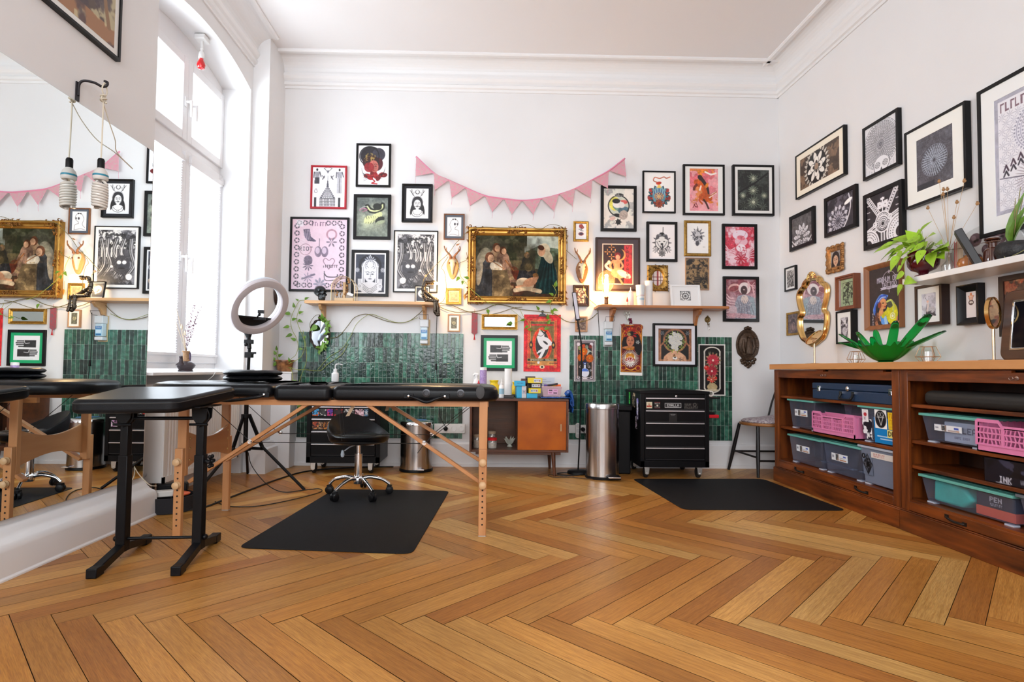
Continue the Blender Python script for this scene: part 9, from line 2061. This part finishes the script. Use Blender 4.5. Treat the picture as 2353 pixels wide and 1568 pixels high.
def st_label(A):A.rect(0,0,1,A.a,(.86,.84,.82));A.scrib(.1,A.a*.25,.4,A.a*.5,(.72,.35,.32))
def st_diam(A):A.rect(0,0,1,A.a,(.42,.46,.54));A.poly([(.5,0),(1,A.a/2),(.5,A.a),(0,A.a/2)],(.13,.13,.15));A.tex((.35,.36,.4),7,.52,.56,.9,3,(abs(A.X-.5)+abs(A.Y/A.a-.5)<.45));A.ell(.5,A.a/2,.16,.2,(.06,.06,.07))
def st_dot(A):A.rect(0,0,1,A.a,(.42,.46,.54));A.ell(.5,.5,.48,.48,(.12,.12,.14));A.rect(.45,.3,.55,.7,(.8,.8,.85))
inv_tub(3.478,3.11,zb_,.412,'frosted grey-lidded tub with diamond sticker at the near end of the bottom shelf',lid=mat('frost_lid',(.42,.46,.54),.4),card=False,body=glass_mat('frosted_box',(.70,.74,.84),.05,.2,.45,(.34,.39,.52)),stickers=((.28,.72,.22,.035,st_label),(.06,.25,.085,.13,st_diam),(.05,.66,.032,.032,st_dot)))
inv_tub(3.76,3.47,zs2,.655,'clear tub with teal lid behind the far pink crate',card=False,x0=XC+.11,dep=.20)
def crate(y0,y1,z0,h,label,x0=None,dep=.24,bays=4):
 x0=XC+.012 if x0 is None else x0;t=thing('folding_crate',label,'crate',(x0+dep/2,(y0+y1)/2,z0));z0+=.001;L=y0-y1
 f=MB();th=.006
 dip0,dip1=y1+L*.24,y1+L*.76
 # front skeleton: bottom band, top band with a dip, posts, and a lattice of slanted slots
 f.box(x0,x0+th,y1,y0,z0,z0+h*.24)
 def top(y):
  if y<dip0-.02 or y>dip1+.02:return h
  if y<dip0:return h-(y-dip0+.02)/.02*h*.16
  if y>dip1:return h-(dip1+.02-y)/.02*h*.16
  return h*.84
 ys=[y1,dip0-.02,dip0,dip1,dip1+.02,y0]
 for a,c in zip(ys[:-1],ys[1:]):
  f._add([(xx,y,z)for xx in(x0,x0+th)for y,z in((a,z0+top(a)-h*.10),(c,z0+top(c)-h*.10),(c,z0+top(c)),(a,z0+top(a)))],[(0,1,2,3),(7,6,5,4),(0,4,5,1),(3,2,6,7)])
 f.box(x0-.004,x0,y1,y0,z0+h*.20,z0+h*.24)
 for i in range(bays+1):
  y=y1+L*i/bays;f.box(x0-.003,x0+th,y-.006,y+.006,z0+h*.2,z0+top(y)-h*.04)
 for i in range(bays):
  ya,yb_=y1+L*i/bays+.006,y1+L*(i+1)/bays-.006;yc=(ya+yb_)/2;zt_=z0+min(top(ya),top(yb_))-h*.09;zb2=z0+h*.24;rows=3;hh=(zt_-zb2)/rows
  for r in range(rows+1):f.box(x0,x0+.004,ya,yb_,zb2+hh*r-.0035,zb2+hh*r+.0035)
  for r in range(rows):
   for k in range(6):
    u=(k+.5)/6;y=lerp(ya,yb_,u);s=1 if(u<.5)^(r%2==1)else-1;f.bar((x0+.002,y-s*.004,zb2+hh*r),(x0+.002,y+s*.004,zb2+hh*(r+1)),.004,.0042,up=(1,0,0))
 f.build('front_panel',PINK,t)
 s=MB()
 for y in(y0-th,y1):
  s=MB();s.box(x0,x0+dep,y,y+th,z0,z0+h*.9);[s.box(x0+.02+k*.03,x0+.028+k*.03,y-.003,y+th+.003,z0+.01,z0+h*.92)for k in range(int(dep/.03)-1)]
  s.build('end_panel',PINK,t)
 s=MB();s.box(x0+dep-th,x0+dep,y1,y0,z0,z0+h*.95);s.build('back_panel',PINK,t);s=MB();s.box(x0,x0+dep,y1,y0,z0,z0+.006);s.build('base',PINK,t)
crate(3.952,3.50,zs2,.150,'pink folding crate on the middle shelf between the clear tubs',dep=.095)
crate(2.615,2.08,.495,.150,'pink folding crate on the right unit, cut by the right edge of the photo',dep=.30)
inv_tub(2.975,2.60+.02,.495,.645,'clear tub with teal lid and grey CLEAN box inside, right unit',dep=.27)
b=MB();b.box(XC+.06,XC+.28,2.645,2.86,.510,.610);o=b.build('carton',mat('light_grey_card',(.52,.56,.62),.5),bevel=.002)
tt=thing('carton','grey carton lettered CLEAN inside the tub left of the near pink crate','box',(XC+.17,2.75,.51));o.parent=tt;o.matrix_parent_inverse=Matrix.Translation((-XC-.17,-2.75,-.51));OFF[tt.name]=Vector((0,0,0))
A=Art(.21,.095,420);A.rect(0,0,1,A.a,(.72,.76,.82));A.text('+ CLEAN',.12,A.a*.22,A.a*.3,(.25,.28,.35),wx=1.1);A.textc('SAFE EASY',.5,A.a*.70,A.a*.12,(.4,.42,.5));p=paint_mesh('print',A,Vector((XC+.0585,2.858,.512)),(0,-1,0),(0,0,1),.21,.095,SATIN);p.parent=tt;p.matrix_parent_inverse=Matrix.Translation((-XC-.17,-2.75,-.51))
inv_tub(2.985,2.46,zb_,.322,'clear tub with teal lid holding turquoise cloth, bottom of the right unit',card=False,dep=.28)
def cloth():
 t=thing('folded_cloth','bright turquoise cloth packed inside the lowest right tub','cloth',(XC+.15,2.83,zb_+.01));b=MB();n=10;vs=[]
 b.prism([(2.945,.192),(2.765,.192),(2.70,.24),(2.745,.285),(2.80,.298),(2.94,.302)],.16,'YZ',XC+.062);b.build('cloth',mat('turquoise_cloth',(.03,.62,.52),.6,noise=.25,nscale=14),t,bevel=.015,seg=4)
 t=thing('carton','dark and orange-red carton inside the lowest right tub','box',(XC+.17,2.58,zb_+.01));b=MB();b.box(XC+.07,XC+.24,2.49,2.69,.232,.295);b.build('box',mat('navy_card',(.015,.02,.04),.4),t,bevel=.002);b=MB();b.box(XC+.068,XC+.242,2.488,2.692,.189,.232);b.build('red_base',mat('orange_red_card',(.72,.10,.04),.45),t,bevel=.002)
 A=Art(.07,.06,420);A.rect(0,0,1,A.a,(.12,.14,.2));A.textc('PEN',.5,.1,.34,(.9,.9,.92));A.scrib(.1,.55,.8,.16,(.9,.9,.92));paint_mesh('print',A,Vector((XC+.0665,2.62,.235)),(0,-1,0),(0,0,1),.07,.055,SATIN,t)
cloth()
inv_tub(2.43,2.0,zb_,.335,'clear tub at the right edge of the photo, bottom of the right unit',card=False,lid=mat('grey_lid',(.12,.14,.16),.4))
def suitcase():
 y0,y1,z0,z1=3.952,3.11,zs1+.001,zs1+.112;x0,x1=XC+.012,XC+.30;t=thing('hard_case','flat dark blue case with chrome latches on the top cabinet shelf','case',((x0+x1)/2,(y0+y1)/2,z0));NB=mat('navy_leatherette',(.012,.035,.085),.45,bump=.3,bscale=300)
 b=MB();b.box(x0,x1,y1,y0,z0,z0+.066);b.build('lower_shell',NB,t,bevel=.006);b=MB();b.box(x0-.002,x1,y1,y0,z0+.068,z1);b.build('upper_shell',NB,t,bevel=.006)
 for y in(y0-.085,y1+.06):b=MB();b.box(x0-.007,x0-.001,y-.018,y+.018,z0+.052,z0+.09);b.box(x0-.010,x0-.006,y-.010,y+.010,z0+.055,z0+.08);b.build('latch',CHROME,t,bevel=.002)
 yc=3.56;b=MB();b.lathe([(0,-.009),(.010,-.008),(.017,-.003),(.017,0)],(x0-.002,yc,z0+.078),18,'X');b.build('lock',CHROME,t)
 b=MB();b.tube(smoothpath([(x0-.004,yc+.062,z0+.052),(x0-.018,yc+.060,z0+.020),(x0-.020,yc+.040,z0+.010),(x0-.020,yc-.040,z0+.010),(x0-.018,yc-.060,z0+.020),(x0-.004,yc-.062,z0+.052)],5),.0075,8);b.build('handle',BLKP,t);b=MB();b.cbox((x0-.004,yc+.062,z0+.054),(.01,.03,.014));b.cbox((x0-.004,yc-.062,z0+.054),(.01,.03,.014));build_each(b,'handle_mount',CHROME,t)
suitcase()
def pad_():
 b=MB();b.box(XC+.02,XC+.29,1.95,2.955,.690,.765);t=thing('padded_board','long black padded cushion on the top shelf of the right unit','cushion',(XC+.15,2.45,.69));b.build('cushion',mat('matte_black_vinyl',(.012,.012,.012),.6),t,bevel=.03,seg=5)
 y0,y1=2.60,2.10;t=thing('carton','black printed box lettered INK on the third shelf of the right unit','box',(XC+.15,2.35,.361));z0=.3615
 b=MB();b.box(XC+.03,XC+.28,y1,y0,z0,z0+.108);b.build('box',mat('black_navy_card',(.012,.012,.02),.35),t,bevel=.002)
 A=Art(.49,.105,300);A.rect(0,0,1,A.a,(.07,.07,.12));A.ell(.5,-.02,.36,.13,(.22,.22,.30));A.tex((.02,.02,.04),12,.5,.55,.8,3,(A.Y<.14));A.text('INK',.15,.145,.055,(.85,.85,.9),wx=.9);A.line([(.12,.205),(.26,.205)],.006,(.7,.7,.75));A.text('WATER PROOF BLACK',.36,.150,.035,(.5,.5,.55),wx=.7);paint_mesh('print',A,Vector((XC+.0285,y0-.005,z0+.0015)),(0,-1,0),(0,0,1),.49,.105,SATIN,t)
 c=Vector((XC+.15,2.22,.766));b=MB();b.lathe([(.045,0),(.05,.004),(.05,.025),(0,.026)],c,20);tag(b.build('tape_roll',mat('violet_tape',(.10,.08,.16),.4)),'dark violet roll lying on the padded black cushion','roll')
pad_()
# ================================================================ ON THE WORKTOP
ZW=.9165
GOLD=mat('polished_gold',(.80,.52,.20),.16,metal=1)
def stand_mirror():
 c=Vector((2.43,4.19,ZW));t=thing('table_mirror','curvy gold framed mirror with shell crest hung low behind the gold stand','mirror',Vector((2.56,4.20,1.05)))
 # curvy frame on the wall plane
 T=WALLS['R'];a0,zt=onwall('R',1862,640,.03);a0b,zb=onwall('R',1872,792,.03);aw,_=onwall('R',1829,700,.03);aw2,_=onwall('R',1901,700,.03)
 ca=(aw+aw2)/2;hw=(aw2-aw)/2;cz=(zt+zb)/2;hh=(zt-zb)/2
 t.location=T@Vector((ca,.02,zb));OFF[t.name]=Vector(t.location)
 prof=[(0,1.0),(.35,.98),(.55,.90),(.62,.80),(.80,.74),(.98,.62),(1.0,.45),(.90,.22),(.80,.05),(.82,-.05),(.94,-.12),(.97,-.30),(.90,-.55),(.72,-.78),(.45,-.88),(.22,-.96),(0,-1.0)]
 P=[(x*hw*.90,z*hh)for x,z in prof];full=P+[(-x,z)for x,z in reversed(P[1:-1])]
 Q=smoothpath([(x,0,z)for x,z in full]+[(full[0][0],0,full[0][1])],4)[:-1]
 b=MB(T);b.tube([(ca+p.x,.022,cz+p.z)for p in Q],.016,8,closed=True);b.tube([(ca+p.x*1.09,.014,cz+p.z*1.03)for p in Q],.010,8,closed=True);b.build('frame',GOLD,t)
 b=MB(T);n=len(Q);b._add([(ca,.012,cz)]+[(ca+p.x,.012,cz+p.z)for p in Q],[(0,i+1,(i+1)%n+1)for i in range(n)]);b.build('mirror_glass',MIR,t)
 b=MB(T)
 for i in range(9):
  a=PI*(i+.5)/9;L=.065;b.tube([(ca,.022,cz+hh-.005),(ca+L*.6*math.cos(a),.032,cz+hh-.005+L*.6*math.sin(a)),(ca+L*math.cos(a),.024,cz+hh-.005+L*math.sin(a)*.9)],[.004,.011,.006],8)
 for s in(-1,1):b.tube(smoothpath([(ca+s*.02,.024,cz+hh+.005),(ca+s*.07,.026,cz+hh-.018),(ca+s*.09,.024,cz+hh-.045)],4),.009,8)
 for i in range(7):b.sphere((ca+(i-3)*.016,.024,cz-hh-.004+abs(i-3)*.010),.014,8,6)
 b.build('crest',GOLD,t)
 # gold stand with tilted round mirror
 c=Vector((2.44,4.175,ZW));t=thing('cosmetic_mirror','small round tilting mirror on a pale gold stand at the far worktop end','mirror',c);PG=mat('pale_gold',(.80,.58,.38),.22,metal=.9)
 b=MB();b.lathe([(.062,0),(.064,.002),(.060,.006),(.010,.009)],c,30);b.build('base',PG,t)
 b=MB();b.tube([c+Vector((0,0,.006)),c+Vector((0,0,.155))],.0065,12);b.build('pole',PG,t)
 m=c+Vector((0,0,.20));Rm=Vector((-.40,.55,.72)).normalized().to_track_quat('Z','Y').to_matrix()
 b=MB();b.lathe([(.070,-.006),(.074,0),(.070,.006),(.067,.004)],m,36,R=Rm,caps=False);b.lathe([(.068,-.005),(0,-.008)],m,36,R=Rm,caps=False);b.build('rim',GOLD,t);b=MB();b.lathe([(0,.003),(.068,.003)],m,36,R=Rm,caps=False);b.build('mirror_glass',MIR,t)
 b=MB();b.tube([c+Vector((0,0,.15)),c+Vector((.03,.03,.17)),m+Rm@Vector((.072,0,0))],.003,8);b.tube([c+Vector((0,0,.15)),c+Vector((-.03,-.03,.17)),m-Rm@Vector((.072,0,0))],.003,8);b.build('yoke',PG,t)
stand_mirror()
def oval_mirror():
 c=Vector((2.45,2.69,ZW));t=thing('cosmetic_mirror','round gold rimmed mirror on a slim stand beside the brown screen','mirror',c);PG=MATS['pale_gold']
 b=MB();b.lathe([(.060,0),(.062,.002),(.058,.006),(.010,.009)],c,30);b.build('base',PG,t);b=MB();b.tube([c+Vector((0,0,.006)),c+Vector((0,0,.155))],.0065,12);b.build('pole',PG,t)
 m=c+Vector((0,0,.234));Rm=Vector((.49,-.87,.02)).normalized().to_track_quat('Z','Y').to_matrix();b=MB();b.lathe([(.070,-.010),(.078,-.008),(.078,.008),(.072,.010),(.070,.006)],m,44,R=Rm,caps=False);b.lathe([(.071,-.009),(0,-.012)],m,44,R=Rm,caps=False);b.build('rim',GOLD,t);b=MB();b.lathe([(0,.005),(.0705,.005)],m,44,R=Rm,caps=False);b.build('mirror_glass',MIR,t)
oval_mirror()
def holder(cx,cy,s,label):
 c=Vector((cx,cy,ZW));t=thing('candle_holder',label,'candle holder',c);CO=mat('copper_wire',(.62,.36,.20),.3,metal=.9)
 n=6;r0,r1,r2=.036*s,.058*s,.036*s;z1,z2=.030*s,.086*s;b=MB();L=lambda r,z:[c+Vector((r*math.cos(2*PI*i/n+.3),r*math.sin(2*PI*i/n+.3),z))for i in range(n)]
 A0,A1,A2=L(r0,.002),L(r1,z1),L(r2,z2);b.tube(A0,.0016,6,closed=True);b.tube(A1,.0016,6,closed=True);b.tube(A2,.0016,6,closed=True)
 for i in range(n):b.tube([A0[i],A1[i],A2[i]],.0016,6)
 b.build('wire_frame',CO,t)
 b=MB();b.lathe([(.018*s,.002),(.018*s,.060*s)],c,18,caps=False);b.build('glass_tube',glass_mat('tube_glass',(.97,.97,.97),.2,.05,.7),t);b=MB();b.lathe([(.017*s,.002),(.017*s,.012),(0,.013)],c,18);b.build('tealight',mat('tealight',(.7,.52,.36),.35,metal=.6),t)
holder(2.45,3.715,.92,'smaller copper wire geometric candle holder left of the green bowl');holder(2.45,3.10,1.0,'larger copper wire geometric candle holder right of the green bowl')
def bowl():
 c=Vector((2.44,3.42,ZW));t=thing('glass_bowl','big emerald green art glass bowl with long finger-like rim points','bowl',c)
 m=bpy.data.materials.new('emerald_glass');m.use_nodes=True;nt=m.node_tree;p=nt.nodes['Principled BSDF'];p.inputs['Base Color'].default_value=(.006,.50,.10,1);p.inputs['Transmission Weight'].default_value=.92;p.inputs['Roughness'].default_value=.03;p.inputs['IOR'].default_value=1.45
 va=N(nt,'ShaderNodeVolumeAbsorption');va.inputs['Color'].default_value=(.02,.75,.25,1);va.inputs['Density'].default_value=34;nt.links.new(va.outputs[0],nt.nodes['Material Output'].inputs['Volume'])
 MATS['emerald_glass']=m
 n=180;m_=24;vs=[]
 peaks=[(-PI/2-.02,.36,.262),(-PI/2+.36,.34,.175),(-PI/2-.42,.25,.235),(PI/2+.02,.26,.205),(PI/2-.38,.23,.215),(PI/2+.42,.29,.19),(PI/2+.85,.25,.13),(0.0,.17,.135),(.58,.18,.135),(-.62,.19,.145),(PI,.17,.135),(PI+.58,.19,.15),(PI-.5,.175,.13)]
 def rim(a):
  R=.150;Z=.102;
  for pa,pr,pz in peaks:
   d=abs((a-pa+PI)%(2*PI)-PI);k=math.exp(-(d/.125)**4)
   R=max(R,lerp(.150,pr,k));Z=max(Z,lerp(.102,pz,k))
  return R,Z
 th=.006;SP=.58
 def pt(a,u,ins):
  R,Z=rim(a);fl=.004*math.cos(a*13)*u
  if u<SP:q=u/SP;r,z=.036+(.135-.036)*q,.010+.075*q**1.5
  else:q=(u-SP)/(1-SP);r,z=lerp(.135,R,q),lerp(.085,Z,q**1.12)
  if ins:r-=th*.75*(1-.4*u);z+=th*(1.2-.5*u)
  return(c.x+(r+fl)*math.cos(a),c.y+(r+fl)*math.sin(a),c.z+z)
 outer=[pt(2*PI*k/n,j/m_,False)for j in range(m_+1)for k in range(n)]
 inner=[pt(2*PI*k/n,j/m_,True)for j in range(m_,-1,-1)for k in range(n)]
 vs=outer+inner;rows=2*(m_+1);fs=[(i*n+k,i*n+(k+1)%n,(i+1)*n+(k+1)%n,(i+1)*n+k)for i in range(rows-1)for k in range(n)]+[tuple(range(n)),tuple(range((rows-1)*n,rows*n))]
 b=MB();b._add(vs,fs,True);b.build('bowl',m,t,smooth=True)
 b=MB();b.lathe([(0,0),(.042,0),(.046,.004),(.040,.009),(.030,.0125),(0,.0125)],c,30);b.build('foot',m,t)
bowl()
def screen():
 c=Vector((2.46,2.42,ZW));t=thing('vintage_screen','rounded brown wood-cased screen standing at the right edge of the worktop','screen',c)
 T=Matrix.Translation((2.44,2.655,ZW))@Matrix.Rotation(-PI/2-.0,4,'Z')@Matrix.Rotation(-.10,4,'X')
 W_,H=.42,.335;P=rrect(0,W_,0,H,.045,8)
 # case: a along +x local (towards the camera), thickness along local y
 b=MB(T);b.prism(P,.07,'XZ',0);b.build('case',wood('walnut_case',(.075,.026,.011),(.045,.016,.007),'Y',rough=.4,coat=.15),t,bevel=.010,seg=4)
 b=MB(T)
 for x0,x1,z0,z1 in((.055,.065,.05,H-.05),(W_-.065,W_-.055,.05,H-.05),(.055,W_-.055,.05,.06),(.055,W_-.055,H-.06,H-.05)):b.box(x0,x1,-.006,.002,z0,z1)
 b.build('chrome_bezel',CHROME,t,bevel=.002);b=MB(T);b.box(.064,W_-.064,-.003,-.0005,.059,H-.059);b.build('dark_panel',mat('dark_glass',(.004,.004,.008),.05),t)
screen()
# ================================================================ WHITE SHELF ON THE RIGHT WALL
def white_shelf():
 d=.235;a0,zt=onwall('R',2073,642,d);_,zb=onwall('R',2074,654.5,d);T=WALLS['R'];a1=a0+1.25
 t=thing('wall_shelf','thick white floating shelf with plant and books on the right wall','shelf',T@Vector(((a0+a1)/2,d/2,zb)));b=MB(T);b.box(a0,a1,.001,d,zb,zt);b.build('board',mat('white_lacquer',(.80,.80,.80),.3),t,bevel=.002)
 Z=zt+.0008
 def pos(px,py,dd):a,z=onwall('R',px,py,dd);return T@Vector((a,dd,Z))
 # plant in oxblood footed pot
 c=pos(2122,630,.15);t=thing('potted_plant','lime green pothos in a glossy oxblood footed pot on the white shelf','plant',c)
 b=MB();b.lathe([(.040,0),(.046,.004),(.042,.014),(.022,.022),(.028,.032),(.060,.046),(.076,.070),(.080,.10),(.077,.140),(.073,.150),(.069,.145),(.070,.13)],c,36,caps=False);b.lathe([(0,0),(.040,0)],c,36,caps=False);b.build('pot',mat('oxblood_glaze',(.085,.004,.010),.12,coat=.8),t)
 b=MB();b.lathe([(.072,.132),(0,.136)],c,24,caps=False);b.build('soil',mat('soil',(.05,.03,.02),.9),t)
 f=MB();s=MB();r=random.Random(21);tp=c+Vector((0,0,.14))
 L=[((2040,583,.19),.11,195),((2030,568,.2),.12,185),((2052,557,.17),.10,175),((2075,548,.15),.11,150),((2098,545,.15),.09,110),((2118,528,.14),.10,45),((2130,545,.17),.12,20),((2150,560,.2),.11,5),((2160,572,.2),.10,-10),((2165,566,.22),.12,8),((2085,575,.22),.10,215),((2066,590,.22),.10,240),((2056,600,.23),.09,250),((2105,570,.22),.10,200),((2125,568,.21),.10,250),((2100,590,.22),.09,230),((2140,590,.2),.09,290),((2090,560,.12),.10,120),((2110,556,.12),.10,80),((2138,566,.12),.09,40),((2060,575,.18),.10,205),((2078,598,.24),.07,260),((2160,586,.18),.08,330),((2048,590,.2),.08,215),((2095,552,.2),.08,160),((2115,585,.24),.08,270)]
 for(px,py,dd),l,ang in L:
  a,z=onwall('R',px,py,dd);e=T@Vector((a,dd,z));an=math.radians(ang);d_=T.to_3x3()@Vector((math.cos(an),r.uniform(.1,.6),math.sin(an)*.8));s.tube(smoothpath([tp,lerp(tp,e,.6)+Vector((0,0,.03)),e],4),.0013,5);leaf(f,e-d_*l*.4,d_,Vector((-.7,r.uniform(-.5,.2),.8)),l*1.08,.66,.12,.22)
 V=[T@Vector((*[(q:=onwall('R',px,py,.25))[0]],.25,q[1]))for px,py in((2090,590),(2080,600),(2078,615),(2080,640),(2078,655),(2072,668))];s.tube(smoothpath([tp]+V,4),.0018,5)
 for px,py,ang,l in((2078,628,170,.075),(2081,643,10,.085),(2074,655,210,.075),(2072,612,190,.05)):
  a,z=onwall('R',px,py,.255);an=math.radians(ang);leaf(f,T@Vector((a,.255,z)),T.to_3x3()@Vector((math.cos(an),.2,math.sin(an)-.5)),Vector((-1,0,.2)),l,.62)
 s.build('stems',STEMG,t);f.build('foliage',LEAFB,t)
 # glass vase with dried poppy heads
 c=pos(2181,617,.13);t=thing('bud_vase','small clear glass vase of dried poppy heads between plant and books','vase',c);b=MB();b.lathe([(.030,0),(.034,.004),(.034,.045),(.018,.062),(.011,.075),(.010,.105),(.013,.110)],c,24,caps=True);b.build('glass',glass_mat('vase_glass',(.90,.94,.92),.12,.02,.85),t)
 s=MB();h=MB()
 for px,py,dd in((2132,478,.14),(2158,417,.12),(2168,436,.13),(2177,435,.15),(2167,447,.17),(2199,465,.14),(2216,416,.12),(2192,500,.15),(2246,468,.1)):
  a,z=onwall('R',px,py,dd);e=T@Vector((a,dd,z));s.tube(smoothpath([c+Vector((0,0,.04)),c+Vector((0,0,.12)),lerp(c+Vector((0,0,.12)),e,.55)+Vector((0,0,.0)),e],5),.0010,5);h.sphere(e,.0085,10,8,sz=1.1);h.lathe([(.002,.007),(.006,.012),(0,.012)],e,8)
 s.build('dried_stems',mat('straw_stem',(.55,.38,.22),.7),t);h.build('poppy_heads',mat('poppy_pod',(.45,.24,.10),.6,noise=.4,nscale=90),t)
 # skull-patterned round tray leaning at the wall
 a,ztp=onwall('R',2258,516,.03);al_,_=onwall('R',2178,560,.03);rx=a-al_;rz=.16;cz=ztp-rz;n=48;T2=T;t=thing('decor_plate','big oval white plate printed with brown skulls leaning on the wall','plate',T@Vector((a,.03,Z)))
 A=Art(2*rx,2*rz,420);A.rect(0,0,1,A.a,(.78,.78,.78));rr=random.Random(3)
 for x,y,k,ro in((.38,.16,.085,.2),(.56,.13,.075,-.3),(.70,.19,.09,.3),(.50,.06,.04,.1),(.82,.26,.05,0),(.52,.30,.06,.2),(.28,.26,.06,-.2),(.66,.36,.07,.2),(.18,.36,.06,.3),(.40,.40,.07,-.1),(.85,.45,.06,.2),(.10,.48,.05,0),(.28,.52,.06,.2),(.6,.52,.05,0)):
  A.ell(x,y,k,k*.95,(.36,.27,.30),ro);A.ell(x+k*.3,y+k*.1,k*.24,k*.2,(.12,.08,.1));A.ell(x-k*.1,y+k*.2,k*.2,k*.18,(.12,.08,.1));A.ell(x-k*.3,y-k*.3,k*.4,k*.35,(.55,.46,.48),ro,al=.7);A.ell(x+k*.15,y+k*.65,k*.4,k*.25,(.42,.33,.35),ro)
 o=paint_mesh('printed_face',A,T@Vector((a-rx,.022,cz-rz)),T.to_3x3()@Vector((1,0,0)),(0,0,1),2*rx,2*rz,SATIN,t)
 bm=bmesh.new();bm.from_mesh(o.data);L0=OFF[o.name];ctr=T@Vector((a,.022,cz))-L0;R3=T.to_3x3();ex=R3@Vector((1,0,0))
 dead=[v for v in bm.verts if(((v.co-ctr).dot(ex))/rx)**2+((v.co-ctr).z/rz)**2>1 or v.co.z+L0.z<Z];bmesh.ops.delete(bm,geom=dead,context='VERTS');bm.to_mesh(o.data);bm.free()
 b=MB(T);P=[(a+rx*math.cos(2*PI*i/40),max(Z,cz+rz*math.sin(2*PI*i/40)))for i in range(40)];b.prism(P,.008,'XZ',.012);b.build('plate_body',mat('plate_white',(.72,.72,.72),.3),t)
 # books
 def book(px0,px1,h,m,label,dd=.05,w=.14,tilt=0,pages=True):
  a0_,_=onwall('R',px0,610,.17);a1_,_=onwall('R',px1,610,.17);TT=T@Matrix.Translation((a0_,.17,Z))@Matrix.Rotation(-.86,4,'Z')@Matrix.Translation((0,-w,0));th=(a1_-a0_)*.72;t=thing('book',label,'book',TT@Vector((0,0,0)),'books on the white shelf')
  b=MB(TT);b.box(0,.002,0,w,0,h);b.box(th-.002,th,0,w,0,h);b.box(0,th,0,.003,0,h);b.build('cover',m,t)
  b=MB(TT);b.box(.002,th-.002,.003,w-.004,.004,h-.004);b.build('pages',mat('page_edges',(.62,.50,.36),.8,noise=.25,nscale=120,stretch=(1,1,.02)),t)
 book(2194,2199,.155,mat('book_red',(.50,.01,.03),.5),'slim red book left of the thick cream-paged book')
 book(2199.5,2213,.195,mat('book_cream',(.58,.48,.38),.6),'thick book showing cream page edges beside the slim red one')
 a,_=onwall('R',2268,606,.17);TT=T@Matrix.Translation((a,.19,Z+.008))@Matrix.Rotation(-.86,4,'Z')@Matrix.Rotation(-.40,4,'Y');b=MB(TT);b.box(-.034,0,-.09,0,0,.205);t=thing('slim_case','tall black case leaning against the brown bottle on the white shelf','case',TT@Vector((0,0,0)));b.build('case',mat('case_black',(.012,.012,.014),.4),t,bevel=.003)
 # amber pieces, wire with thorn
 c=pos(2230,612,.12);t=thing('amber_vase','squat amber orange glass piece behind the leaning black case','vase',c);b=MB();b.lathe([(.040,0),(.052,.01),(.058,.035),(.050,.058),(.030,.068),(.026,.075)],c,28);b.build('body',mat('amber_glass_solid',(.45,.15,.03),.15,coat=.6),t)
 b=MB();q0=[T@Vector((onwall('R',px,py,.2)[0],.2,onwall('R',px,py,.2)[1]))for px,py in((2176,575),(2200,572),(2225,568),(2250,560),(2275,556),(2300,553))];q0=[Vector((p.x,p.y,p.z))for p in q0]
 b.tube(smoothpath(q0,5),.0014,6)
 for p in smoothpath(q0,5)[::3]:b.tube([p-Vector((0,.003,.006)),p+Vector((0,.003,.006))],.0008,5);b.tube([p-Vector((0,.006,-.003)),p+Vector((0,.006,-.003))],.0008,5)
 a_,q1=q0[2],Vector((q0[2].x,q0[2].y,Z));b.tube([q0[2],q1],.0014,6);b.tube([q0[4],Vector((q0[4].x,q0[4].y,Z))],.0014,6);tag(b.build('barbed_wire',mat('rusty_wire',(.18,.12,.09),.4,metal=.7)),'thin barbed wire ornament stretched across the books on the white shelf','wire')
 c=pos(2283,600,.15);t=thing('apothecary_bottle','brown glass apothecary bottle with wide stopper on the white shelf','bottle',c);BG=mat('brown_glass',(.07,.018,.010),.06,coat=1)
 b=MB();b.lathe([(.036,0),(.040,.004),(.040,.060),(.030,.076),(.022,.080),(.020,.102),(.030,.106),(.031,.111)],c,30);b.build('body',BG,t);b=MB();b.lathe([(.016,.104),(.018,.112),(.034,.118),(.036,.124),(.026,.130),(0,.130)],c,30);b.build('stopper',BG,t)
 # black bull skull planter with long leaves at the edge
 c=pos(2330,592,.14);t=thing('potted_plant','long-leaved plant in a rough black pot at the far right of the white shelf','plant',c);b=MB();b.lathe([(.050,0),(.062,.01),(.074,.045),(.066,.075),(.052,.085),(.048,.08)],c,26,caps=True);b.build('pot',mat('lava_pot',(.02,.02,.022),.5,noise=.5,nscale=60,bump=.8,bscale=90),t)
 s=MB();f=MB();r=random.Random(4);tp=c+Vector((0,0,.08))
 for px,py,dd in((2333,455,.16),(2338,470,.2),(2345,430,.12),(2352,450,.1)):a,z=onwall('R',px,py,dd);e=T@Vector((a,dd,z));s.tube(smoothpath([tp,lerp(tp,e,.5)+Vector((0,.0,.01)),e],4),[.003]*4+[.002]*4+[.001],5)
 for px,py,l,ang in((2335,540,.16,70),(2346,520,.20,80),(2320,560,.10,200),(2325,545,.14,60)):a,z=onwall('R',px,py,.18);an=math.radians(ang);d_=T.to_3x3()@Vector((math.cos(an),.1,math.sin(an)));leaf(f,tp,d_,Vector((-1,0,.3)),l+.06,.18,.2,.2)
 P=[T@Vector((onwall('R',px,py,.2)[0],.2,onwall('R',px,py,.2)[1]))for px,py in((2312,565),(2308,590),(2318,592),(2340,582),(2353,575))];s.tube(smoothpath([tp]+P,4),.002,6);s.build('stems',mat('olive_stem',(.26,.24,.10),.6),t);f.build('foliage',LEAF,t)
white_shelf()
